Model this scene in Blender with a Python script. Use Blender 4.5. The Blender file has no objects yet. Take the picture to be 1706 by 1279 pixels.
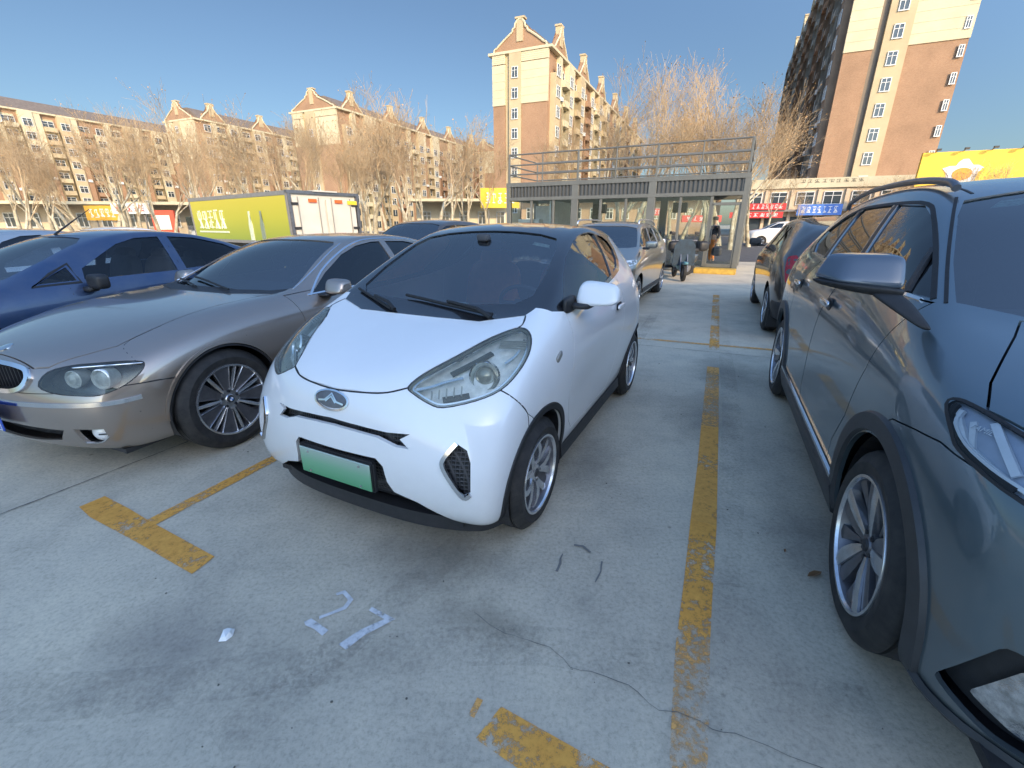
import bpy, bmesh, math, random
from math import radians as R, pi, sin, cos, sqrt
from mathutils import Vector, Matrix
from mathutils.bvhtree import BVHTree
import numpy as np

# ---------------------------------------------------------------- camera, sky, sun, exposure
S = bpy.context.scene
COL = S.collection
CAM_H = 1.50
PITCH = math.atan(265.5 / 739.0)
cd = bpy.data.cameras.new('camera')
cam = bpy.data.objects.new('camera', cd)
COL.objects.link(cam)
cam.location = (0, 0, CAM_H)
cam.rotation_euler = (pi / 2 - PITCH, 0, 0)
cd.sensor_width = 36
cd.lens = 739.0 / 1706.0 * 36
cd.clip_start = 0.05
cd.clip_end = 3000
S.camera = cam

SUN_EL = R(22)
SUN_AZ = R(160)          # direction towards the sun, clockwise from +Y
W = bpy.data.worlds.new('World')
S.world = W
W.use_nodes = True
wn = W.node_tree.nodes
sky = wn.new('ShaderNodeTexSky')
sky.sky_type = 'NISHITA'
sky.sun_disc = False
sky.sun_elevation = SUN_EL
sky.sun_rotation = SUN_AZ
sky.altitude = 0
sky.air_density = 1.0
sky.dust_density = 1.1
sky.ozone_density = 7.0
wn['Background'].inputs['Strength'].default_value = 0.15
WL = W.node_tree.links
# added gain: sunward sky brightened to light the shaded lot, opposite sky dimmed
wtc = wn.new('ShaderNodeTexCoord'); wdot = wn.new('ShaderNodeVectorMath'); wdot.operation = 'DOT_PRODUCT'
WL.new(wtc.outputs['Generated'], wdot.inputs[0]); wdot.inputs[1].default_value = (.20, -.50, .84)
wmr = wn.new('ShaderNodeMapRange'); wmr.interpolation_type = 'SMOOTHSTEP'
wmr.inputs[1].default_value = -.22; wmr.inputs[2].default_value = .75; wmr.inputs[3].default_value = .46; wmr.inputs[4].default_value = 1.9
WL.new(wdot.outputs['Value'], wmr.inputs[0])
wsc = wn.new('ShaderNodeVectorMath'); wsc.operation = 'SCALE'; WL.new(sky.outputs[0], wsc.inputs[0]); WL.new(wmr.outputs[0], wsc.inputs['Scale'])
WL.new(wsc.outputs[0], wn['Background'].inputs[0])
sd = bpy.data.lights.new('sun', 'SUN')
sun = bpy.data.objects.new('sun', sd)
COL.objects.link(sun)
sd.energy = 2.0
sd.angle = R(0.5)
sd.color = (1.0, 0.83, 0.62)
sdir = Vector((sin(SUN_AZ) * cos(SUN_EL), cos(SUN_AZ) * cos(SUN_EL), sin(SUN_EL)))
sun.rotation_euler = sdir.to_track_quat('Z', 'Y').to_euler()
S.view_settings.view_transform = 'Standard'
S.view_settings.look = 'None'
S.view_settings.gamma = 1
S.view_settings.exposure = 1.2
S.view_settings.use_white_balance = True
S.view_settings.white_balance_temperature = 8700
S.view_settings.white_balance_tint = 10
S.cycles.max_bounces = 8
S.cycles.transparent_max_bounces = 16
S.cycles.use_denoising = True

# ---------------------------------------------------------------- materials
MATS = {}
def nodemat(name):
    m = bpy.data.materials.new(name)
    m.use_nodes = True
    MATS[name] = m
    return m, m.node_tree.nodes, m.node_tree.links, m.node_tree.nodes['Principled BSDF']
def noise(n, l, scale, detail=6, rough=.6, coord='Object', vec=None):
    t = n.new('ShaderNodeTexNoise')
    t.inputs['Scale'].default_value = scale
    t.inputs['Detail'].default_value = detail
    t.inputs['Roughness'].default_value = rough
    if vec is None:
        c = n.new('ShaderNodeTexCoord')
        vec = c.outputs[coord]
    l.new(vec, t.inputs['Vector'])
    return t
def ramp(n, l, fac, stops):
    r = n.new('ShaderNodeValToRGB')
    l.new(fac, r.inputs[0])
    e = r.color_ramp.elements
    while len(e) < len(stops): e.new(0.5)
    for el, (p, c) in zip(e, stops):
        el.position = p
        el.color = (c[0], c[1], c[2], 1) if not isinstance(c, (int, float)) else (c, c, c, 1)
    return r
def mix(n, l, fac, a, b, mode='MIX'):
    m = n.new('ShaderNodeMix'); m.data_type = 'RGBA'; m.blend_type = mode
    for sock, v in ((m.inputs[0], fac), (m.inputs[6], a), (m.inputs[7], b)):
        if hasattr(v, 'is_output'): l.new(v, sock)
        elif isinstance(v, (int, float)) : sock.default_value = v
        else: sock.default_value = (v[0], v[1], v[2], 1)
    return m.outputs[2]
def plain(name, c, rough=.5, metal=0, var=.12, scale=8, bump=0, bscale=60, **kw):
    if name in MATS: return MATS[name]
    m, n, l, p = nodemat(name)
    t = noise(n, l, scale)
    lo = tuple(x * (1 - var) for x in c); hi = tuple(min(1, x * (1 + var)) for x in c)
    r = ramp(n, l, t.outputs[0], [(.3, lo), (.7, hi)])
    l.new(r.outputs[0], p.inputs['Base Color'])
    p.inputs['Roughness'].default_value = rough
    p.inputs['Metallic'].default_value = metal
    for k, v in kw.items(): p.inputs[k.replace('_', ' ')].default_value = v
    if bump:
        b = n.new('ShaderNodeBump'); b.inputs['Strength'].default_value = bump; b.inputs['Distance'].default_value = .01
        t2 = noise(n, l, bscale)
        l.new(t2.outputs[0], b.inputs['Height']); l.new(b.outputs[0], p.inputs['Normal'])
    return m
def paint(name, c, metal=.0, rough=.35, coat=1.0, dust=.12, ior=1.9):
    m, n, l, p = nodemat(name)
    t = noise(n, l, 3.0, 8, .65)
    d = ramp(n, l, t.outputs[0], [(.35, 0), (.8, dust)])
    g = n.new('ShaderNodeTexCoord'); sep = n.new('ShaderNodeSeparateXYZ'); l.new(g.outputs['Object'], sep.inputs[0])
    low = n.new('ShaderNodeMapRange'); low.inputs[1].default_value = .55; low.inputs[2].default_value = .1
    low.inputs[3].default_value = 0; low.inputs[4].default_value = .5
    l.new(sep.outputs[2], low.inputs[0])
    t3 = noise(n, l, 14, 8, .7)
    mul = n.new('ShaderNodeMath'); mul.operation = 'MULTIPLY'; l.new(low.outputs[0], mul.inputs[0]); l.new(t3.outputs[0], mul.inputs[1])
    ad = n.new('ShaderNodeMath'); ad.operation = 'ADD'; ad.use_clamp = True; l.new(d.outputs[0], ad.inputs[0]); l.new(mul.outputs[0], ad.inputs[1])
    col = mix(n, l, ad.outputs[0], c, (.34, .31, .27))
    vo = n.new('ShaderNodeTexVoronoi'); vo.inputs['Scale'].default_value = 9; l.new(g.outputs['Object'], vo.inputs['Vector'])
    sc_ = ramp(n, l, vo.outputs['Distance'], [(.030, 1.0), (.042, 0.0)])
    tg = noise(n, l, 2.0, 3, .5); tr_ = ramp(n, l, tg.outputs[0], [(.52, 0), (.56, .8)])
    mu = n.new('ShaderNodeMath'); mu.operation = 'MULTIPLY'; l.new(sc_.outputs[0], mu.inputs[0]); l.new(tr_.outputs[0], mu.inputs[1])
    col = mix(n, l, mu.outputs[0], col, (.16, .14, .12))
    l.new(col, p.inputs['Base Color'])
    rr = n.new('ShaderNodeMapRange'); l.new(ad.outputs[0], rr.inputs[0]); rr.inputs[3].default_value = rough; rr.inputs[4].default_value = .8
    l.new(rr.outputs[0], p.inputs['Roughness'])
    p.inputs['Metallic'].default_value = metal
    p.inputs['Coat Weight'].default_value = coat
    if metal > .5: p.inputs['Coat IOR'].default_value = ior
    cr = n.new('ShaderNodeMapRange'); l.new(ad.outputs[0], cr.inputs[0]); cr.inputs[2].default_value = .5; cr.inputs[3].default_value = .02; cr.inputs[4].default_value = .25
    l.new(cr.outputs[0], p.inputs['Coat Roughness'])
    return m
def glass(name, tint=(.35, .42, .42), ior=1.5, rough=.0, haze=0.0, hazecol=(.6, .6, .55)):
    m = bpy.data.materials.new(name); m.use_nodes = True; MATS[name] = m
    n = m.node_tree.nodes; l = m.node_tree.links; n.clear()
    o = n.new('ShaderNodeOutputMaterial')
    tr = n.new('ShaderNodeBsdfTransparent'); tr.inputs[0].default_value = (*tint, 1)
    gl = n.new('ShaderNodeBsdfGlossy'); gl.inputs['Roughness'].default_value = rough; gl.inputs[0].default_value = (1, 1, 1, 1)
    fr = n.new('ShaderNodeFresnel'); fr.inputs[0].default_value = ior
    mx = n.new('ShaderNodeMixShader')
    base = tr.outputs[0]
    if haze:
        df = n.new('ShaderNodeBsdfDiffuse'); df.inputs[0].default_value = (*hazecol, 1)
        m2 = n.new('ShaderNodeMixShader')
        t = noise(n, l, 9, 8, .7)
        mr = n.new('ShaderNodeMapRange'); l.new(t.outputs[0], mr.inputs[0]); mr.inputs[1].default_value = .3; mr.inputs[2].default_value = .75
        mr.inputs[3].default_value = haze * .6; mr.inputs[4].default_value = haze * 1.4
        l.new(mr.outputs[0], m2.inputs[0]); l.new(tr.outputs[0], m2.inputs[1]); l.new(df.outputs[0], m2.inputs[2])
        base = m2.outputs[0]
    l.new(fr.outputs[0], mx.inputs[0]); l.new(base, mx.inputs[1]); l.new(gl.outputs[0], mx.inputs[2]); l.new(mx.outputs[0], o.inputs[0])
    return m

# ---------------------------------------------------------------- helpers
def link(name, me, mat=None, parent=None):
    o = bpy.data.objects.new(name, me)
    COL.objects.link(o)
    if mat is not None:
        for x in (mat if isinstance(mat, (list, tuple)) else [mat]): me.materials.append(x)
    if parent: o.parent = parent
    return o
def tag(o, label, cat, group=None):
    o['label'] = label; o['category'] = cat
    if group: o['group'] = group
    return o
def struct(o, kind='structure'):
    o['kind'] = kind
    return o
def thing(name, label, cat, loc=(0, 0, 0), rz=0, group=None):
    o = bpy.data.objects.new(name, None); COL.objects.link(o)
    o.empty_display_size = .2
    o.location = loc; o.rotation_euler = (0, 0, rz)
    return tag(o, label, cat, group)
def copy_tree(o, parent=None):
    c = o.copy(); COL.objects.link(c); c.parent = parent
    for ch in list(o.children): copy_tree(ch, c)
    return c
def bobj(name, bm, mat=None, parent=None, smooth=False):
    me = bpy.data.meshes.new(name); bm.to_mesh(me); bm.free()
    if smooth is True:
        me.polygons.foreach_set('use_smooth', [True] * len(me.polygons))
    o = link(name, me, mat, parent)
    if isinstance(smooth, (int, float)) and smooth is not True and smooth: autosmooth(me, smooth)
    return o
def autosmooth(me, deg):
    me.polygons.foreach_set('use_smooth', [True] * len(me.polygons))
    bm = bmesh.new(); bm.from_mesh(me)
    for e in bm.edges:
        if len(e.link_faces) == 2 and e.calc_face_angle(0) > R(deg): e.smooth = False
    bm.to_mesh(me); bm.free()
def box(bm, c, s, rot=None, mi=0, M=None):
    m = Matrix.Translation(c)
    if rot: m = m @ (rot if isinstance(rot, Matrix) else Matrix.Rotation(rot, 4, 'Z'))
    m = m @ Matrix.Diagonal((s[0], s[1], s[2], 1))
    if M is not None: m = M @ m
    r = bmesh.ops.create_cube(bm, size=1, matrix=m)
    if mi:
        for f in {f for v in r['verts'] for f in v.link_faces}: f.material_index = mi
    return r['verts']
def tube(bm, a, b, r1, r2=None, seg=8, mi=0, cap=True):
    a = Vector(a); b = Vector(b); r2 = r1 if r2 is None else r2
    d = b - a
    if d.length < 1e-6: return
    m = Matrix.Translation((a + b) / 2) @ d.to_track_quat('Z', 'Y').to_matrix().to_4x4()
    r = bmesh.ops.create_cone(bm, cap_ends=cap, segments=seg, radius1=r1, radius2=r2, depth=d.length, matrix=m)
    if mi:
        for f in {f for v in r['verts'] for f in v.link_faces}: f.material_index = mi
    return r['verts']
def path_tube(bm, pts, r, seg=8):
    pts = [Vector(p) for p in pts]; rings = []
    prev = None
    for i, p in enumerate(pts):
        t = (pts[min(i + 1, len(pts) - 1)] - pts[max(i - 1, 0)]).normalized()
        if prev is None:
            u = t.orthogonal().normalized()
        else:
            u = (prev - t * prev.dot(t)).normalized()
        prev = u; w = t.cross(u)
        rr = r[i] if isinstance(r, (list, tuple)) else r
        rings.append([bm.verts.new(p + (u * cos(2 * pi * k / seg) + w * sin(2 * pi * k / seg)) * rr) for k in range(seg)])
    for A, B in zip(rings, rings[1:]):
        for k in range(seg): bm.faces.new((A[k], A[(k + 1) % seg], B[(k + 1) % seg], B[k]))
    bm.faces.new(rings[0][::-1]); bm.faces.new(rings[-1])
def lathe(bm, prof, seg=48, mi=0, M=None, close=False):
    """profile of (y along the axle, r) revolved round the Y axis"""
    rings = []
    for (y, r) in prof:
        rings.append([bm.verts.new((r * cos(2 * pi * k / seg), y, r * sin(2 * pi * k / seg))) for k in range(seg)])
    prs = list(zip(rings, rings[1:]))
    if close: prs.append((rings[-1], rings[0]))
    for A, B in prs:
        for k in range(seg):
            f = bm.faces.new((A[k], A[(k + 1) % seg], B[(k + 1) % seg], B[k])); f.material_index = mi
    return rings
def prism(pts, d0, d1, direction):
    """closed prism: 3D outline pts swept from d0 to d1 along direction"""
    bm = bmesh.new(); d = Vector(direction).normalized()
    a = [bm.verts.new(Vector(p) + d * d0) for p in pts]; b = [bm.verts.new(Vector(p) + d * d1) for p in pts]
    n = len(pts)
    bm.faces.new(a[::-1]); bm.faces.new(b)
    for i in range(n): bm.faces.new((a[i], a[(i + 1) % n], b[(i + 1) % n], b[i]))
    bmesh.ops.recalc_face_normals(bm, faces=bm.faces)
    bmesh.ops.triangulate(bm, faces=[f for f in bm.faces if len(f.verts) > 4])
    me = bpy.data.meshes.new('prism'); bm.to_mesh(me); bm.free()
    return me
DEP = None
def boolean(me, cut, op):
    """returns a new mesh: me (op) cut"""
    a = bpy.data.objects.new('tmp_a', me); b = bpy.data.objects.new('tmp_b', cut)
    COL.objects.link(a); COL.objects.link(b)
    m = a.modifiers.new('b', 'BOOLEAN'); m.operation = op; m.solver = 'EXACT'; m.object = b
    dg = bpy.context.evaluated_depsgraph_get()
    r = bpy.data.meshes.new_from_object(a.evaluated_get(dg), depsgraph=dg)
    bpy.data.objects.remove(a); bpy.data.objects.remove(b)
    return r
def modified(me, fn):
    a = bpy.data.objects.new('tmp_a', me); COL.objects.link(a)
    fn(a)
    dg = bpy.context.evaluated_depsgraph_get()
    r = bpy.data.meshes.new_from_object(a.evaluated_get(dg), depsgraph=dg)
    bpy.data.objects.remove(a)
    return r
def spline(pts, n=6, closed=False):
    """Catmull-Rom through the points"""
    P = [Vector(p) for p in pts]; out = []
    N = len(P)
    rng = range(N) if closed else range(N - 1)
    for i in rng:
        p0 = P[(i - 1) % N] if closed or i > 0 else P[0]
        p1 = P[i]; p2 = P[(i + 1) % N]; p3 = P[(i + 2) % N] if closed or i + 2 < N else P[-1]
        for k in range(n):
            t = k / n
            out.append(.5 * ((2 * p1) + (p2 - p0) * t + (2 * p0 - 5 * p1 + 4 * p2 - p3) * t * t + (3 * p1 - p0 - 3 * p2 + p3) * t ** 3))
    if not closed: out.append(P[-1])
    return out
def rounded(pts, r, n=4):
    """2D/3D outline with its corners rounded"""
    P = [Vector(p) for p in pts]; out = []
    for i, p in enumerate(P):
        a = P[i - 1]; b = P[(i + 1) % len(P)]
        rr = r[i] if isinstance(r, (list, tuple)) else r
        da = min(rr, (a - p).length * .45); db = min(rr, (b - p).length * .45)
        if rr <= 0: out.append(p); continue
        s = p + (a - p).normalized() * da; e = p + (b - p).normalized() * db
        for k in range(n + 1):
            t = k / n; out.append((1 - t) ** 2 * s + 2 * t * (1 - t) * p + t * t * e)
    return out

# ---------------------------------------------------------------- car bodies
class Body:
    """closed smooth car surface, symmetric about y=0, front towards +x"""
    def __init__(s, st, front, rear, top, cols=(0, .42, .78, 1), px=2.4, pz=2.0, crease=None, topcrease=None, lev=3, bottom=None):
        RN = len(st[0]); N = len(st); C = len(cols)
        bm = bmesh.new(); V = {}
        def vert(p):
            k = (round(p[0], 5), round(p[1], 5), round(p[2], 5))
            if k not in V: V[k] = bm.verts.new(k)
            return V[k]
        def lerp(c, sd, t):
            return (c[0] + (sd[0] - c[0]) * t ** px, sd[1] * t, c[1] + (sd[2] - c[1]) * t ** pz)
        for sg in (1, -1):
            def q(a, b, c, d):
                vs = [vert((p[0], p[1] * sg, p[2])) for p in (a, b, c, d)]
                u = list(dict.fromkeys(vs))
                if len(u) > 2:
                    try: bm.faces.new(u if sg == 1 else u[::-1])
                    except ValueError: pass
            F = [[lerp(front[r], st[0][r], t) for t in cols] for r in range(RN)]
            B = [[lerp(rear[r], st[-1][r], t) for t in cols] for r in range(RN)]
            T = [[lerp(top[i], st[i][-1], t) for t in cols] for i in range(N)]
            T[0] = F[-1]; T[-1] = B[-1]
            D = [[(st[i][0][0] if 0 < i < N - 1 else (F[0][k][0] if i == 0 else B[0][k][0]), st[i][0][1] * t, st[i][0][2] if 0 < i < N - 1 else (F[0][k][2] if i == 0 else B[0][k][2])) for k, t in enumerate(cols)] for i in range(N)]
            for r in range(RN - 1):
                for c in range(C - 1):
                    q(F[r][c], F[r][c + 1], F[r + 1][c + 1], F[r + 1][c])
                    q(B[r][c + 1], B[r][c], B[r + 1][c], B[r + 1][c + 1])
                for i in range(N - 1):
                    q(st[i][r], st[i + 1][r], st[i + 1][r + 1], st[i][r + 1])
            for i in range(N - 1):
                for c in range(C - 1):
                    q(T[i][c], T[i][c + 1], T[i + 1][c + 1], T[i + 1][c])
                    q(D[i + 1][c], D[i + 1][c + 1], D[i][c + 1], D[i][c])
        bmesh.ops.recalc_face_normals(bm, faces=bm.faces)
        cl = bm.edges.layers.float.new('crease_edge')
        def setc(a, b, w):
            for sg in (1, -1):
                ka = tuple(round(v, 5) for v in (a[0], a[1] * sg, a[2])); kb = tuple(round(v, 5) for v in (b[0], b[1] * sg, b[2]))
                if ka in V and kb in V:
                    e = bm.edges.get((V[ka], V[kb]))
                    if e: e[cl] = w
        for r, w in (crease or {}).items():
            lo, hi = (w[1], w[2]) if isinstance(w, tuple) else (0, N - 1)
            ww = w[0] if isinstance(w, tuple) else w
            for i in range(lo, hi): setc(st[i][r], st[i + 1][r], ww)
        for i, w in (topcrease or {}).items():
            for c in range(C - 1): setc(T[i][c], T[i][c + 1], w)
        me = bpy.data.meshes.new('cage'); bm.to_mesh(me); bm.free()
        def f(a):
            m = a.modifiers.new('s', 'SUBSURF'); m.levels = lev; m.render_levels = lev
        s.me = modified(me, f)
        s.me.polygons.foreach_set('use_smooth', [True] * len(s.me.polygons))
        s.co = [v.co.copy() for v in s.me.vertices]
        s.nm = [n.vector.copy() for n in s.me.vertex_normals]
        s.fc = [tuple(p.vertices) for p in s.me.polygons]
        tris = []; s.tp = []
        for f_ in s.fc:
            for k in range(1, len(f_) - 1): tris.append((f_[0], f_[k], f_[k + 1]))
        s.tris = tris
        s.bvh = BVHTree.FromPolygons(s.co, tris)
    def normal_at(s, loc, ti):
        a, b, c = s.tris[ti]
        A, B, Cc = s.co[a], s.co[b], s.co[c]
        v0 = B - A; v1 = Cc - A; v2 = loc - A
        d00 = v0.dot(v0); d01 = v0.dot(v1); d11 = v1.dot(v1); d20 = v2.dot(v0); d21 = v2.dot(v1)
        den = d00 * d11 - d01 * d01
        if abs(den) < 1e-14: return s.nm[a]
        v = (d11 * d20 - d01 * d21) / den; w = (d00 * d21 - d01 * d20) / den
        return (s.nm[a] * (1 - v - w) + s.nm[b] * v + s.nm[c] * w).normalized()
    def near(s, p):
        loc, n, ti, d = s.bvh.find_nearest(p)
        return loc, s.normal_at(loc, ti), d
    def shell(s, th=.02):
        def f(a):
            m = a.modifiers.new('s', 'SOLIDIFY'); m.thickness = th; m.offset = -1; m.use_even_offset = False
        return modified(s.me, f)
    def finish(s, me):
        """give the outer faces of a carved piece the smooth normals of the whole surface"""
        n = len(me.loops); nor = [None] * n
        me.polygons.foreach_set('use_smooth', [True] * len(me.polygons))
        cache = {}
        for p in me.polygons:
            fn = p.normal.copy()
            ok = True; tmp = []
            for vi in p.vertices:
                if vi not in cache: cache[vi] = s.near(me.vertices[vi].co)
                loc, nn, d = cache[vi]
                if d > 8e-4 or nn.dot(fn) < .7: ok = False; break
                tmp.append(nn)
            for k, li in enumerate(p.loop_indices): nor[li] = tmp[k] if ok else fn
        me.normals_split_custom_set(nor)
        return me
    def patch(s, pts, direction=None, off=.003, th=.0, step=.05, back=None, inset=None):
        """sheet with the outline pts (3D, near the surface) laid on the surface; th > 0 gives it thickness"""
        P = [Vector(p) for p in pts]
        c = sum(P, Vector()) / len(P)
        if direction is None:
            nn = Vector()
            for i in range(len(P)): nn += (P[i] - c).cross(P[(i + 1) % len(P)] - c)
            direction = nn.normalized()
            if direction.dot(s.near(c)[1]) < 0: direction = -direction
        d = Vector(direction).normalized()
        u = d.orthogonal().normalized(); w = d.cross(u)
        p2 = [Vector(((p - c).dot(u), (p - c).dot(w))) for p in P]
        bm = bmesh.new()
        vs = [bm.verts.new((x, y, 0)) for x, y in p2]
        f = bm.faces.new(vs); bm.normal_update()
        if f.normal.z < 0: f.normal_flip()
        x0 = min(p.x for p in p2); x1 = max(p.x for p in p2); y0 = min(p.y for p in p2); y1 = max(p.y for p in p2)
        k = x0 + step
        while k < x1:
            bmesh.ops.bisect_plane(bm, geom=bm.verts[:] + bm.edges[:] + bm.faces[:], plane_co=(k, 0, 0), plane_no=(1, 0, 0)); k += step
        k = y0 + step
        while k < y1:
            bmesh.ops.bisect_plane(bm, geom=bm.verts[:] + bm.edges[:] + bm.faces[:], plane_co=(0, k, 0), plane_no=(0, 1, 0)); k += step
        bmesh.ops.triangulate(bm, faces=[f for f in bm.faces if len(f.verts) > 4])
        N = {}
        for v in bm.verts:
            o = c + u * v.co.x + w * v.co.y
            hit = s.bvh.ray_cast(o + d * 1.2, -d, 2.4)
            if hit[0] is None:
                loc, nn, _ = s.near(o)
            else:
                loc = hit[0]; nn = s.normal_at(loc, hit[2])
            if back is not None: v.co = loc - d * back + nn * 0
            else: v.co = loc + nn * off
            N[v.index] = nn
        if th > 0:
            bm.normal_update()
            rim = [e for e in bm.edges if e.is_boundary]
            r = bmesh.ops.extrude_face_region(bm, geom=bm.faces[:])
            # extruded copies are the new verts; move the originals inward
            new = {v for v in r['geom'] if isinstance(v, bmesh.types.BMVert)}
            for v in bm.verts:
                if v not in new:
                    nn = s.near(v.co)[1]
                    v.co -= nn * th
        bmesh.ops.recalc_face_normals(bm, faces=bm.faces) if th > 0 else None
        return bm
    def strip(s, pts, width, off=.002, h=.004, n=5, closed=False, direction=None, smooth=True):
        """thin raised strip following the polyline pts on the surface"""
        P = spline(pts, n, closed) if smooth else [Vector(p) for p in pts]
        Q = []
        for p in P:
            if direction is not None:
                d = Vector(direction).normalized(); hit = s.bvh.ray_cast(p + d * 1.2, -d, 2.4)
                if hit[0] is not None: Q.append((hit[0], s.normal_at(hit[0], hit[2]))); continue
            loc, nn, _ = s.near(p); Q.append((loc, nn))
        bm = bmesh.new(); rings = []
        m = len(Q)
        for i in range(m):
            a = Q[(i - 1) % m][0] if closed or i > 0 else Q[i][0]; b = Q[(i + 1) % m][0] if closed or i < m - 1 else Q[i][0]
            t = (b - a).normalized(); loc, nn = Q[i]; sd_ = t.cross(nn).normalized()
            hw = width / 2
            rings.append([bm.verts.new(loc + sd_ * hw + nn * (off - .004)), bm.verts.new(loc + sd_ * hw * .8 + nn * (off + h)),
                          bm.verts.new(loc - sd_ * hw * .8 + nn * (off + h)), bm.verts.new(loc - sd_ * hw + nn * (off - .004))])
        pr = list(zip(rings, rings[1:]))
        if closed: pr.append((rings[-1], rings[0]))
        for A, B in pr:
            for k in range(4): bm.faces.new((A[k], B[k], B[(k + 1) % 4], A[(k + 1) % 4]))
        if not closed: bm.faces.new(rings[0]); bm.faces.new(rings[-1][::-1])
        bmesh.ops.recalc_face_normals(bm, faces=bm.faces)
        return bm
def mirror(pts): return [(p[0], -p[1], p[2]) for p in pts]
def grow(pts, d):
    """outline moved outward by d (in its own plane)"""
    P = [Vector(p) for p in pts]; c = sum(P, Vector()) / len(P); nn = Vector()
    for i in range(len(P)): nn += (P[i] - c).cross(P[(i + 1) % len(P)] - c)
    nn.normalize(); out = []
    for i, p in enumerate(P):
        a = (p - P[i - 1]); b = (P[(i + 1) % len(P)] - p)
        if a.length < 1e-6: a = b
        if b.length < 1e-6: b = a
        na = a.normalized().cross(nn); nb = b.normalized().cross(nn)
        m = (na + nb); 
        if m.length < 1e-6: m = na
        m.normalize(); k = max(.5, m.dot(na))
        out.append(p + m * d / k)
    return out
def white_surface():
    st = [
     [(.42,.765,.17),(.46,.785,.34),(.44,.79,.55),(.33,.775,.74),(.24,.725,.86),(.18,.62,.935)],
     [(.15,.74,.19),(.15,.765,.38),(.15,.79,.58),(.12,.80,.78),(.06,.77,.94),(-.02,.69,1.02)],
     [(-.25,.75,.19),(-.25,.78,.38),(-.25,.815,.60),(-.25,.825,.80),(-.24,.80,1.0),(-.24,.715,1.09)],
     [(-.6,.745,.19),(-.6,.775,.36),(-.6,.785,.58),(-.6,.838,.80),(-.6,.81,1.02),(-.62,.655,1.28)],
     [(-1.0,.74,.19),(-1.0,.775,.36),(-1.0,.780,.58),(-1.0,.838,.82),(-1.0,.81,1.04),(-1.0,.575,1.455)],
     [(-1.4,.74,.19),(-1.4,.775,.36),(-1.4,.795,.58),(-1.4,.842,.85),(-1.4,.81,1.07),(-1.4,.565,1.49)],
     [(-1.85,.745,.20),(-1.85,.78,.38),(-1.85,.83,.62),(-1.85,.845,.86),(-1.85,.80,1.11),(-1.83,.545,1.455)],
     [(-2.2,.73,.2),(-2.2,.78,.38),(-2.2,.83,.62),(-2.2,.83,.86),(-2.2,.77,1.1),(-2.08,.52,1.42)],
     [(-2.5,.66,.22),(-2.54,.70,.4),(-2.54,.72,.6),(-2.5,.73,.8),(-2.40,.68,1.02),(-2.24,.50,1.38)]]
    front = [(.50,.18),(.585,.36),(.60,.55),(.59,.70),(.565,.79),(.50,.86)]
    rear = [(-2.58,.25),(-2.62,.4),(-2.64,.6),(-2.62,.8),(-2.52,1.0),(-2.33,1.41)]
    top = [(.50,.86),(.25,.945),(-.10,1.03),(-.52,1.27),(-.95,1.48),(-1.4,1.53),(-1.9,1.50),(-2.15,1.46),(-2.33,1.41)]
    return Body(st, front, rear, top, crease={5: (.35, 2, 8)}, topcrease={2: .5})
def bmw_surface():
    st = [
     [(.60,.80,.19),(.66,.84,.36),(.66,.86,.52),(.60,.86,.66),(.50,.81,.76),(.45,.68,.82)],
     [(.3,.86,.19),(.3,.89,.38),(.3,.93,.58),(.28,.935,.74),(.2,.885,.845),(.15,.74,.895)],
     [(-.1,.87,.19),(-.1,.91,.38),(-.1,.94,.58),(-.1,.94,.77),(-.1,.895,.885),(-.12,.77,.95)],
     [(-.7,.87,.19),(-.7,.92,.38),(-.7,.95,.58),(-.7,.95,.79),(-.74,.90,.92),(-.78,.755,.985)],
     [(-1.15,.87,.19),(-1.15,.92,.38),(-1.15,.95,.58),(-1.15,.95,.80),(-1.15,.905,.945),(-1.2,.68,1.20)],
     [(-1.65,.87,.19),(-1.65,.92,.38),(-1.65,.95,.58),(-1.65,.95,.81),(-1.65,.905,.96),(-1.64,.60,1.37)],
     [(-2.2,.87,.19),(-2.2,.92,.38),(-2.2,.95,.58),(-2.2,.95,.82),(-2.2,.905,.97),(-2.15,.585,1.395)],
     [(-2.8,.87,.2),(-2.8,.92,.38),(-2.8,.95,.58),(-2.8,.95,.83),(-2.8,.905,.985),(-2.8,.58,1.36)],
     [(-3.3,.86,.2),(-3.3,.91,.38),(-3.3,.94,.6),(-3.3,.94,.84),(-3.3,.90,.99),(-3.35,.64,1.17)],
     [(-3.7,.84,.22),(-3.7,.89,.4),(-3.7,.92,.6),(-3.7,.92,.84),(-3.7,.88,.98),(-3.6,.74,1.05)],
     [(-3.98,.78,.24),(-4.0,.83,.42),(-4.0,.86,.6),(-4.0,.86,.82),(-3.97,.82,.96),(-3.93,.72,1.02)]]
    front = [(.80,.18),(.87,.34),(.88,.50),(.86,.63),(.82,.74),(.74,.80)]
    rear = [(-4.1,.26),(-4.16,.42),(-4.17,.6),(-4.15,.82),(-4.1,.97),(-4.05,1.04)]
    top = [(.74,.80),(.42,.875),(.0,.945),(-.56,.99),(-.98,1.20),(-1.42,1.38),(-2.1,1.43),(-2.8,1.405),(-3.4,1.26),(-3.75,1.08),(-4.05,1.04)]
    return Body(st, front, rear, top, crease={5: (.3, 2, 9)}, topcrease={3: .5})
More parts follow.
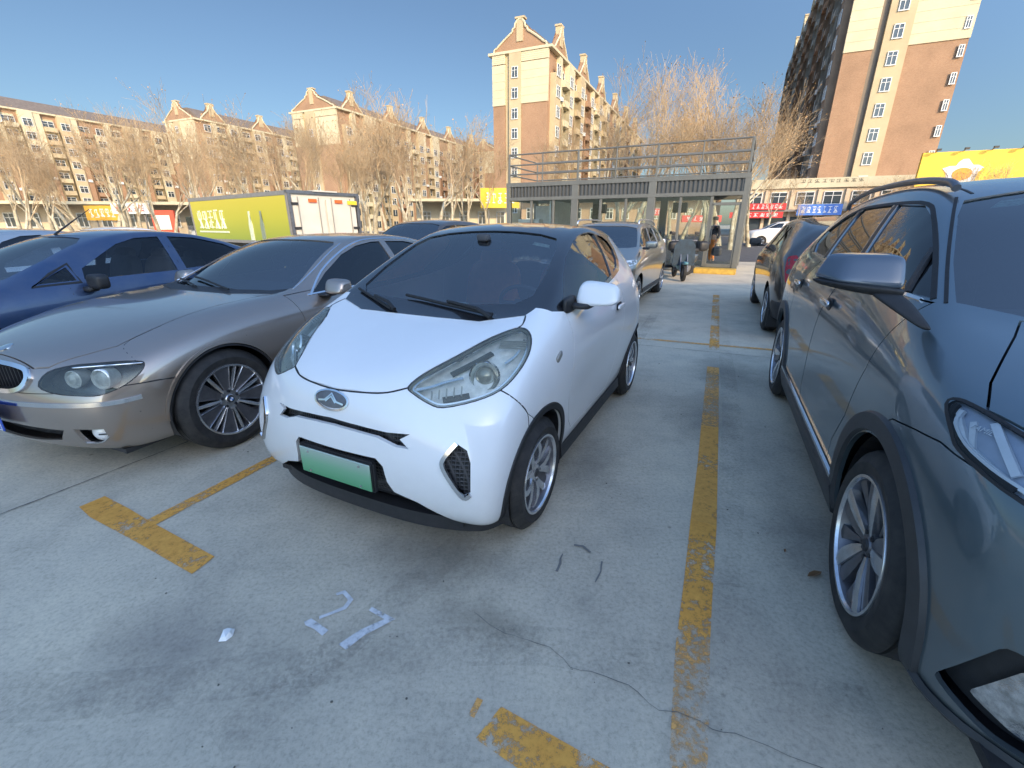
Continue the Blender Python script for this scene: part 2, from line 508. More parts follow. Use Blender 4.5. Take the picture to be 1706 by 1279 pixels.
def suv_surface():
    st = [
     [(.56,.88,.20),(.60,.91,.40),(.60,.915,.66),(.56,.915,.86),(.45,.885,1.00),(.36,.80,1.065)],
     [(.2,.92,.20),(.2,.92,.42),(.2,.955,.68),(.2,.96,.88),(.16,.935,1.04),(.08,.84,1.12)],
     [(-.2,.92,.20),(-.2,.93,.42),(-.2,.955,.68),(-.2,.96,.90),(-.2,.935,1.10),(-.22,.84,1.20)],
     [(-.6,.92,.20),(-.6,.93,.42),(-.6,.95,.68),(-.6,.96,.91),(-.6,.935,1.14),(-.64,.755,1.43)],
     [(-1.0,.92,.20),(-1.0,.93,.42),(-1.0,.95,.68),(-1.0,.96,.92),(-1.0,.935,1.16),(-1.02,.685,1.65)],
     [(-1.6,.92,.20),(-1.6,.93,.42),(-1.6,.95,.68),(-1.6,.96,.93),(-1.6,.935,1.18),(-1.55,.665,1.70)],
     [(-2.3,.92,.20),(-2.3,.93,.42),(-2.3,.95,.68),(-2.3,.96,.95),(-2.3,.935,1.21),(-2.3,.655,1.69)],
     [(-2.9,.92,.20),(-2.9,.93,.42),(-2.9,.955,.68),(-2.9,.96,.96),(-2.9,.92,1.25),(-2.9,.645,1.63)],
     [(-3.3,.86,.26),(-3.3,.90,.44),(-3.3,.93,.7),(-3.3,.93,.97),(-3.25,.89,1.24),(-3.15,.62,1.54)],
     [(-3.6,.80,.28),(-3.62,.84,.45),(-3.62,.86,.7),(-3.58,.87,.95),(-3.48,.83,1.2),(-3.3,.61,1.50)]]
    front = [(.88,.20),(.95,.40),(.96,.66),(.93,.86),(.86,.99),(.76,1.06)]
    rear = [(-3.68,.3),(-3.75,.46),(-3.76,.7),(-3.72,.95),(-3.6,1.2),(-3.42,1.56)]
    top = [(.76,1.06),(.45,1.13),(.0,1.20),(-.44,1.42),(-.87,1.675),(-1.5,1.75),(-2.3,1.745),(-2.95,1.65),(-3.3,1.60),(-3.42,1.56)]
    return Body(st, front, rear, top, crease={5: (.3, 2, 8)}, topcrease={2: .4})
def sedan_surface(lev=2):
    st = [
     [(.50,.76,.2),(.56,.80,.36),(.56,.81,.52),(.50,.81,.66),(.38,.77,.78),(.30,.66,.84)],
     [(.2,.81,.19),(.2,.84,.38),(.2,.87,.58),(.18,.875,.76),(.1,.84,.88),(.05,.70,.93)],
     [(-.2,.82,.19),(-.2,.86,.38),(-.2,.885,.58),(-.2,.885,.78),(-.2,.85,.93),(-.25,.735,1.0)],
     [(-.6,.82,.19),(-.6,.87,.38),(-.6,.895,.58),(-.6,.895,.80),(-.6,.86,.95),(-.68,.67,1.20)],
     [(-1.05,.82,.19),(-1.05,.87,.38),(-1.05,.895,.58),(-1.05,.895,.82),(-1.05,.86,.97),(-1.12,.60,1.385)],
     [(-1.6,.82,.19),(-1.6,.87,.38),(-1.6,.895,.58),(-1.6,.895,.83),(-1.6,.86,.985),(-1.58,.58,1.435)],
     [(-2.2,.82,.2),(-2.2,.87,.38),(-2.2,.895,.58),(-2.2,.895,.84),(-2.2,.86,1.0),(-2.2,.57,1.39)],
     [(-2.7,.81,.2),(-2.7,.86,.38),(-2.7,.89,.6),(-2.7,.89,.85),(-2.7,.85,1.01),(-2.72,.60,1.20)],
     [(-3.1,.80,.22),(-3.1,.85,.4),(-3.1,.87,.6),(-3.1,.87,.86),(-3.1,.83,1.0),(-3.05,.70,1.07)],
     [(-3.4,.74,.24),(-3.42,.79,.42),(-3.42,.81,.6),(-3.4,.81,.84),(-3.37,.77,.98),(-3.32,.68,1.04)]]
    front = [(.76,.19),(.84,.34),(.85,.50),(.82,.64),(.72,.77),(.60,.85)]
    rear = [(-3.5,.26),(-3.56,.42),(-3.57,.6),(-3.55,.82),(-3.48,.99),(-3.42,1.06)]
    top = [(.60,.85),(.30,.93),(-.02,1.0),(-.46,1.21),(-.9,1.40),(-1.5,1.47),(-2.15,1.43),(-2.8,1.24),(-3.1,1.10),(-3.42,1.06)]
    return Body(st, front, rear, top, crease={5: (.3, 2, 8)}, topcrease={2: .4}, lev=lev)

# ---------------------------------------------------------------- materials of the cars
M_TYRE = None
def make_car_mats():
    global M_TYRE, M_RUB, M_DARK, M_INT, M_CHROME, M_ALLOY, M_ALLOYD, M_GLASS, M_GLASSD, M_LENS, M_LAMPIN, M_SEAM, M_MESH
    M_RUB = plain('black_rubber', (.016, .016, .017), .62, var=.25, scale=30)
    M_DARK = plain('black_plastic', (.022, .022, .024), .5, var=.3, scale=20, bump=.15, bscale=200)
    M_INT = plain('cabin_plastic', (.07, .073, .08), .6)
    M_CHROME = plain('chrome', (.75, .76, .78), .12, 1, var=.05)
    M_ALLOY = plain('wheel_alloy', (.66, .67, .69), .25, .9, var=.2, scale=15)
    M_ALLOYD = plain('dark_alloy', (.17, .17, .185), .35, .7, var=.2, scale=15)
    M_GLASS = glass('car_glass', (.92, .95, .95), 2.5)
    M_GLASSD = glass('tinted_glass', (.36, .38, .38), 1.7)
    M_LENS = glass('lamp_lens', (.82, .85, .80), 1.45)
    M_LAMPIN = plain('lamp_reflector', (.84, .85, .83), .25, .15, var=.25, scale=25)
    M_SEAM = plain('seam_rubber', (.02, .02, .022), .7)
    M_MESH = mesh_mat('grille_mesh', (.025, .025, .027))
    m, n, l, p = nodemat('tyre_rubber'); M_TYRE = m
    p.inputs['Roughness'].default_value = .72
    t = noise(n, l, 12, 8, .7)
    r = ramp(n, l, t.outputs[0], [(.35, (.014, .014, .015)), (.75, (.05, .046, .042))])
    l.new(r.outputs[0], p.inputs['Base Color'])
    tc = n.new('ShaderNodeTexCoord'); sp = n.new('ShaderNodeSeparateXYZ'); l.new(tc.outputs['Object'], sp.inputs[0])
    at_ = n.new('ShaderNodeMath'); at_.operation = 'ARCTAN2'; l.new(sp.outputs[0], at_.inputs[0]); l.new(sp.outputs[2], at_.inputs[1])
    ml = n.new('ShaderNodeMath'); ml.operation = 'MULTIPLY'; l.new(at_.outputs[0], ml.inputs[0]); ml.inputs[1].default_value = 60
    sk = n.new('ShaderNodeMath'); sk.operation = 'MULTIPLY_ADD'; l.new(sp.outputs[1], sk.inputs[0]); sk.inputs[1].default_value = 60; l.new(ml.outputs[0], sk.inputs[2])
    sn = n.new('ShaderNodeMath'); sn.operation = 'SINE'; l.new(sk.outputs[0], sn.inputs[0])
    gt = n.new('ShaderNodeMath'); gt.operation = 'GREATER_THAN'; l.new(sn.outputs[0], gt.inputs[0]); gt.inputs[1].default_value = -.6
    ab = n.new('ShaderNodeMath'); ab.operation = 'ABSOLUTE'; l.new(sp.outputs[1], ab.inputs[0])
    ls = n.new('ShaderNodeMath'); ls.operation = 'LESS_THAN'; l.new(ab.outputs[0], ls.inputs[0]); ls.inputs[1].default_value = .085
    mm = n.new('ShaderNodeMath'); mm.operation = 'MULTIPLY'; l.new(gt.outputs[0], mm.inputs[0]); l.new(ls.outputs[0], mm.inputs[1])
    b = n.new('ShaderNodeBump'); b.inputs['Strength'].default_value = .9; b.inputs['Distance'].default_value = .012
    l.new(mm.outputs[0], b.inputs['Height']); l.new(b.outputs[0], p.inputs['Normal'])
def mesh_mat(name, c, scale=55):
    m, n, l, p = nodemat(name)
    tc = n.new('ShaderNodeTexCoord')
    v = n.new('ShaderNodeTexVoronoi'); v.feature = 'DISTANCE_TO_EDGE'; v.inputs['Scale'].default_value = scale; v.inputs['Randomness'].default_value = 0.0
    l.new(tc.outputs['Object'], v.inputs['Vector'])
    r = ramp(n, l, v.outputs['Distance'], [(.06, tuple(x * 2.2 for x in c)), (.14, tuple(x * .25 for x in c))])
    l.new(r.outputs[0], p.inputs['Base Color']); p.inputs['Roughness'].default_value = .45
    b = n.new('ShaderNodeBump'); b.invert = True; b.inputs['Strength'].default_value = .8; b.inputs['Distance'].default_value = .01
    l.new(v.outputs['Distance'], b.inputs['Height']); l.new(b.outputs[0], p.inputs['Normal'])
    return m
# ---------------------------------------------------------------- wheels
def blade(bm, r0, a0, a1, r1, b0, b1, y0, y1, th, mi=0, n=3, bulge=0.0):
    rows = []
    for i in range(n + 1):
        t = i / n; r = r0 + (r1 - r0) * t; p = a0 + (b0 - a0) * t; q = a1 + (b1 - a1) * t; y = y0 + (y1 - y0) * t + bulge * sin(pi * t)
        rows.append([bm.verts.new((r * sin(p), y, r * cos(p))), bm.verts.new((r * sin((p + q) / 2), y + .004, r * cos((p + q) / 2))), bm.verts.new((r * sin(q), y, r * cos(q))),
                     bm.verts.new((r * sin(q), y - th, r * cos(q))), bm.verts.new((r * sin(p), y - th, r * cos(p)))])
    for A, B in zip(rows, rows[1:]):
        for k in range(5):
            f = bm.faces.new((A[k], A[(k + 1) % 5], B[(k + 1) % 5], B[k])); f.material_index = mi
    bm.faces.new(rows[0][::-1]).material_index = mi; bm.faces.new(rows[-1]).material_index = mi
def wheel(parent, x, yout, side, Rt, Rr, w, style, steer=0, name='wheel', rot=0):
    h = w / 2
    bm = bmesh.new()
    prof = [(-h + .01, Rr - .005), (-h, Rr + .02), (-h - .004, (Rr + Rt) / 2), (-h + .006, Rt - .035), (-h + .022, Rt - .010), (-h + .04, Rt)]
    for g in (-.5, 0, .5):
        y = g * h; prof += [(y - .006, Rt + .001), (y - .004, Rt - .008), (y + .004, Rt - .008), (y + .006, Rt + .001)]
    prof += [(h - .04, Rt), (h - .022, Rt - .010), (h - .006, Rt - .035), (h + .004, (Rr + Rt) / 2), (h + .001, Rr + .022), (h - .004, Rr + .010), (h - .012, Rr - .005)]
    lathe(bm, prof, 72)
    bmesh.ops.recalc_face_normals(bm, faces=bm.faces)
    t = bobj(name, bm, M_TYRE, parent, 35)
    t.location = (x, side * (yout - h), Rt); t.rotation_euler = (0, 0, (0 if side > 0 else pi) + steer)
    bm = bmesh.new()
    lathe(bm, [(h - .013, Rr + .006), (h + .001, Rr + .003), (h + .001, Rr - .008), (h - .010, Rr - .012)], 64)
    lathe(bm, [(h - .010, Rr - .012), (h - .03, Rr - .018), (h - .09, Rr - .030), (-h + .02, Rr - .030)], 64, mi=1)
    lathe(bm, [(.012, .03), (.012, Rr * .70), (-.02, Rr * .70), (-.02, .03)], 40, mi=2)
    lathe(bm, [(-h + .03, Rr - .02), (-h + .03, .02)], 32, mi=2)
    hub = h - .035
    if style == 'five_twin':
        for k in range(5):
            a = k * 2 * pi / 5 + rot
            for sgn in (-1, 1):
                blade(bm, .035, a + sgn * .62 - .26, a + sgn * .62 + .26, Rr - .012, a + sgn * .22 - .085, a + sgn * .22 + .085, hub, h - .022, .030, 0, bulge=.012)
            blade(bm, Rr * .52, a - .28, a + .28, Rr - .012, a - .10, a + .10, hub - .022, h - .032, .012, 1)
        lathe(bm, [(hub + .006, .0005), (hub + .006, .034), (hub - .004, .06), (hub - .04, .065)], 30, mi=0)
        for k in range(5):
            a = k * 2 * pi / 5 + rot + pi / 5
            tube(bm, (.052 * sin(a), hub - .01, .052 * cos(a)), (.052 * sin(a), hub + .008, .052 * cos(a)), .009, mi=2)
    elif style == 'turbine':
        n = 7
        for k in range(n):
            a = k * 2 * pi / n + rot; d = 2 * pi / n
            blade(bm, .062, a - .26, a + .26, Rr - .010, a - d * .29, a + d * .29, hub - .006, h - .012, .018, 1, n=2)
            blade(bm, .062, a + d * .5 - .12, a + d * .5 + .12, Rr - .010, a + d * .5 - .045, a + d * .5 + .045, hub, h - .018, .03, 0, n=2)
            for sg in (-1, 1):
                blade(bm, .062, a + sg * .24 - .02, a + sg * .24 + .02, Rr - .010, a + sg * d * .262 - .010, a + sg * d * .262 + .010, hub + .001, h - .008, .03, 0, n=2)
        lathe(bm, [(hub + .004, .0005), (hub + .004, .03), (hub - .002, .034), (hub - .002, .075), (hub - .05, .08)], 36, mi=0)
        for k in range(5):
            a = k * 2 * pi / 5
            tube(bm, (.057 * sin(a), hub - .01, .057 * cos(a)), (.057 * sin(a), hub + .001, .057 * cos(a)), .011, mi=2)
    else:   # five wide two-tone blades
        for k in range(5):
            a = k * 2 * pi / 5 + rot
            blade(bm, .045, a - .50, a + .02, Rr - .010, a - .25, a - .02, hub + .002, h - .008, .030, 0, bulge=.006)
            blade(bm, .045, a + .02, a + .50, Rr - .010, a + .0, a + .26, hub - .004, h - .018, .030, 1, bulge=.004)
            blade(bm, Rr * .34, a + .56, a + .70, Rr - .010, a + .50, a + .76, hub - .012, h - .02, .022, 1)
        lathe(bm, [(hub + .004, .0005), (hub + .004, .030), (hub - .002, .034), (hub - .004, .06), (hub - .05, .068)], 36, mi=1)
        for k in range(5):
            a = k * 2 * pi / 5 + rot + pi / 5
            tube(bm, (.05 * sin(a), hub - .01, .05 * cos(a)), (.05 * sin(a), hub + .006, .05 * cos(a)), .009, mi=2)
    r = bobj('rim', bm, [M_ALLOY, M_ALLOYD, M_DARK], t, 30)
    bm = bmesh.new(); lathe(bm, [(hub + .012, .0005), (hub + .011, .022), (hub + .003, .026)], 24)
    c = bobj('hub_cap', bm, M_DARK, t, 30)
    if style == 'turbine':
        # roundel: quartered blue and white disc
        bm2 = bmesh.new()
        for q in range(4):
            vs = [bm2.verts.new((0, hub + .0135, 0))] + [bm2.verts.new((.014 * sin(q * pi / 2 + k * pi / 16), hub + .0135, .014 * cos(q * pi / 2 + k * pi / 16))) for k in range(9)]
            f = bm2.faces.new(vs); f.material_index = q % 2
            if f.normal.y < 0: f.normal_flip()
        bobj('badge', bm2, [plain('badge_blue', (.05, .25, .6), .3), plain('badge_white', (.8, .8, .8), .3)], t)
    return t
def hexa(bm, c, lev=2, mi=0, crease=0):
    """c: 8 corners (bottom 4 ccw, top 4 ccw) as a smooth rounded solid"""
    me = bpy.data.meshes.new('h')
    b = bmesh.new(); v = [b.verts.new(p) for p in c]
    for f in ((0, 3, 2, 1), (4, 5, 6, 7), (0, 1, 5, 4), (1, 2, 6, 5), (2, 3, 7, 6), (3, 0, 4, 7)): b.faces.new([v[i] for i in f])
    if crease:
        cl = b.edges.layers.float.new('crease_edge')
        for e in b.edges: e[cl] = crease
    bmesh.ops.subdivide_edges(b, edges=b.edges[:], cuts=1, use_grid_fill=True)
    bmesh.ops.recalc_face_normals(b, faces=b.faces)
    b.to_mesh(me); b.free()
    def f(a):
        m = a.modifiers.new('s', 'SUBSURF'); m.levels = lev
    r = modified(me, f)
    n0 = len(bm.faces); bm.from_mesh(r)
    if mi:
        bm.faces.ensure_lookup_table()
        for k in range(n0, len(bm.faces)): bm.faces[k].material_index = mi
def rbox(bm, c, s, rot=None, lev=2, mi=0):
    x, y, z = s[0] / 2, s[1] / 2, s[2] / 2
    M = Matrix.Translation(c) @ (rot or Matrix.Identity(4))
    hexa(bm, [M @ Vector(p) for p in ((-x, -y, -z), (x, -y, -z), (x, y, -z), (-x, y, -z), (-x, -y, z), (x, -y, z), (x, y, z), (-x, y, z))], lev, mi)
def seats(root, xs, ys, z0, mat, trim=None, h=.52):
    for x in xs:
        for y in ys:
            bm = bmesh.new()
            rbox(bm, (x, y, z0), (.56, .52, .20))
            rbox(bm, (x - .27, y, z0 + h / 2 + .04), (.17, .50, h + .14), Matrix.Rotation(-.22, 4, 'Y'))
            s = bobj('seat', bm, mat, root, True)
            bm = bmesh.new(); rbox(bm, (x - .34, y, z0 + h + .09), (.12, .28, .19), Matrix.Rotation(-.15, 4, 'Y'))
            bobj('headrest', bm, trim or mat, s, True)
def steering_wheel(root, x, y, z, tilt=1.1, r=.185):
    bm = bmesh.new(); N = 40
    T = Matrix.Translation((x, y, z)) @ Matrix.Rotation(tilt, 4, 'Y')
    rings = []
    for i in range(N):
        a = 2 * pi * i / N
        rings.append([bm.verts.new(T @ Vector(((r + .014 * cos(b)) * cos(a), (r + .014 * cos(b)) * sin(a), .014 * sin(b)))) for b in (0, pi / 3, 2 * pi / 3, pi, 4 * pi / 3, 5 * pi / 3)])
    for i in range(N):
        A, B = rings[i], rings[(i + 1) % N]
        for k in range(6): bm.faces.new((A[k], A[(k + 1) % 6], B[(k + 1) % 6], B[k]))
    box(bm, (0, 0, 0), (.10, .36, .02), M=T); box(bm, (.09, 0, 0), (.18, .05, .02), M=T)
    box(bm, (0, 0, -.01), (.13, .15, .05), M=T)
    tube(bm, T @ Vector((0, 0, -.02)), T @ Vector((0, 0, -.3)), .03)
    bmesh.ops.recalc_face_normals(bm, faces=bm.faces)
    return bobj('steering_wheel', bm, M_INT, root, 40)

# ---------------------------------------------------------------- carving a body into its parts
def volume(me):
    b = bmesh.new(); b.from_mesh(me); v = b.calc_volume(); b.free()
    return v
class Carver:
    def __init__(s, root, B, th=.018):
        s.root = root; s.B = B; s.me = B.shell(th)
    def sub(s, pts, d0, d1, direction):
        # the exact solver now and then imprints a cutter without removing anything: try other depths
        v0 = volume(s.me)
        for a, b in ((1, 1), (1, .5), (.8, .7), (1.2, .4), (1.1, 1.6)):
            r = boolean(s.me, prism(pts, d0 * a, d1 * b, direction), 'DIFFERENCE')
            if abs(volume(r) - v0) > 1e-6: s.me = r; return
        print('CUT FAILED', s.root.name, [tuple(round(x, 2) for x in p) for p in pts][:2])
    def cut(s, pts, d0, d1, direction): s.sub(pts, d0, d1, direction)
    def cutmesh(s, me): s.me = boolean(s.me, me, 'DIFFERENCE')
    def take(s, name, pts, d0, d1, direction, mat, gap=.0025):
        pc = boolean(s.me, prism(grow(pts, -gap) if gap else pts, d0, d1, direction), 'INTERSECT')
        s.sub(grow(pts, gap) if gap else pts, d0, d1, direction)
        s.B.finish(pc); pc.materials.clear()
        return link(name, pc, mat, s.root)
    def arches(s, wb, r, yin, z=None, x0=0):
        for x in (x0, x0 - wb):
            for sg in (1, -1):
                bm = bmesh.new()
                z_ = r if z is None else z
                bmesh.ops.create_cone(bm, cap_ends=True, segments=64, radius1=r, radius2=r, depth=1.2 - yin, matrix=Matrix.Translation((x, sg * (1.2 + yin) / 2, z_)) @ Matrix.Rotation(pi / 2, 4, 'X'))
                me = bpy.data.meshes.new('c'); bm.to_mesh(me); bm.free(); s.cutmesh(me)
                # liner of the wheel well
                bm = bmesh.new(); N = 24; rr = r + .004; A = []; Bv = []; Cv = []
                for k in range(N + 1):
                    a = -.35 + (pi + .7) * k / N
                    A.append(bm.verts.new((x + rr * cos(a), sg * s.wy, z_ + rr * sin(a)))); Bv.append(bm.verts.new((x + rr * cos(a), sg * yin, z_ + rr * sin(a))))
                ctr = bm.verts.new((x, sg * yin, z_ - .1))
                for k in range(N):
                    bm.faces.new((A[k], A[k + 1], Bv[k + 1], Bv[k])); bm.faces.new((Bv[k], Bv[k + 1], ctr))
                bobj('wheel_liner', bm, M_DARK, s.root)
    wy = .76
    def done(s, mat, name='body'):
        s.B.finish(s.me); s.me.materials.clear()
        return link(name, s.me, mat, s.root)
    def pane(s, name, pts, mat, direction=None, off=-.008, step=.08, parent=None):
        bm = s.B.patch(grow(pts, .008), direction, off=off, step=step)
        return bobj(name, bm, mat, parent or s.root, True)
    def sheet(s, name, pts, mat, direction=None, off=.003, th=.006, step=.04, parent=None):
        bm = s.B.patch(pts, direction, off=off, th=th, step=step)
        return bobj(name, bm, mat, parent or s.root, 30)
    def line(s, name, pts, w, mat, off=.0, h=.003, closed=False, n=5, direction=None, parent=None, smooth=True):
        bm = s.B.strip(pts, w, off, h, n, closed, direction, smooth)
        return bobj(name, bm, mat, parent or s.root, 50)
def side(B, pts, sg=1):
    """(x,z) outline -> 3D points on the flank"""
    out = []
    for x, z in pts:
        h = B.bvh.ray_cast(Vector((x, sg * 2, z)), Vector((0, -sg, 0)))
        out.append(h[0] if h[0] is not None else Vector((x, sg * .8, z)))
    return out
def topdown(B, pts):
    out = []
    for x, y in pts:
        h = B.bvh.ray_cast(Vector((x, y, 3)), Vector((0, 0, -1)))
        out.append(h[0] if h[0] is not None else Vector((x, y, 1)))
    return out
def frontal(B, pts, sg=1):
    out = []
    for y, z in pts:
        h = B.bvh.ray_cast(Vector((3 * sg, y, z)), Vector((-sg, 0, 0))) if sg > 0 else B.bvh.ray_cast(Vector((-8, y, z)), Vector((1, 0, 0)))
        out.append(h[0] if h[0] is not None else Vector((.5 * sg, y, z)))
    return out
def sym(pts): return list(pts) + [(p[0], -p[1]) + tuple(p[2:]) for p in reversed(pts) if abs(p[1]) > 1e-4]
# ---------------------------------------------------------------- the small white electric car
def place(root, O, deg):
    p = R(deg)
    root.location = (O[0], O[1], 0); root.rotation_euler = (0, 0, math.atan2(-cos(p), -sin(p)))
def common(root, B, floor=(-2.6, .4, .72), z=.24):
    bm = bmesh.new(); box(bm, ((floor[0] + floor[1]) / 2, 0, z), (floor[1] - floor[0], floor[2] * 2, .03))
    bobj('floor_pan', bm, M_DARK, root)
def plate(root, pos, size, mat, rot=None, blocks=()):
    bm = bmesh.new(); box(bm, (0, 0, 0), (.008, size[0], size[1]))
    bmesh.ops.bevel(bm, geom=bm.edges[:], offset=.003, segments=1, affect='EDGES')
    o = bobj('number_plate', bm, mat, root); o.location = pos
    if rot: o.rotation_euler = rot
    return o
def build_white():
    B = white_surface()
    root = thing('small_electric_car', 'small white two door city car with black roof parked between yellow lines', 'car')
    place(root, (-0.5602, 2.3455), 26.3)
    P = paint('white_paint', (.82, .83, .83), 0, .3, dust=.07)
    K = paint('black_gloss_paint', (.010, .011, .014), 0, .2, dust=.03)
    C = Carver(root, B); C.wy = .775
    C.arches(2.15, .335, .50, z=.30)
    # openings
    head = [(.448,.349,.844),(.374,.381,.886),(.227,.465,.943),(.055,.548,.999),(-.047,.623,1.028),(-.062,.674,1.023),(-.021,.718,.992),(.059,.742,.94),(.17,.740,.883),(.273,.705,.829),(.362,.63,.797),(.438,.52,.775),(.458,.459,.79),(.462,.386,.823)]
    head = [B.near(Vector(p))[0] for p in head]
    headc = spline(head, 3, True)
    dirh = Vector((.72, .42, .55))
    for sg in (1, -1):
        hp = headc if sg == 1 else mirror(headc); d = Vector((dirh.x, dirh.y * sg, dirh.z))
        C.cut(hp, -.10, .3, d)
    fog = [(.472,.6,.641),(.463,.645,.614),(.47,.664,.564),(.487,.669,.422),(.497,.64,.406),(.511,.591,.474),(.515,.553,.542),(.505,.558,.581)]
    fog = [B.near(Vector(p))[0] for p in fog]
    slot = [(.578,0,.682),(.559,.273,.665),(.535,.392,.668),(.552,.345,.648),(.556,.20,.640),(.57,0,.648)]
    slot = frontal(B, [(0, .684), (.15, .676), (.30, .664), (.405, .666), (.362, .640), (.405, .602), (.34, .605), (.25, .635), (.12, .645), (0, .65)])
    slot_full = slot + mirror(slot[1:-1])[::-1]
    low = frontal(B, [(0, .535), (.24, .535), (.275, .50), (.285, .42), (.31, .37), (.42, .335), (.52, .275), (.60, .225), (.63, .20), (.63, .10), (0, .10)])
    low_full = low[:-1] + mirror(low[1:-1])[::-1]
    # the windscreen, side windows, rear window
    wsx = [(-.20, 0), (-.215, .30), (-.255, .52), (-.33, .585), (-.52, .580), (-.80, .535), (-.92, .485), (-.965, .36), (-.985, .18)]
    ws = topdown(B, wsx + [(-.99, 0)] + [(x, -y) for x, y in wsx[1:]][::-1])
    C.cut(ws, -.35, .5, (.45, 0, .9))
    fw = [(-.395,1.100),(-.553,1.222),(-.72,1.315),(-.95,1.402),(-1.15,1.438),(-1.30,1.445),(-1.40,1.435),(-1.40,1.30),(-1.36,1.165),(-1.20,1.142),(-.80,1.112)]
    qw = [(-1.47,1.43),(-1.60,1.415),(-1.70,1.375),(-1.72,1.32),(-1.66,1.25),(-1.58,1.205),(-1.44,1.178)]
    for w in (fw, qw): C.cut([(x, 0, z) for x, z in w], -1.5, 1.5, (0, 1, 0))
    rw = [(.46, 1.34), (.54, 1.25), (.56, 1.14), (.0, 1.12), (-.56, 1.14), (-.54, 1.25), (-.46, 1.34), (0, 1.36)]
    C.cut([(-2.6, y, z) for y, z in rw], -.6, .8, (1, 0, 0))
    # black upper body, cowl, bonnet, doors, bumper
    cowl = [(-.086, 0), (-.084, .30), (-.078, .40), (-.10, .445), (-.170, .612), (-.24, .640), (-.46, .60), (-.5, 0)]
    cw = [(x, y, 1.0) for x, y in cowl] + [(x, -y, 1.0) for x, y in cowl[1:-1]][::-1]
    C.take('cowl_panel', cw, -.15, .6, (0, 0, 1), K, 0)
    up = [(-.10, 1.16), (-.225,1.110), (-.27,1.080), (-.36,1.068), (-.80,1.088), (-1.20,1.118), (-1.42,1.146), (-1.60,1.175), (-1.72,1.235), (-1.80,1.32), (-1.83,1.40), (-2.0,1.42), (-2.20, 1.335), (-2.7, 1.30), (-2.7, 1.8), (-.10, 1.8)]
    C.take('roof', [(x, 0, z) for x, z in up], -1.5, 1.5, (0, 1, 0), K, .0)
    hood = [(.534, 0), (.519, .174), (.494, .27), (.452, .345), (.374, .375), (.227, .459), (.055, .542), (-.05, .617), (-.085, .640), (-.168, .616), (-.098, .449), (-.075, .403), (-.081, .30), (-.083, 0)]
    hd = [(x, y, .9) for x, y in hood] + [(x, -y, .9) for x, y in hood[1:-1]][::-1]
    C.take('bonnet', hd, -.4, .8, (0, 0, 1), P, .002)
    door = [(-.375, 1.20), (-.375, .95), (-.36, .75), (-.37, .55), (-.43, .42), (-.52, .33), (-1.32, .33), (-1.42, .45), (-1.50, .70), (-1.50, .95), (-1.42, 1.20)]
    for sg in (1, -1):
        d = C.take('door', [(x, 0, z) for x, z in door], .3, 1.3, (0, sg, 0), P, .0025)
        # door handle
        hx, hy, hz = -1.325, sg * .822, .955
        bm = bmesh.new(); loc, nn, _ = B.near(Vector((hx, hy, hz)))
        rbox(bm, loc + Vector((0, sg * .022, 0)), (.17, .022, .032)); bobj('handle', bm, P, d, True)
        bm = bmesh.new(); rbox(bm, loc + Vector((0, sg * .004, 0)), (.12, .012, .055)); bobj('handle_recess', bm, M_DARK, d, True)
    bump = [(.178, .70), (.239, .781), (.275, .838), (.42, .90), (1.0, .90), (1.0, .0), (.05, .0), (.05, .60)]
    for sg in (1, -1): C.cut(fog if sg == 1 else mirror(fog), -.06, .3, (.85, .5 * sg, 0))
    C.cut(slot_full, -.5, .5, (1, 0, 0))
    C.cut(low_full, -.5, .5, (1, 0, 0))
    C.take('front_bumper', [(x, 0, z) for x, z in bump], -1.5, 1.5, (0, 1, 0), P, .0022)
    body = C.done(P)
    # glazing
    G = M_GLASS
    C.pane('windscreen', ws, G, (.45, 0, .9))
    for sg in (1, -1):
        for w in (fw, qw): C.pane('window', side(B, w, sg), glass('side_glass', (.42, .46, .46), 2.0) if 'side_glass' not in MATS else MATS['side_glass'], (0, sg, 0))
    C.pane('rear_window', frontal(B, rw, -1), M_GLASSD, (-1, 0, 0))
    # dark grille behind the bumper openings
    bm = B.patch(frontal(B, [(0,.70),(.42,.70),(.46,.62),(.46,.42),(.60,.26),(.68,.20),(.68,.13),(-.68,.13),(-.68,.20),(-.60,.26),(-.46,.42),(-.46,.62),(-.42,.70)]), (1, 0, 0), off=-.045, step=.05)
    bobj('grille', bm, M_MESH, root, True)
    for sg in (1, -1):
        fg = fog if sg == 1 else mirror(fog)
        bm = B.patch(grow(fg, .004), (.85, .5 * sg, 0), off=-.028, step=.05)
        f = bobj('fog_lamp_recess', bm, M_MESH, root, True)
        C.line('chrome_trim', [fg[0]] + [fg[7], fg[6], fg[5], fg[4], fg[3]], .022, M_CHROME, off=.002, h=.008, n=4, parent=f)
    # the number plate with its blurred green field, on a dark holder
    PL = bpy.data.materials.new('plate_green'); PL.use_nodes = True
    n = PL.node_tree.nodes; l = PL.node_tree.links; pb = n['Principled BSDF']
    tc = n.new('ShaderNodeTexCoord'); sp = n.new('ShaderNodeSeparateXYZ'); l.new(tc.outputs['Object'], sp.inputs[0])
    mr = n.new('ShaderNodeMapRange'); mr.inputs[1].default_value = -.07; mr.inputs[2].default_value = .07; l.new(sp.outputs[2], mr.inputs[0])
    rp = ramp(n, l, mr.outputs[0], [(0, (.05, .30, .14)), (.5, (.15, .40, .24)), (1, (.36, .45, .40))]); l.new(rp.outputs[0], pb.inputs['Base Color']); pb.inputs['Roughness'].default_value = .4
    bm = bmesh.new(); box(bm, (0, 0, 0), (.03, .465, .155)); bmesh.ops.bevel(bm, geom=bm.edges[:], offset=.008, segments=2, affect='EDGES')
    ho = bobj('plate_holder', bm, M_DARK, root); ho.location = (.578, 0, .435)
    p = plate(root, (.597, 0, .435), (.44, .135), PL)
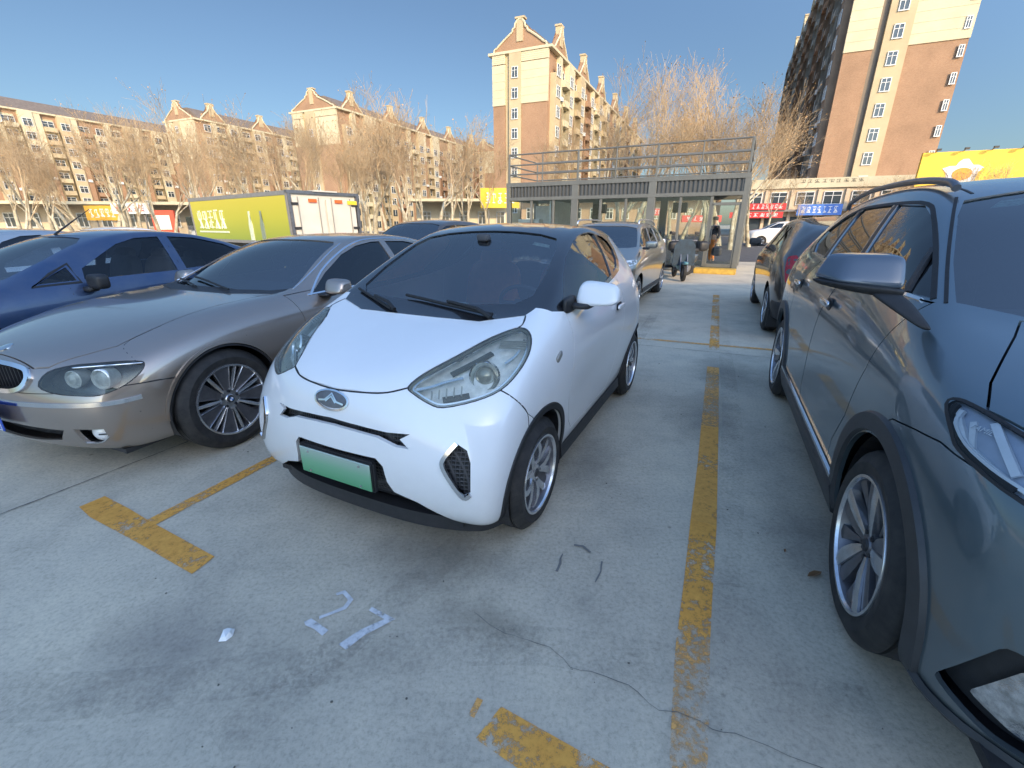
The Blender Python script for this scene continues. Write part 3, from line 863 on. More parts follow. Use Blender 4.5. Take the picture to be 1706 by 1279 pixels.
    for y_, z_ in ((.16, .05), (-.16, .05), (.16, -.05), (-.16, -.05)):
        bm = bmesh.new(); tube(bm, (.002, y_, z_), (.008, y_, z_), .006, seg=10); bobj('bolt', bm, M_ALLOY, p)
    # lower lip
    lip = [(.30, .725, .165), (.385, .66, .16), (.46, .50, .17), (.505, .3, .18), (.52, 0, .185)]
    lp = lip + [(x, -y, z) for x, y, z in reversed(lip[:-1])]
    q = spline(lp, 5); bm = bmesh.new(); rings = []
    for pt in q: 
        i = Vector((pt.x - .06, pt.y * .93, pt.z)); rings.append([bm.verts.new(pt + Vector((0, 0, .07))), bm.verts.new(pt), bm.verts.new(i), bm.verts.new(i + Vector((0, 0, .07)))])
    for A_, B_ in zip(rings, rings[1:]):
        for k in range(4): bm.faces.new((A_[k], B_[k], B_[(k + 1) % 4], A_[(k + 1) % 4]))
    bmesh.ops.recalc_face_normals(bm, faces=bm.faces)
    bobj('lower_lip', bm, M_DARK, root, 40)
    C.line('panel_seam', [(.452,-.349,.84),(.494,-.272,.821),(.519,-.174,.812),(.536,0,.806),(.519,.174,.812),(.494,.272,.821),(.452,.349,.84)], .009, M_SEAM, off=-.001, h=.002, n=4)
    for sg in (1, -1):
        C.line('panel_seam', [(.276, sg*.703, .833),(.239,sg*.765,.781),(.178,sg*.79,.70),(.165,sg*.79,.62)], .007, M_SEAM, off=-.001, h=.0015, n=4)
        C.line('panel_seam', [(-.055,sg*.63,1.022),(-.085,sg*.638,1.03),(-.13,sg*.632,1.048),(-.172,sg*.616,1.068)], .008, M_SEAM, off=-.001, h=.002, n=3)
    # headlamps
    for sg in (1, -1):
        hp = headc if sg == 1 else mirror(headc); d = Vector((dirh.x, dirh.y * sg, dirh.z)).normalized()
        bm = B.patch(grow(hp, .012), d, off=0, step=.04)
        for v in bm.verts: v.co -= d * .062
        hl = bobj('headlight', bm, M_LAMPIN, root, True)
        # side wall of the housing
        bm = bmesh.new(); a = [bm.verts.new(Vector(p_) - d * .004) for p_ in hp]; b = [bm.verts.new(Vector(p_) * 1 - d * .09) for p_ in hp]
        for i in range(len(a)): bm.faces.new((a[i], a[(i + 1) % len(a)], b[(i + 1) % len(a)], b[i]))
        bobj('housing', bm, plain('lamp_housing', (.34, .35, .33), .35, .3, var=.2), hl, True)
        # projector and its ring, low reflector steps
        c = Vector((.225, .60 * sg, .862)); r1 = bmesh.new()
        T = Matrix.Translation(c) @ Vector((.8, .35 * sg, .35)).to_track_quat('Y', 'Z').to_matrix().to_4x4()
        lathe(r1, [(-.06, .066), (.004, .070), (.012, .062), (-.004, .050), (-.01, .046)], 40)
        for v in r1.verts: v.co = T @ v.co
        bobj('lamp_ring', r1, M_CHROME, hl, 40)
        r1 = bmesh.new(); lathe(r1, [(-.012, .044), (.004, .036), (.014, .022), (.018, .001)], 32)
        for v in r1.verts: v.co = T @ v.co
        bobj('projector', r1, plain('projector_glass', (.35, .34, .28), .05, .4, var=.3, scale=40), hl, True)
        def inn(pts, w, m_, off, h=.004, nm='reflector', closed=False, n=4):
            C.line(nm, [B.near(Vector((x, y * sg, z)))[0] for x, y, z in pts], w, m_, off=off, h=h, closed=closed, n=n, parent=hl)
        inn([(.435,.375,.838),(.40,.43,.85),(.35,.48,.862),(.30,.535,.868)], .016, M_CHROME, -.030, .008)
        inn([(.145,.66,.905),(.09,.685,.935),(.03,.69,.965),(-.02,.685,.995)], .014, M_CHROME, -.030, .008)
        inn([(.30,.47,.895),(.20,.53,.93),(.11,.575,.958)], .030, M_DARK, -.046, .006)
        inn([(.405,.49,.80),(.37,.54,.805),(.335,.585,.812)], .030, M_DARK, -.046, .006)
        for k in range(5):
            t = k / 5
            inn([(.440 - .10 * t, .455 + .13 * t, .805 + .006 * t), (.425 - .10 * t, .448 + .13 * t, .818 + .006 * t), (.408 - .10 * t, .44 + .13 * t, .832 + .006 * t)], .006, MATS['lamp_housing'], -.028, .006, n=1)
        for k in range(4):
            t = k / 4
            inn([(.02 - .05 * t, .715 - .012 * t, .955 + .035 * t), (.06 - .05 * t, .66 - .012 * t, .965 + .035 * t), (.09 - .05 * t, .60 - .012 * t, .972 + .035 * t)], .005, MATS['lamp_housing'], -.022, .006, n=2)
        ring = grow([Vector(p_) for p_ in (head if sg == 1 else mirror(head))], -.016)
        C.line('bezel', [B.near(p_)[0] for p_ in ring], .010, M_CHROME, off=-.016, h=.005, closed=True, n=3, parent=hl)
        bm = B.patch(grow(hp, -.0015), d, off=.001, step=.04)
        bobj('lens', bm, glass('hazed_lens', (.93, .95, .90), 1.45, haze=.10, hazecol=(.72, .78, .64)) if 'hazed_lens' not in MATS else MATS['hazed_lens'], hl, True)
        C.line('lamp_seal', head if sg == 1 else mirror(head), .006, M_SEAM, off=-.002, h=.003, closed=True, n=3, parent=hl)
    # emblem: oval ring with a peaked letter shape inside
    e = bmesh.new(); ring = []
    for k in range(40):
        a = 2 * pi * k / 40; ring.append((.556, .098 * cos(a), .764 + .047 * sin(a)))
    em = C.line('emblem', ring, .010, M_CHROME, off=.003, h=.005, closed=True, n=1, smooth=False)
    for seg_ in ([(.56, -.075, .752), (.56, -.035, .758), (.56, 0, .795), (.56, .035, .758), (.56, .075, .752)], [(.56, -.03, .752), (.56, 0, .78), (.56, .03, .752)]):
        C.line('emblem_bar', seg_, .011, M_CHROME, off=.003, h=.004, n=1, smooth=False, parent=em)
    ov = B.patch([(.556, .092 * cos(2 * pi * k / 24), .764 + .042 * sin(2 * pi * k / 24)) for k in range(24)], (.9, 0, .4), off=.002, step=.04)
    bobj('emblem_back', ov, M_ALLOYD, em, True)
    # black wheel arch lips
    for x in (0, -2.15):
        for sg in (1, -1):
            pts = side(B, [(x + .352 * cos(a), .30 + .352 * sin(a)) for a in [(-.18 + (pi + .36) * k / 26) for k in range(27)] if .30 + .352 * sin(a) > .16], sg)
            pts = [p_ for p_ in pts if p_.x < .47]
            C.line('arch_lip', pts, .040, M_RUB, off=.001, h=.006, n=2)
    # sill
    for sg in (1, -1):
        bm = bmesh.new()
        rings = []
        for k in range(12):
            x = -.38 - k * 1.40 / 11
            rings.append([bm.verts.new((x, sg * y, z)) for y, z in ((.760, .265), (.768, .19), (.74, .15), (.60, .15), (.60, .25))])
        for A_, B_ in zip(rings, rings[1:]):
            for k in range(5): bm.faces.new((A_[k], B_[k], B_[(k + 1) % 5], A_[(k + 1) % 5]))
        bm.faces.new(rings[0]); bm.faces.new(rings[-1][::-1]); bmesh.ops.recalc_face_normals(bm, faces=bm.faces)
        bobj('sill', bm, M_DARK, root, 40)
    # side indicator
    for sg in (1, -1):
        loc, nn, _ = B.near(Vector((-.168, .80 * sg, .877)))
        bm = bmesh.new(); rbox(bm, loc + nn * .004, (.07, .014, .034), Matrix.Rotation(.5, 4, 'Y')); bobj('side_indicator', bm, plain('indicator_lens', (.35, .33, .30), .15, .3), root, True)
    # wing mirrors (the far one is folded in)
    def wing(T, sg):
        bm = bmesh.new(); c = [(-.07, .0, -.065), (.06, .0, -.075), (.045, .24, -.055), (-.06, .25, -.05), (-.07, .01, .075), (.01, .02, .055), (-.01, .20, .045), (-.06, .23, .055)]
        hexa(bm, [T @ Vector((x, y * sg, z)) for x, y, z in (c if sg == 1 else [c[1], c[0], c[3], c[2], c[5], c[4], c[7], c[6]])], 3)
        m = bobj('wing_mirror', bm, P, root, True)
        bm = bmesh.new(); rbox(bm, (0, .11 * sg, 0), (.012, .18, .10))
        for v in bm.verts: v.co = T @ (v.co + Vector((-.062, .01 * sg, .005)))
        bobj('mirror_glass', bm, M_CHROME, m, True)
        return m
    m = wing(Matrix.Translation((-.50, .77, 1.15)), 1)
    bm = bmesh.new(); rbox(bm, (-.51, .80, 1.085), (.16, .13, .035)); rbox(bm, (-.44, .755, 1.095), (.16, .035, .09)); bobj('mirror_foot', bm, M_DARK, m, True)
    m = wing(Matrix.Translation((-.66, -.80, 1.13)) @ Matrix.Rotation(-1.45, 4, 'Z'), -1)
    bm = bmesh.new(); rbox(bm, (-.55, -.80, 1.085), (.16, .10, .035)); bobj('mirror_foot', bm, M_DARK, m, True)
    # wipers
    for (pts, w) in (([(-.13, -.10, 1.05), (-.22, .08, 1.10), (-.26, .20, 1.12), (-.20, .42, 1.09), (-.13, .50, 1.06)], 0),):
        pass
    def wiper(base, tip, b2):
        a = B.near(Vector(base))[0]; t = B.near(Vector(tip))[0]; c = B.near(Vector(b2))[0]
        bm = bmesh.new(); up = Vector((.2, 0, .035))
        path_tube(bm, [a + Vector((0, 0, .01)), a.lerp(c, .3) + Vector((0, 0, .035)), c + Vector((0, 0, .03))], [.014, .011, .008], 6)
        P2 = [a.lerp(t, k / 8) for k in range(9)]
        ends = [B.near(p_)[0] + B.near(p_)[1] * .016 for p_ in [t.lerp(c, q_ / 8 * 2) for q_ in range(9)]]
        path_tube(bm, ends, .0085, 6)
        bobj('wiper', bm, M_RUB, root, 40)
    wiper((-.11, .45, 1.04), (-.23, -.17, 1.09), (-.18, .14, 1.075))
    wiper((-.10, -.17, 1.04), (-.26, -.57, 1.11), (-.18, -.38, 1.075))
    # number strip on the dash, sticker at the top of the windscreen
    bm = bmesh.new(); box(bm, (-.45, .03, 1.035), (.02, .14, .035)); bobj('parking_number_card', bm, plain('card_pale', (.55, .75, .68), .5, var=.35, scale=60), root)
    bm = B.patch(topdown(B, [(-.86, .36), (-.84, .47), (-.80, .485), (-.81, .42), (-.82, .36)]), (.45, 0, .9), off=-.012, step=.05)
    bobj('sticker', bm, plain('sticker_pale', (.5, .6, .5), .6, var=.4, scale=50), root)
    # cabin
    bm = bmesh.new()
    rbox(bm, (-.42, 0, .86), (.62, 1.34, .30)); rbox(bm, (-.62, 0, .72), (.30, 1.30, .38)); rbox(bm, (-.66, .34, .98), (.16, .34, .10))
    bobj('dashboard', bm, plain('dash_grey', (.09, .095, .105), .55), root, True)
    bm = bmesh.new(); rbox(bm, (-.66, -.16, .90), (.18, .85, .05)); bobj('dash_trim', bm, plain('orange_leather', (.80, .24, .11), .5), root, True)
    OR = MATS['orange_leather']
    seats(root, (-1.30,), (.34, -.34), .56, OR, OR, h=.56); seats(root, (-1.95,), (.32, -.32), .62, M_INT, h=.36)
    steering_wheel(root, -.80, .34, .98, -1.0)
    bm = bmesh.new(); rbox(bm, (-.90, 0, 1.37), (.03, .22, .07)); tube(bm, (-.90, 0, 1.37), (-.86, 0, 1.44), .012); rbox(bm, (-.84, 0, 1.42), (.06, .09, .05))
    bobj('rear_view_mirror', bm, M_INT, root, True)
    common(root, B, (-2.5, .45, .60), .22)
    for x in (0, -2.15):
        for sg in (1, -1): wheel(root, x, .795, sg, .292, .205, .165, 'five_twin', rot=.25 if x == 0 else .6)
    return root
# ---------------------------------------------------------------- the bronze saloon
def build_bronze():
    B = bmw_surface()
    root = thing('parked_saloon', 'bronze grey saloon with five twin kidney slot grille parked left of the white car', 'car')
    root['label'] = 'bronze grey saloon with chrome rimmed grille parked beside the small white car'
    place(root, (-2.7965, 3.2493), 23.4)
    P = paint('bronze_paint', (.335, .262, .215), .70, .32, dust=.22)
    C = Carver(root, B); C.wy = .90
    C.arches(2.99, .385, .60, z=.36)
    head = [(.772,.47,.64),(.721,.495,.712),(.646,.596,.742),(.574,.703,.75),(.455,.834,.747),(.430,.862,.727),(.470,.870,.68),(.561,.850,.625),(.653,.790,.592),(.705,.701,.594),(.755,.575,.605)]
    head = [B.near(Vector(p))[0] for p in head]; hc = spline(head, 3, True); dh = Vector((.8, .5, .2))
    for sg in (1, -1): C.cut(hc if sg == 1 else mirror(hc), -.12, .3, (dh.x, dh.y * sg, dh.z))
    kid = frontal(B, [(.05, .735), (.14, .745), (.28, .738), (.375, .722), (.405, .675), (.375, .625), (.30, .605), (.14, .600), (.05, .61)])
    kc = rounded(kid, .03, 3)
    for sg in (1, -1): C.cut(kc if sg == 1 else mirror(kc), -.2, .4, (1, 0, 0))
    lg = frontal(B, [(.0, .40), (.24, .402), (.57, .385), (.51, .312), (.33, .295), (.0, .29)])
    C.cut(lg[:] + mirror(lg[1:-1])[::-1], -.3, .4, (1, 0, 0))
    fg = frontal(B, [(.63, .395), (.77, .388), (.765, .335), (.72, .30), (.64, .295)])
    for sg in (1, -1): C.cut(fg if sg == 1 else mirror(fg), -.12, .4, (1, 0, 0))
    wsx = [(-.60, 0), (-.62, .35), (-.70, .60), (-.80, .735), (-.95, .70), (-1.25, .615), (-1.50, .555), (-1.56, .50), (-1.52, .25)]
    ws = topdown(B, wsx + [(-1.50, 0)] + [(x, -y) for x, y in wsx[1:]][::-1])
    C.cut(ws, -.4, .5, (.45, 0, .9))
    fw = [(-.90,.965),(-1.15,1.10),(-1.45,1.235),(-1.70,1.305),(-1.95,1.335),(-2.08,1.335),(-2.08,.99),(-1.5,.98)]
    rw = [(-2.17,1.335),(-2.5,1.325),(-2.85,1.27),(-3.05,1.19),(-3.22,1.08),(-3.22,1.01),(-2.17,.995)]
    for w in (fw, rw): C.cut([(x, 0, z) for x, z in w], -1.5, 1.5, (0, 1, 0))
    bw = topdown(B, [(-2.95, .50), (-3.45, .56), (-3.5, 0), (-3.45, -.56), (-2.95, -.50), (-2.92, 0)])
    C.cut(bw, -.3, .5, (0, 0, 1))
    hood = [(.75, .0), (.745, .40), (.71, .485), (.57, .60), (.45, .672), (.207, .672), (-.228, .640), (-.50, .66), (-.64, .70), (-.60, .60), (-.50, .35), (-.485, 0)]
    C.take('bonnet', [(x, y, .9) for x, y in hood] + [(x, -y, .9) for x, y in hood[1:-1]][::-1], -.35, .8, (0, 0, 1), P, .003)
    cow = [(-.49, 0), (-.505, .35), (-.605, .60), (-.645, .70), (-.80, .72), (-.9, .0)]
    C.take('cowl_panel', [(x, y, .9) for x, y in cow] + [(x, -y, .9) for x, y in cow[1:-1]][::-1], -.1, .3, (0, 0, 1), M_DARK, 0)
    door = [(-.66, .99), (-.70, .80), (-.68, .45), (-.72, .27), (-2.08, .27), (-2.12, .5), (-2.12, 1.40), (-1.2, 1.40), (-.9, 1.2)]
    bump = [(.29, .60), (.40, .622), (.56, .628), (.62, .62), (.80, .60), (1.2, .60), (1.2, 0), (.2, 0), (.2, .60)]
    C.take('front_bumper', [(x, 0, z) for x, z in bump], -1.5, 1.5, (0, 1, 0), P, .002)
    dr = [(-.66, .97), (-.70, .80), (-.68, .45), (-.72, .27), (-2.10, .27), (-2.12, .5), (-2.12, 1.02), (-.95, .99)]
    for sg in (1, -1):
        d = C.take('door', [(x, 0, z) for x, z in dr], .3, 1.3, (0, sg, 0), P, .002)
        bm = bmesh.new(); loc = B.near(Vector((-1.9, .95 * sg, .80)))[0]; rbox(bm, loc + Vector((0, .02 * sg, 0)), (.22, .03, .035)); bobj('handle', bm, P, d, True)
    C.done(P)
    C.pane('windscreen', ws, glass('green_glass', (.85, .95, .92), 2.6), (.45, 0, .9))
    for sg in (1, -1):
        for w in (fw, rw): C.pane('window', side(B, w, sg), M_GLASSD, (0, sg, 0))
    C.pane('rear_window', bw, M_GLASSD, (0, 0, 1))
    for sg in (1, -1):
        tr = [(-.86, .95), (-1.13, 1.115), (-1.45, 1.255), (-1.70, 1.328), (-1.95, 1.358), (-2.5, 1.348), (-2.87, 1.29), (-3.08, 1.205), (-3.25, 1.09)]
        C.line('window_trim', side(B, tr, sg), .020, M_CHROME, off=.001, h=.006, n=4)
        C.line('window_trim', side(B, [(-.84, .955), (-1.5, .968), (-2.2, .983), (-3.25, 1.0)], sg), .018, M_CHROME, off=.001, h=.006, n=3)
        C.line('pillar_trim', [B.near(Vector(p_))[0] for p_ in [(-.80, sg * .745, .99), (-1.10, sg * .69, 1.14), (-1.35, sg * .63, 1.26), (-1.56, sg * .585, 1.36)]], .012, M_CHROME, off=.0, h=.003, n=4)
        # kidney slot with a chrome frame
        kk = kc if sg == 1 else mirror(kc)
        C.line('grille_frame', kk, .032, M_CHROME, off=.004, h=.012, closed=True, n=1, smooth=False)
        bm = B.patch(grow(kk, .01), (1, 0, 0), off=-.05, step=.05); g = bobj('grille', bm, M_DARK, root, True)
        bm = bmesh.new()
        for k in range(11):
            y = sg * (.075 + k * .030); loc = B.bvh.ray_cast(Vector((3, y, .67)), Vector((-1, 0, 0)))[0]
            box(bm, (loc.x - .035, y, .67), (.03, .006, .125))
        bobj('grille_bars', bm, plain('grille_bar', (.05, .05, .055), .3, .4), g)
        f_ = fg if sg == 1 else mirror(fg)
        bm = B.patch(grow(f_, .01), (1, 0, 0), off=-.06, step=.05); rc = bobj('fog_lamp_recess', bm, M_DARK, root, True)
        bm = bmesh.new(); T = Matrix.Translation((.672, .702 * sg, .35)) @ Vector((.9, .35 * sg, 0)).to_track_quat('Y', 'Z').to_matrix().to_4x4()
        lathe(bm, [(-.05, .046), (.0, .046), (.004, .040), (.012, .025), (.015, .001)], 28)
        for v in bm.verts: v.co = T @ v.co
        bobj('fog_lamp', bm, M_LAMPIN, rc, 40)
        C.line('fog_trim', [f_[4], f_[3], f_[2]], .010, M_CHROME, off=.0, h=.004, n=3, parent=rc)
        # headlamp
        hp = hc if sg == 1 else mirror(hc); d = Vector((dh.x, dh.y * sg, dh.z)).normalized()
        bm = B.patch(grow(hp, .012), d, off=0, step=.05)
        for v in bm.verts: v.co -= d * .085
        hl = bobj('headlight', bm, plain('dark_reflector', (.10, .11, .11), .25, .6, var=.3, scale=20), root, True)
        bm = bmesh.new(); a = [bm.verts.new(Vector(p_) - d * .004) for p_ in hp]; b = [bm.verts.new(Vector(p_) - d * .10) for p_ in hp]
        for i in range(len(a)): bm.faces.new((a[i], a[(i + 1) % len(a)], b[(i + 1) % len(a)], b[i]))
        bobj('housing', bm, plain('lamp_housing_dark', (.12, .13, .13), .4, .3), hl, True)
        for (cx, cy, cz, rr) in ((.60, .74, .665, .060), (.665, .60, .665, .052)):
            T = Matrix.Translation((cx, cy * sg, cz)) @ Vector((.9, .30 * sg, .05)).to_track_quat('Y', 'Z').to_matrix().to_4x4()
            bm = bmesh.new(); lathe(bm, [(-.07, rr * .9), (.005, rr), (.008, rr * .9), (-.01, rr * .78), (.012, rr * .55), (.02, .001)], 32)
            for v in bm.verts: v.co = T @ v.co
            bobj('projector', bm, M_LAMPIN, hl, 40)
        bm = bmesh.new(); rbox(bm, (.55, .74 * sg, .735), (.34, .025, .012), Matrix.Rotation(-.85 * sg, 4, 'Z')); bobj('brow', bm, M_CHROME, hl, True)
        bm = B.patch(grow(hp, -.001), d, off=.001, step=.05)
        bobj('lens', bm, glass('smoky_lens', (.75, .80, .76), 1.5, haze=.10, hazecol=(.3, .34, .3)) if 'smoky_lens' not in MATS else MATS['smoky_lens'], hl, True)
        C.line('lamp_seal', head if sg == 1 else mirror(head), .007, M_SEAM, off=-.002, h=.003, closed=True, n=3, parent=hl)
        C.line('crease', [B.near(Vector(p_))[0] for p_ in [(.455, sg * .83, .75), (.42, sg * .69, .82), (.2, sg * .675, .888), (-.22, sg * .645, .955), (-.55, sg * .665, .98)]], .005, M_SEAM, off=-.001, h=.0012, n=4)
        C.line('panel_seam', [B.near(Vector(p_))[0] for p_ in [(.561, sg * .85, .627), (.445, sg * .893, .621), (.29, sg * .92, .612)]], .007, M_SEAM, off=-.001, h=.0015, n=4)
    C.line('bumper_trim', [(.50, -.885, .545), (.60, -.845, .54), (.70, -.75, .541), (.80, -.48, .537), (.865, 0, .531), (.80, .48, .537), (.70, .75, .541), (.60, .845, .54), (.50, .885, .545)], .032, M_CHROME, off=.0, h=.006, n=5)
    C.line('bumper_crease', [(.453, .86, .32), (.643, .79, .345), (.70, .74, .35)], .006, M_SEAM, off=-.002, h=.002)
    bm = B.patch(frontal(B, [(-.62, .42), (.62, .42), (.60, .27), (-.60, .27)]), (1, 0, 0), off=-.06, step=.06); bobj('lower_grille', bm, M_MESH, root, True)
    # blue number plate, partly out of frame
    bl = plain('plate_blue', (.02, .09, .42), .35, var=.1)
    pl = plate(root, (.905, .02, .45), (.46, .15), bl)
    bm = bmesh.new(); wx = .006
    def seg(y0, z0, y1, z1, t=.011):
        tube(bm, (wx, y0, z0), (wx, y1, z1), t / 2, seg=4)
    for k, ch in enumerate(('L', 'bars', 'bars2', 'seven')):
        y = .185 - k * .075
        if ch == 'L': seg(y - .02, .04, y - .02, -.04); seg(y - .02, -.04, y + .02, -.04)
        elif ch == 'bars': seg(y - .02, .04, y - .02, -.04); seg(y + .02, .04, y + .02, -.04); seg(y - .02, 0, y + .02, 0)
        elif ch == 'bars2': seg(y, .04, y, -.04)
        else: seg(y - .02, .04, y + .02, .04); seg(y + .02, .04, y, -.04)
    # no invented characters: the visible edge of the plate shows only a white border
    bm.free(); bm = bmesh.new()
    for (c, s_) in (((.006, 0, .066), (.002, .44, .004)), ((.006, 0, -.066), (.002, .44, .004)), ((.006, .22, 0), (.002, .004, .132)), ((.006, -.22, 0), (.002, .004, .132))): box(bm, c, s_)
    bobj('border', bm, plain('plate_white', (.75, .76, .78), .4), pl)
    for sg in (1, -1):
        for x in (0, -2.99):
            pts = side(B, [(x + .395 * cos(a), .36 + .395 * sin(a)) for a in [(-.05 + (pi + .1) * k / 26) for k in range(27)]], sg)
            C.line('arch_lip', pts, .022, P, off=.001, h=.010, n=2)
            C.line('arch_edge', [p_ + Vector(((x - p_.x) * .05, 0, (.36 - p_.z) * .05)) for p_ in pts], .012, M_DARK, off=.002, h=.004, n=2)
            wheel(root, x, .93, sg, .351, .247, .235, 'turbine', rot=.15)
        T = Matrix.Translation((-1.0, .90 * sg, 1.0))
        bm = bmesh.new(); c = [(-.10, .0, -.05), (.06, .0, -.055), (.06, .20, -.05), (-.10, .22, -.045), (-.10, .0, .08), (.02, .01, .075), (.01, .19, .065), (-.10, .21, .07)]
        hexa(bm, [T @ Vector((x, y * sg, z)) for x, y, z in (c if sg == 1 else [c[1], c[0], c[3], c[2], c[5], c[4], c[7], c[6]])], 3)
        m = bobj('wing_mirror', bm, P, root, True)
        bm = bmesh.new(); rbox(bm, (-1.0, .90 * sg, .945), (.14, .14, .03)); bobj('mirror_foot', bm, M_DARK, m, True)
    bm = bmesh.new(); e = B.near(Vector((.70, 0, .80))); T = Matrix.Translation(e[0]) @ e[1].to_track_quat('Y', 'Z').to_matrix().to_4x4()
    lathe(bm, [(-.002, .041), (.004, .041), (.005, .03), (.006, .001)], 32)
    for v in bm.verts: v.co = T @ v.co
    bobj('emblem', bm, M_CHROME, root, 40)
    bm = bmesh.new()
    rbox(bm, (-1.0, 0, .86), (.55, 1.5, .28)); bobj('dashboard', bm, M_INT, root, True)
    beige = plain('seat_dark', (.12, .12, .125), .7)
    seats(root, (-1.95,), (.40, -.40), .48, beige, h=.56); seats(root, (-2.75,), (.40, -.40), .50, beige, h=.46)
    steering_wheel(root, -1.28, .40, .90, -1.0)
    for y in (.22, -.05):
        bm = bmesh.new(); rbox(bm, (-1.45, y, 1.26), (.02, .15, .05)); 
        bobj('sun_visor' if y < 0 else 'rear_view_mirror', bm, M_INT, root, True)
    for (b_, t_) in (((-.56, .30, .985), (-.72, -.35, 1.05)), ((-.56, -.10, .985), (-.74, -.62, 1.05))):
        bm = bmesh.new(); path_tube(bm, [B.near(Vector(b_).lerp(Vector(t_), k / 6))[0] + Vector((0, 0, .018)) for k in range(7)], .009, 6); bobj('wiper', bm, M_RUB, root, 40)
    common(root, B, (-3.8, .6, .75), .2)
    return root
# ---------------------------------------------------------------- the grey-blue SUV on the right
def build_suv():
    B = suv_surface()
    root = thing('parked_suv', 'large grey blue sport utility vehicle cut off by the right edge of the photo', 'car')
    place(root, (2.1634, 1.0052), 23.9)
    P = paint('slate_paint', (.115, .175, .205), .70, .36, dust=.10, ior=1.6)
    Q = plain('cladding_plastic', (.035, .037, .04), .45, var=.2, scale=12, bump=.1, bscale=300)
    C = Carver(root, B); C.wy = .90
    C.arches(2.80, .415, .60, z=.37)
    head = [(.30,-.870,1.040),(.225,-.895,1.040),(.215,-.910,1.018),(.307,-.916,.965),(.36,-.915,.940),(.50,-.885,.915),(.62,-.80,.895),(.74,-.66,.890),(.80,-.50,.895),(.80,-.48,.955),(.74,-.60,.985),(.62,-.72,1.01),(.46,-.82,1.03)]
    head = [B.near(Vector(p))[0] for p in head]; dh = Vector((.7, -.6, .35))
    hc = rounded(head, .02, 3)
    for sg in (-1, 1): C.cut(hc if sg == -1 else mirror(hc), -.10, .3, (dh.x, dh.y * -sg, dh.z))
    fogp = [(.46, -.90, .40), (.66, -.80, .60), (.74, -.70, .60), (.78, -.58, .50), (.76, -.60, .34), (.62, -.78, .30)]
    fogp = [(.535, -.885, .345), (.64, -.835, .585), (.73, -.74, .60), (.80, -.62, .52), (.76, -.66, .33), (.65, -.79, .30)]
    fogp = [B.near(Vector(p))[0] for p in fogp]; fc = rounded(fogp, .02, 2); dfg = Vector((.75, -.65, 0))
    for sg in (-1, 1): C.cut(fc if sg == -1 else mirror(fc), -.08, .3, (dfg.x, dfg.y * -sg, 0))
    gr = frontal(B, [(-.47, .86), (-.42, .93), (0, .95), (.42, .93), (.47, .86), (.44, .62), (.40, .48), (-.40, .48), (-.44, .62)])
    C.cut(gr, -.3, .5, (1, 0, 0))
    wsx = [(-.05, 0), (-.08, .40), (-.16, .64), (-.27, .775), (-.50, .735), (-.80, .66), (-.93, .61), (-.96, .40)]
    ws = topdown(B, wsx + [(-.90, 0)] + [(x, -y) for x, y in wsx[1:]][::-1])
    C.cut(ws, -.35, .5, (.5, 0, .85))
    w1 = [(-.34,1.245),(-.66,1.415),(-.93,1.545),(-1.08,1.59),(-1.40,1.605),(-1.20,1.275)]
    w1 = [(-.33,1.243),(-.64,1.41),(-.90,1.535),(-1.06,1.585),(-1.41,1.60),(-1.22,1.27),(-.80,1.25)]
    w2 = [(-1.50,1.603),(-2.08,1.597),(-2.12,1.57),(-1.99,1.285),(-1.31,1.272)]
    w3 = [(-2.20,1.585),(-2.45,1.545),(-2.66,1.45),(-2.66,1.36),(-2.50,1.30),(-2.08,1.287)]
    for w in (w1, w2, w3): C.cut([(x, 0, z) for x, z in w], -1.5, 1.5, (0, 1, 0))
    hood = [(.80, 0), (.79, .30), (.74, .50), (.60, .70), (.46, .80), (.305, .862), (.20, .827), (.086, .768), (-.043, .70), (-.14, .655), (-.06, .40), (-.03, 0)]
    C.take('bonnet', [(x, y, 1.1) for x, y in hood] + [(x, -y, 1.1) for x, y in hood[1:-1]][::-1], -.2, .8, (0, 0, 1), P, .003)
    d1 = [(-.56, 1.25), (-.40, 1.20), (-.38, .95), (-.46, .70), (-.60, .52), (-.64, .36), (-1.50, .36), (-1.52, .5), (-1.44, 1.0), (-1.36, 1.27), (-.80, 1.24)]
    d1 = [(-.31, 1.232), (-.36, .95), (-.46, .70), (-.60, .52), (-.64, .36), (-1.50, .36), (-1.52, .5), (-1.40, 1.0), (-1.27, 1.258), (-.80, 1.238)]
    d2 = [(-1.28, 1.258), (-1.41, 1.0), (-1.53, .5), (-1.51, .36), (-2.25, .36), (-2.32, .55), (-2.45, .80), (-2.42, 1.0), (-2.05, 1.272)]
    for sg in (1, -1):
        for nm, dd, hx in (('front', d1, -1.27), ('rear', d2, -2.28)):
            d = C.take('door', [(x, 0, z) for x, z in dd], .3, 1.3, (0, sg, 0), P, .003)
            bm = bmesh.new(); loc = B.near(Vector((hx, .95 * sg, 1.075)))[0]; rbox(bm, loc + Vector((0, .028 * sg, .01)), (.21, .022, .035)); bobj('handle', bm, M_CHROME, d, True)
            bm = bmesh.new(); rbox(bm, loc + Vector((0, .002 * sg, 0)), (.12, .012, .07)); bobj('handle_recess', bm, M_DARK, d, True)
    bump = [(.03, .885), (.177, .913), (.30, .930), (.36, .925), (1.3, .90), (1.3, -.1), (-.1, -.1), (-.1, .80)]
    C.take('front_bumper', [(x, 0, z) for x, z in bump], -1.5, 1.5, (0, 1, 0), P, .0025)
    C.done(P)
    C.pane('windscreen', ws, glass('suv_windscreen', (.75, .80, .80), 2.4), (.5, 0, .85))
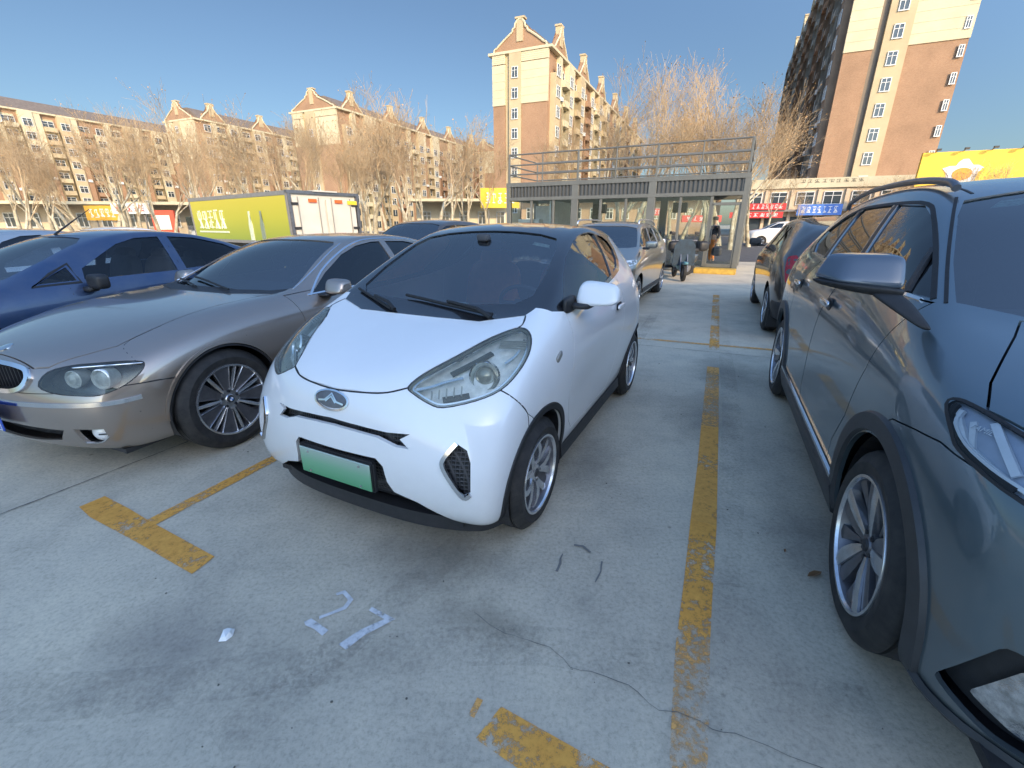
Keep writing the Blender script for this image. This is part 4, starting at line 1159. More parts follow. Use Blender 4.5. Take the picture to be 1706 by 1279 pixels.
    for sg in (1, -1):
        for w in (w1, w2, w3): C.pane('window', side(B, w, sg), glass('privacy_glass', (.07, .08, .085), 1.75) if 'privacy_glass' not in MATS else MATS['privacy_glass'], (0, sg, 0))
        # black division bars and chrome sill line
        for a_, b_ in (((-1.455, 1.60), (-1.265, 1.27)), ((-2.15, 1.59), (-2.04, 1.285))):
            C.line('window_bar', side(B, [a_, b_], sg), .055, M_DARK, off=-.006, h=.008, n=3)
        C.line('window_bar', side(B, [(-.655, 1.415), (-.50, 1.245)], sg), .030, M_DARK, off=-.006, h=.008, n=3)
        C.line('window_frame', side(B, [(-.33, 1.243), (-.64, 1.412), (-.90, 1.54), (-1.06, 1.592), (-1.41, 1.608), (-2.08, 1.605), (-2.24, 1.588), (-2.46, 1.55), (-2.67, 1.455), (-2.68, 1.36), (-2.52, 1.298)], sg), .022, M_RUB, off=-.002, h=.005, n=3)
        C.line('sill_trim', side(B, [(-.36, 1.232), (-.80, 1.238), (-1.22, 1.256), (-2.0, 1.272), (-2.50, 1.288)], sg), .016, M_CHROME, off=.001, h=.008, n=4)
        # headlamp
        hp = hc if sg == -1 else mirror(hc); d = Vector((dh.x, dh.y * -sg, dh.z)).normalized()
        bm = B.patch(grow(hp, .012), d, off=0, step=.05)
        for v in bm.verts: v.co -= d * .022
        hl = bobj('headlight', bm, plain('lamp_bed_blue', (.40, .46, .54), .3, .2, var=.10), root, True)
        bm = bmesh.new(); a = [bm.verts.new(Vector(p_) - d * .004) for p_ in hp]; b = [bm.verts.new(Vector(p_) - d * .085) for p_ in hp]
        for i in range(len(a)): bm.faces.new((a[i], a[(i + 1) % len(a)], b[(i + 1) % len(a)], b[i]))
        bobj('housing', bm, plain('lamp_housing_dark', (.12, .13, .13), .4, .3), hl, True)
        strip_ = head[3:9] if sg == -1 else mirror(head[3:9])
        C.line('light_bar', grow([Vector(p_) for p_ in (head if sg == -1 else mirror(head))], -.020)[2:10], .014, plain('light_guide', (.75, .78, .80), .2), off=-.016, h=.006, n=4, parent=hl)
        C.line('light_bar', [B.near(Vector((x, y * -sg, z)))[0] for x, y, z in ((.31, -.90, 1.02), (.37, -.90, .95))], .018, plain('light_guide', (.75, .78, .80), .2), off=-.022, h=.008, n=4, parent=hl)
        C.line('light_bar', [B.near(Vector((x, y * -sg, z)))[0] for x, y, z in ((.345, -.862, 1.026), (.41, -.862, .99), (.485, -.858, .945))], .022, plain('light_guide', (.75, .78, .80), .2), off=-.012, h=.004, n=3, parent=hl)
        C.line('light_bar', [B.near(Vector((x, y * -sg, z)))[0] for x, y, z in ((.262, -.895, 1.022), (.285, -.908, .985), (.353, -.906, .955), (.443, -.884, .936), (.51, -.855, .925), (.62, -.79, .912))], .014, MATS['light_guide'], off=-.010, h=.004, n=3, parent=hl)
        C.line('lamp_frame', [B.near(Vector((x, y * -sg, z)))[0] for x, y, z in ((.235, -.90, 1.030), (.26, -.912, .985), (.35, -.912, .946), (.443, -.89, .926), (.51, -.862, .916))], .020, M_RUB, off=-.006, h=.004, n=3, parent=hl)
        if sg == -1:
            cu = bpy.data.curves.new('t', 'FONT'); cu.body = 'FAMILY'; cu.size = .022; cu.extrude = .0006; cu.align_x = 'CENTER'; cu.shear = .2
            to = bpy.data.objects.new('t', cu); COL.objects.link(to); dg = bpy.context.evaluated_depsgraph_get()
            tm = bpy.data.meshes.new_from_object(to.evaluated_get(dg), depsgraph=dg); bpy.data.objects.remove(to)
            tx = link('lettering', tm, MATS['light_guide'], hl)
            p0, n0, _ = B.near(Vector((.352, -.884, .998))); xa = (B.near(Vector((.379, -.872, 1.0)))[0] - B.near(Vector((.331, -.893, .997)))[0]).normalized(); ya = n0.cross(xa).normalized()
            tx.matrix_parent_inverse = Matrix.Identity(4)
            tx.matrix_local = Matrix(((xa.x, ya.x, n0.x, p0.x - n0.x * .012), (xa.y, ya.y, n0.y, p0.y - n0.y * .012), (xa.z, ya.z, n0.z, p0.z - n0.z * .012), (0, 0, 0, 1)))
        bm = B.patch(grow(hp, -.001), d, off=.001, step=.05); bobj('lens', bm, glass('clear_lens', (.92, .94, .95), 1.25) if 'clear_lens' not in MATS else MATS['clear_lens'], hl, True)
        C.line('lamp_seal', head if sg == -1 else mirror(head), .012, M_SEAM, off=-.002, h=.003, closed=True, n=3, parent=hl)
        # fog lamp
        fp = fc if sg == -1 else mirror(fc); d = Vector((dfg.x, dfg.y * -sg, 0)).normalized()
        bm = B.patch(grow(fp, .01), d, off=0, step=.05)
        for v in bm.verts: v.co -= d * .06
        fr = bobj('fog_lamp_recess', bm, Q, root, True)
        fq = [Vector(p_) for p_ in (fc if sg == -1 else mirror(fc))]; cq = sum(fq, Vector()) / len(fq) + Vector((.02, .02 * -sg, -.015)); fl_ = [cq + (p_ - cq) * .68 for p_ in fq]
        bm = B.patch(fl_, d, off=0, step=.05)
        for v in bm.verts: v.co -= d * .028
        bobj('fog_lamp', bm, plain('fog_reflector', (.55, .57, .58), .12, .9, var=.5, scale=30, bump=.5, bscale=22), fr, True)
        # cladding
        for x in (0, -2.80):
            R0 = .452
            ang = [(-.30 + (pi + .55) * k / 30) for k in range(31)]
            pts = side(B, [(x + R0 * cos(a), .37 + R0 * sin(a) * 1.02) for a in ang if .37 + R0 * sin(a) > .22], sg)
            C.line('wheel_arch_cladding', pts, .078, Q, off=.002, h=.012, n=2)
            wheel(root, x, .935, sg, .362, .258, .225, 'wide', rot=.10 if x == 0 else .5)
        C.line('sill_cladding', side(B, [(-.42, .30), (-.9, .30), (-1.5, .30), (-2.36, .30)], sg), .17, Q, off=.002, h=.014, n=4)
        C.line('sill_chrome', side(B, [(-.46, .395), (-.9, .395), (-1.5, .395), (-2.34, .395)], sg), .022, M_CHROME, off=.008, h=.010, n=4)
        lipp = [(.47, .905, .225), (.54, .87, .225), (.70, .76, .215), (.82, .55, .21), (.87, .3, .21), (.885, 0, .21)]
        C.line('lower_lip', [(x, y * sg, z) for x, y, z in lipp], .075, Q, off=.002, h=.014, n=4)
        # roof rail
        rp = [(-1.00, .625, 1.655), (-1.12, .625, 1.69), (-1.6, .620, 1.725), (-2.4, .615, 1.725), (-2.95, .605, 1.675), (-3.05, .60, 1.625)]
        bm = bmesh.new(); path_tube(bm, spline([(x, y * sg, z) for x, y, z in rp], 5), .017, 8)
        bobj('roof_rail', bm, M_ALLOYD, root, 50)
        C.line('pillar_seam', [B.near(Vector((x, y * sg, z)))[0] for x, y, z in ((-.28, .80, 1.24), (-.52, .755, 1.40), (-.80, .68, 1.55), (-.97, .63, 1.65))], .014, M_RUB, off=-.001, h=.004, n=4)
        C.line('roof_seam', [B.near(Vector((x, .575 * sg, 1.7)))[0] for x in (-.98, -1.4, -2.0, -2.8, -3.2)], .014, M_RUB, off=-.001, h=.003, n=4)
    # mirrors
        T = Matrix.Translation((-.28, .93 * sg, 1.32))
        bm = bmesh.new(); c = [(-.09, .02, -.035), (.06, .0, -.045), (.06, .22, -.025), (-.07, .30, -.02), (-.09, .02, .085), (.0, .01, .075), (-.01, .19, .075), (-.08, .25, .08)]
        hexa(bm, [T @ Vector((x, y * sg, z)) for x, y, z in (c if sg == 1 else [c[1], c[0], c[3], c[2], c[5], c[4], c[7], c[6]])], 2, crease=.25)
        m = bobj('wing_mirror', bm, MATS.get('mirror_slate') or paint('mirror_slate', (.07, .10, .135), .3, .35, dust=.05), root, True)
        bm = bmesh.new(); c = [(-.08, .02, -.075), (.05, .0, -.08), (.055, .20, -.05), (-.06, .28, -.04), (-.09, .01, -.025), (.065, -.01, -.035), (.065, .23, -.018), (-.07, .315, -.012)]
        hexa(bm, [T @ Vector((x, y * sg, z)) for x, y, z in (c if sg == 1 else [c[1], c[0], c[3], c[2], c[5], c[4], c[7], c[6]])], 2)
        c2 = [(-.20, .865 * sg, 1.17), (-.09, .865 * sg, 1.16), (-.10, .90 * sg, 1.16), (-.19, .90 * sg, 1.17), (-.31, .94 * sg, 1.27), (-.21, .93 * sg, 1.265), (-.22, 1.06 * sg, 1.275), (-.32, 1.06 * sg, 1.28)]
        hexa(bm, c2 if sg == 1 else [c2[1], c2[0], c2[3], c2[2], c2[5], c2[4], c2[7], c2[6]], 2)
        bobj('mirror_foot', bm, M_RUB, m, True)
    bm = B.patch(frontal(B, [(-.52, .97), (.52, .97), (.50, .42), (-.50, .42)]), (1, 0, 0), off=-.06, step=.06); bobj('grille', bm, M_MESH, root, True)
    bm = B.patch(topdown(B, [(-.84, -.55), (-.90, -.50), (-.90, -.40), (-.87, -.40), (-.83, -.47)]), (.5, 0, .85), off=-.012, step=.05)
    bobj('sticker', bm, plain('sticker_mint', (.25, .45, .38), .6, var=.4, scale=60), root, True)
    bm = bmesh.new(); rbox(bm, (-.55, 0, 1.05), (.60, 1.5, .26)); bobj('dashboard', bm, M_INT, root, True)
    sm = plain('seat_dark', (.12, .12, .125), .7)
    seats(root, (-1.45,), (.40, -.40), .72, sm, h=.60); seats(root, (-2.35,), (.42, -.42), .75, sm, h=.58)
    steering_wheel(root, -.90, .40, 1.10, -1.0)
    common(root, B, (-3.5, .7, .80), .26)
    return root
# ---------------------------------------------------------------- plainer cars further off
def plain_car(name, label, B, col, loc, deg, ws, sides, rear, wb, Rt, yout, side_glass=None, metal=.5, group=None, arch=None, hatch_lamps=None, front_lamps=None, mirrors=None, rails=False, style='wide', hood=None, gl=None, dust=.15, cat='car', clad=False, seatcol=None, wy=.8):
    root = thing(name, label, cat, group=group); place(root, loc, deg)
    key = 'paint_' + name + '_%d' % len(MATS)
    P = paint(key, col, metal, .3, dust=dust)
    C = Carver(root, B); C.wy = wy
    C.arches(wb, Rt + .045, .5, z=Rt + .01)
    wsp = topdown(B, ws + [(x, -y) for x, y in ws if y > 0][::-1])
    C.cut(wsp, -.35, .5, (.45, 0, .9))
    for w in sides: C.cut([(x, 0, z) for x, z in w], -1.5, 1.5, (0, 1, 0))
    if rear: C.cut([(-2.6, y, z) for y, z in rear], -3, 1.2, (1, 0, 0))
    C.done(P)
    G = gl or M_GLASS
    C.pane('windscreen', wsp, G, (.45, 0, .9))
    for sg in (1, -1):
        for w in sides: C.pane('window', side(B, w, sg), side_glass or M_GLASSD, (0, sg, 0))
        for x in (0, -wb): wheel(root, x, yout, sg, Rt, Rt * .69, .215, style)
        if mirrors:
            mx, my, mz = mirrors
            bm = bmesh.new(); rbox(bm, (mx, sg * (my + .12), mz + .03), (.12, .22, .14), lev=3); m = bobj('wing_mirror', bm, P if not clad else M_DARK, root, True)
            bm = bmesh.new(); rbox(bm, (mx + .03, sg * (my + .03), mz - .04), (.10, .13, .05)); bobj('mirror_foot', bm, M_DARK, m, True)
        if front_lamps:
            pts = [B.near(Vector((x, y * sg, z)))[0] for x, y, z in front_lamps]
            C.sheet('headlight', rounded(pts, .03, 2), M_LAMPIN, None, off=.002, th=.006, step=.08)
        if hatch_lamps:
            pts = [B.near(Vector((x, y * sg, z)))[0] for x, y, z in hatch_lamps]
            C.sheet('tail_lamp', rounded(pts, .03, 2), plain('tail_lamp_red', (.42, .03, .04), .15, .1, var=.25, scale=20), None, off=.003, th=.01, step=.08)
        ys = min(abs(w_[1]) for w_ in [(0, 1)])
    if rear: C.pane('rear_window', frontal(B, rear, -1), M_GLASSD, (-1, 0, 0))
    sm = seatcol or plain('seat_dark', (.12, .12, .125), .7)
    zb = sides[0][0][1]
    seats(root, (-1.45,), (.36, -.36), zb - .46, sm); seats(root, (-2.25,), (.36, -.36), zb - .46, sm, h=.44)
    bm = bmesh.new(); rbox(bm, (-.60, 0, zb - .12), (.50, 1.36, .22)); bobj('dashboard', bm, M_INT, root, True)
    steering_wheel(root, -.88, .36, zb - .02, -1.0)
    common(root, B, (-wb - .6, .5, .66), .22)
    return root, C, P
SED_WS = [(-.12, 0), (-.16, .45), (-.30, .66), (-.62, .62), (-.95, .54), (-1.03, .44), (-.96, 0)]
SED_SIDES = [[(-.86,1.0),(-1.05,1.16),(-1.25,1.30),(-1.45,1.365),(-1.66,1.375),(-1.66,1.02)], [(-1.76,1.375),(-2.05,1.355),(-2.40,1.27),(-2.62,1.15),(-2.66,1.07),(-1.76,1.03)]]
SUV_WS = [(-.05, 0), (-.08, .40), (-.16, .64), (-.27, .775), (-.50, .735), (-.80, .66), (-.93, .61), (-.96, .40), (-.90, 0)]
SUV_SIDES = [[(-.33,1.243),(-.64,1.41),(-.90,1.535),(-1.06,1.585),(-1.41,1.60),(-1.22,1.27)], [(-1.50,1.603),(-2.08,1.597),(-1.99,1.285),(-1.31,1.272)], [(-2.20,1.585),(-2.45,1.545),(-2.66,1.45),(-2.50,1.30),(-2.08,1.287)]]
def build_blue():
    B = sedan_surface(3)
    O, F, L = None, Vector((-0.39715, -0.91775)), Vector((0.91775, -0.39715))
    o = Vector((-2.7965, 3.2493)) + F * .30 + L * -2.48
    quarter = [(-.46,.992),(-.60,1.065),(-.72,1.12),(-.74,1.0)]
    root, C, P = plain_car('parked_saloon', 'dark blue saloon with a roof aerial parked behind the bronze one', B, (.012, .050, .13), o, 23.4, SED_WS, [[(-.80,1.0),(-.83,1.10),(-1.03,1.21),(-1.22,1.31),(-1.42,1.365),(-1.66,1.375),(-1.66,1.02)], SED_SIDES[1], quarter], None, 2.6, .315, .88,
        side_glass=glass('clear_glass', (.75, .80, .80)), metal=.3, mirrors=(-.82, .88, .96), clad=True, front_lamps=[(.55,.5,.70),(.45,.72,.70),(.28,.80,.76),(.20,.78,.80),(.40,.60,.78)], style='turbine', seatcol=plain('seat_grey', (.12, .12, .13), .7))
    bm = bmesh.new(); a = B.near(Vector((-1.02, 0, 1.42)))[0]; path_tube(bm, [a, a + Vector((-.02, 0, .02)), a + Vector((-.36, -.0, .26))], [.014, .010, .003], 6)
    bobj('roof_aerial', bm, M_RUB, root, 40)
    for sg in (1, -1):
        C.line('quarter_frame', side(B, [(-.41,.972),(-.58,1.07),(-.745,1.15),(-.765,.982)], sg), .028, M_RUB, off=.0, h=.004, closed=True, n=1, smooth=False)
        C.line('door_seam', side(B, [(-.66, .94), (-.66, .7), (-.62, .45), (-.64, .28)], sg), .007, M_SEAM, off=-.001, h=.0015, n=3)
        C.line('door_seam', side(B, [(-1.71, 1.38), (-1.71, .95), (-1.72, .6), (-1.76, .28)], sg), .007, M_SEAM, off=-.001, h=.0015, n=3)
    return root
# ---------------------------------------------------------------- ground
def ground_mats():
    m, n, l, p = nodemat('concrete')
    tc = n.new('ShaderNodeTexCoord'); vec = tc.outputs['Object']
    a = noise(n, l, .22, 6, .55, vec=vec); b = noise(n, l, 1.3, 8, .65, vec=vec); c = noise(n, l, 55, 6, .75, vec=vec); d = noise(n, l, 4.5, 8, .7, vec=vec)
    ca = ramp(n, l, a.outputs[0], [(.3, (.50, .437, .345)), (.7, (.62, .54, .415))])
    cb = ramp(n, l, b.outputs[0], [(.28, (.66, .67, .69)), (.5, (.92, .92, .92)), (.75, (1.12, 1.10, 1.06))])
    cc = ramp(n, l, c.outputs[0], [(.32, (.72, .72, .72)), (.5, (1.0, 1.0, 1.0)), (.7, (1.15, 1.15, 1.15))])
    cdd = ramp(n, l, d.outputs[0], [(.28, (.85, .85, .85)), (.50, (1.0, 1.0, 1.0)), (.8, (1.05, 1.05, 1.04))])
    x = mix(n, l, 1.0, ca.outputs[0], cb.outputs[0], 'MULTIPLY'); x = mix(n, l, 1.0, x, cc.outputs[0], 'MULTIPLY'); x = mix(n, l, 1.0, x, cdd.outputs[0], 'MULTIPLY')
    # scattered dark spots, drips and scuffs
    mp = n.new('ShaderNodeMapping'); mp.inputs['Rotation'].default_value = (0, 0, R(66)); mp.inputs['Scale'].default_value = (1, 4.5, 1); l.new(vec, mp.inputs[0])
    s = noise(n, l, 2.6, 9, .8, vec=mp.outputs[0]); sr = ramp(n, l, s.outputs[0], [(.30, .55), (.40, 1.0)])
    x = mix(n, l, .8, x, sr.outputs[0], 'MULTIPLY')
    v = n.new('ShaderNodeTexVoronoi'); v.inputs['Scale'].default_value = 3.2; l.new(vec, v.inputs['Vector'])
    vr = ramp(n, l, v.outputs['Distance'], [(.020, .30), (.045, 1.0)]); x = mix(n, l, .7, x, vr.outputs[0], 'MULTIPLY')
    l.new(x, p.inputs['Base Color']); p.inputs['Roughness'].default_value = .78
    bp = n.new('ShaderNodeBump'); bp.inputs['Strength'].default_value = .35; bp.inputs['Distance'].default_value = .006
    l.new(c.outputs[0], bp.inputs['Height']); l.new(bp.outputs[0], p.inputs['Normal'])
def worn(name, c, thr=.45, scale=14, c2=None, soft=.06):
    """worn road paint: opaque colour with holes through which the ground shows"""
    m, n, l, p = nodemat(name)
    tc = n.new('ShaderNodeTexCoord'); t = noise(n, l, scale, 10, .8, vec=tc.outputs['Object']); t2 = noise(n, l, 1.6, 4, .6, vec=tc.outputs['Object'])
    ad = n.new('ShaderNodeMath'); ad.operation = 'MULTIPLY_ADD'; l.new(t2.outputs[0], ad.inputs[0]); ad.inputs[1].default_value = .9; l.new(t.outputs[0], ad.inputs[2])
    sb = n.new('ShaderNodeMath'); sb.operation = 'SUBTRACT'; l.new(ad.outputs[0], sb.inputs[0]); sb.inputs[1].default_value = .45
    r = ramp(n, l, sb.outputs[0], [(thr - soft, 0.0), (thr + soft, .92)])
    cr = ramp(n, l, t.outputs[0], [(.35, tuple(v * .75 for v in c)), (.7, c if c2 is None else c2)])
    l.new(cr.outputs[0], p.inputs['Base Color']); p.inputs['Roughness'].default_value = .7
    l.new(r.outputs[0], p.inputs['Alpha'])
    return m
def flat_poly(name, pts, mat, z, kind=None):
    bm = bmesh.new(); f = bm.faces.new([bm.verts.new((x, y, z)) for x, y in pts]); bm.normal_update()
    if f.normal.z < 0: f.normal_flip()
    o = bobj(name, bm, mat)
    if kind: struct(o, kind)
    return o
def ribbon(name, pts, w, mat, z, wob=0, seed=0):
    rnd = random.Random(seed); bm = bmesh.new()
    P = [Vector((p[0], p[1], 0)) for p in pts]
    Q = []
    for a, b in zip(P, P[1:]):
        k = max(1, int((b - a).length / .03)) if wob else 1
        for i in range(k): Q.append(a.lerp(b, i / k) + (Vector((rnd.gauss(0, wob), rnd.gauss(0, wob), 0)) if i else Vector()))
    Q.append(P[-1]); rows = []
    for i, q in enumerate(Q):
        t = (Q[min(i + 1, len(Q) - 1)] - Q[max(i - 1, 0)]).normalized(); s = Vector((-t.y, t.x, 0)) * (w / 2 * (rnd.uniform(.5, 1.3) if wob else 1))
        rows.append((bm.verts.new((q.x + s.x, q.y + s.y, z)), bm.verts.new((q.x - s.x, q.y - s.y, z))))
    for A, B in zip(rows, rows[1:]): bm.faces.new((A[1], B[1], B[0], A[0]))
    bmesh.ops.recalc_face_normals(bm, faces=bm.faces)
    for f in bm.faces:
        if f.normal.z < 0: f.normal_flip()
    return struct(bobj(name, bm, mat))
def build_ground():
    ground_mats()
    bm = bmesh.new(); bmesh.ops.create_grid(bm, x_segments=4, y_segments=4, size=900)
    struct(bobj('ground', bm, MATS['concrete']))
    # the street beyond the lot
    asp = plain('asphalt', (.075, .075, .078), .85, var=.25, scale=3, bump=.3, bscale=80)
    flat_poly('road', [(-60, 40), (-30, 24), (-8, 28), (9.0, 19.8), (30, 16.5), (120, -10), (140, 20), (75, 42), (40, 58), (-40, 96)], asp, .004, 'structure')
    pv = plain('paving', (.33, .30, .26), .8, var=.15, scale=4)
    flat_poly('pavement', [(-60, 102), (-40, 98.5), (40, 60.5), (78, 43), (82, 47), (44, 66), (-40, 104)], pv, .10, 'structure')
    Y = worn('worn_yellow_paint', (.88, .34, .05), .50, 26, (.94, .44, .085)); YW = worn('very_worn_yellow_paint', (.84, .35, .07), .48, 40, (.90, .45, .14), .10)
    Y2 = worn('solid_yellow_paint', (.84, .33, .055), .40, 24, (.90, .43, .09), .07); WH = worn('worn_white_paint', (.60, .61, .62), .42, 30, (.75, .76, .77))
    z = .004
    tb = [(-2.44,2.118),(-2.386,2.224),(-2.145,2.102),(-1.952,1.995),(-1.836,1.935),(-1.424,1.72),(-1.457,1.608),(-1.87,1.818),(-2.296,2.026)]
    flat_poly('bay_marking', tb, Y2, z, 'structure')
    d = Vector((.406, .914)); s0 = Vector((-1.93, 1.975))
    ribbon('bay_line', [s0 - d * .02, s0 + d * .65, s0 + d * 3, s0 + d * 6], .085, Y2, z + .0005)
    flat_poly('bay_marking', [(-.036,1.018),(.30,.835),(.60,.66),(.52,.56),(.244,.70),(.012,.844),(-.113,.92)], Y, z, 'structure')
    # long line between the white car and the SUV, thinner where it is worn
    L = [(.461,.844),(.559,1.098),(.619,1.245),(.752,1.532),(.967,2.013),(1.21,2.544)]; Rr = [(.573,.844),(.686,1.098),(.76,1.27),(.862,1.489),(1.08,1.95),(1.345,2.544)]
    flat_poly('bay_line', [(.36, .62), (.46, .60)] + Rr[:3] + L[:3][::-1], YW, z, 'structure')
    flat_poly('bay_line', Rr[2:5] + L[2:5][::-1], Y, z + .0002, 'structure')
    flat_poly('bay_line', [Rr[4], Rr[5], (1.62, 3.16), (1.50, 3.20), L[5], L[4]], Y2, z + .0004, 'structure')
    flat_poly('bay_line', [(1.62, 3.16), (2.30, 4.70), (2.19, 4.75), (1.50, 3.20)], YW, z + .0006, 'structure')
    flat_poly('bay_line', [(2.62, 5.42), (4.68, 10.1), (4.56, 10.15), (2.51, 5.47)], Y, z, 'structure')
    ribbon('cross_line', [(1.2, 6.25), (1.83, 6.05), (2.465, 5.77), (3.234, 5.48), (4.2, 5.05)], .09, YW, z + .001)
    ribbon('tick_mark', [(-.107, 1.043), (-.132, .986)], .022, YW, z)
    flat_poly('stall_number', [(-.759,1.495),(-.726,1.513),(-.672,1.462),(-.686,1.412),(-.735,1.385),(-.777,1.362),(-.783,1.376),(-.735,1.402),(-.702,1.425),(-.694,1.458),(-.728,1.492),(-.752,1.483)], WH, z, 'structure')
    flat_poly('stall_number', [(-.833,1.35),(-.81,1.366),(-.781,1.348),(-.719,1.31),(-.734,1.285),(-.779,1.316),(-.82,1.333)], WH, z, 'structure')
    flat_poly('stall_number', [(-.583,1.423),(-.470,1.362),(-.573,1.286),(-.621,1.225),(-.658,1.248),(-.596,1.312),(-.515,1.362),(-.590,1.405)], WH, z, 'structure')
    ck = plain('crack_fill', (.13, .125, .115), .95); sk = plain('scuff_dark', (.17, .165, .155), .9)
    ribbon('crack', [(-.156,1.397),(-.091,1.336),(-.029,1.295),(.058,1.267),(.143,1.235),(.209,1.154),(.28,1.139),(.33,1.12),(.403,1.089),(.481,1.004),(.538,1.0),(.601,.972),(.631,.946),(.697,.935),(.781,.899),(.827,.872),(.9,.844),(1.3,.70)], .0022, ck, .0055, .003, 4)
    ribbon('scuff', [(.245,1.739),(.204,1.622)], .010, sk, .005, .003, 5); ribbon('scuff', [(.308,1.802),(.351,1.792),(.381,1.747)], .012, sk, .005, .003, 6); ribbon('scuff', [(.425,1.687),(.407,1.622),(.37,1.558)], .009, sk, .005, .003, 7)
    # slab joints across the lot
    for k, o_ in enumerate((( -2.87, 1.93), (-1.0, 6.9), (.3, 10.6))):
        a = Vector(o_); e = Vector((.914, -.406)) if k else Vector((.45, .9))
        ribbon('slab_joint', [a - e * (8 if k else 3), a + e * (14 if k else 1.2)], .008, ck, .0045, .002, 20 + k)
    # faint dirty patches
    for k, (x, y, rx, ry, c) in enumerate(((-.35, 1.72, .55, .38, (.16, .14, .105)), (-.1, 1.35, .35, .16, (.13, .125, .10)), (1.6, 3.4, .45, .9, (.10, .10, .10)), (2.3, 4.6, .5, .8, (.09, .09, .09)), (1.5, 1.9, .30, .75, (.12, .125, .13)), (-1.3, 1.25, .5, .35, (.20, .19, .20)), (.5, 2.6, .35, .5, (.17, .16, .14)), (2.0, 7.2, .7, .9, (.10, .10, .10)))):
        m, n, l, p = nodemat('stain_%d' % k)
        tc = n.new('ShaderNodeTexCoord'); t = noise(n, l, 5, 8, .75, vec=tc.outputs['Object'])
        ln = n.new('ShaderNodeVectorMath'); ln.operation = 'LENGTH'; mpp = n.new('ShaderNodeMapping'); mpp.inputs['Scale'].default_value = (1 / rx, 1 / ry, 1); l.new(tc.outputs['Object'], mpp.inputs[0]); l.new(mpp.outputs[0], ln.inputs[0])
        md = n.new('ShaderNodeMath'); md.operation = 'MULTIPLY_ADD'; l.new(t.outputs[0], md.inputs[0]); md.inputs[1].default_value = 1.3; l.new(ln.outputs['Value'], md.inputs[2])
        r = ramp(n, l, md.outputs[0], [(.55, .42), (1.0, 0.0)]); r2 = n.new('ShaderNodeMapRange'); l.new(md.outputs[0], r2.inputs[0]); r2.inputs[1].default_value = .7; r2.inputs[2].default_value = 1.45; r2.inputs[3].default_value = .27; r2.inputs[4].default_value = 0
        l.new(r2.outputs[0], p.inputs['Alpha']); p.inputs['Base Color'].default_value = (*c, 1); p.inputs['Roughness'].default_value = .85
        bm = bmesh.new(); bmesh.ops.create_circle(bm, cap_ends=True, segments=32, radius=1, matrix=Matrix.Diagonal((rx * 1.2, ry * 1.2, 1, 1)))
        o = struct(bobj('stain', bm, m)); o.location = (x, y, .0022 + k * .0001); o.rotation_euler = (0, 0, R(-24))
    rnd = random.Random(9); bm = bmesh.new()
    for k in range(150):
        Y_ = rnd.uniform(.8, 6.5); x = rnd.uniform(-1.1, 1.1) * Y_ * 1.15; s = rnd.choice((.0012, .0016, .002, .0025, .0035)) * (1 + Y_ * .15)
        bmesh.ops.create_icosphere(bm, subdivisions=1, radius=s, matrix=Matrix.Translation((x, Y_, s * .4)) @ Matrix.Diagonal((rnd.uniform(.7, 1.5), rnd.uniform(.7, 1.3), .6, 1)))
        if rnd.random() < .3:
            for f in bm.faces[-20:] if False else []: pass
    struct(bobj('grit', bm, plain('grit_dark', (.10, .09, .075), .9, var=.6, scale=3)), 'stuff')
    for k, (pts_, w_) in enumerate((([(-.9, .9), (-.2, 1.9), (.5, 3.2), (1.4, 5.2), (2.6, 8.0)], .15), ([(.3, .5), (.95, 1.6), (1.7, 3.1), (2.6, 5.2), (3.7, 7.8)], .15), ([(-3.2, 1.2), (-1.6, 1.05), (0, 1.25), (1.2, 1.0)], .17))):
        m, n, l, p = nodemat('tyre_mark_%d' % k); tc = n.new('ShaderNodeTexCoord'); t = noise(n, l, 3.0, 8, .8, vec=tc.outputs['Object']); t2 = noise(n, l, 40, 4, .8, vec=tc.outputs['Object'])
        mu = n.new('ShaderNodeMath'); mu.operation = 'MULTIPLY'; l.new(t.outputs[0], mu.inputs[0]); l.new(t2.outputs[0], mu.inputs[1])
        r_ = ramp(n, l, mu.outputs[0], [(.20, 0.0), (.44, .22)]); l.new(r_.outputs[0], p.inputs['Alpha']); p.inputs['Base Color'].default_value = (.10, .10, .10, 1); p.inputs['Roughness'].default_value = .8
        P3 = spline([(x, y, 0) for x, y in pts_], 8); ribbon('tyre_mark', [(q.x, q.y) for q in P3], w_, m, .0031 + k * .0002)
    # litter
    bm = bmesh.new(); pts = [(-.022, -.02), (.006, -.026), (.024, -.008), (.024, .026), (.004, .032), (-.012, .018)]
    lo = [bm.verts.new((x, y, .002)) for x, y in pts]; hi = [bm.verts.new((x * .7, y * .7, .012 + .006 * (i % 3))) for i, (x, y) in enumerate(pts)]
    bm.faces.new(hi)
    for i in range(6): bm.faces.new((lo[i], lo[(i + 1) % 6], hi[(i + 1) % 6], hi[i]))
    bmesh.ops.recalc_face_normals(bm, faces=bm.faces)
    o = tag(bobj('paper_scrap', bm, plain('white_paper', (.78, .80, .80), .6)), 'crumpled white scrap of paper lying on the bare concrete', 'litter'); o.location = (-1.106, 1.286, 0); o.rotation_euler = (0, 0, .3)
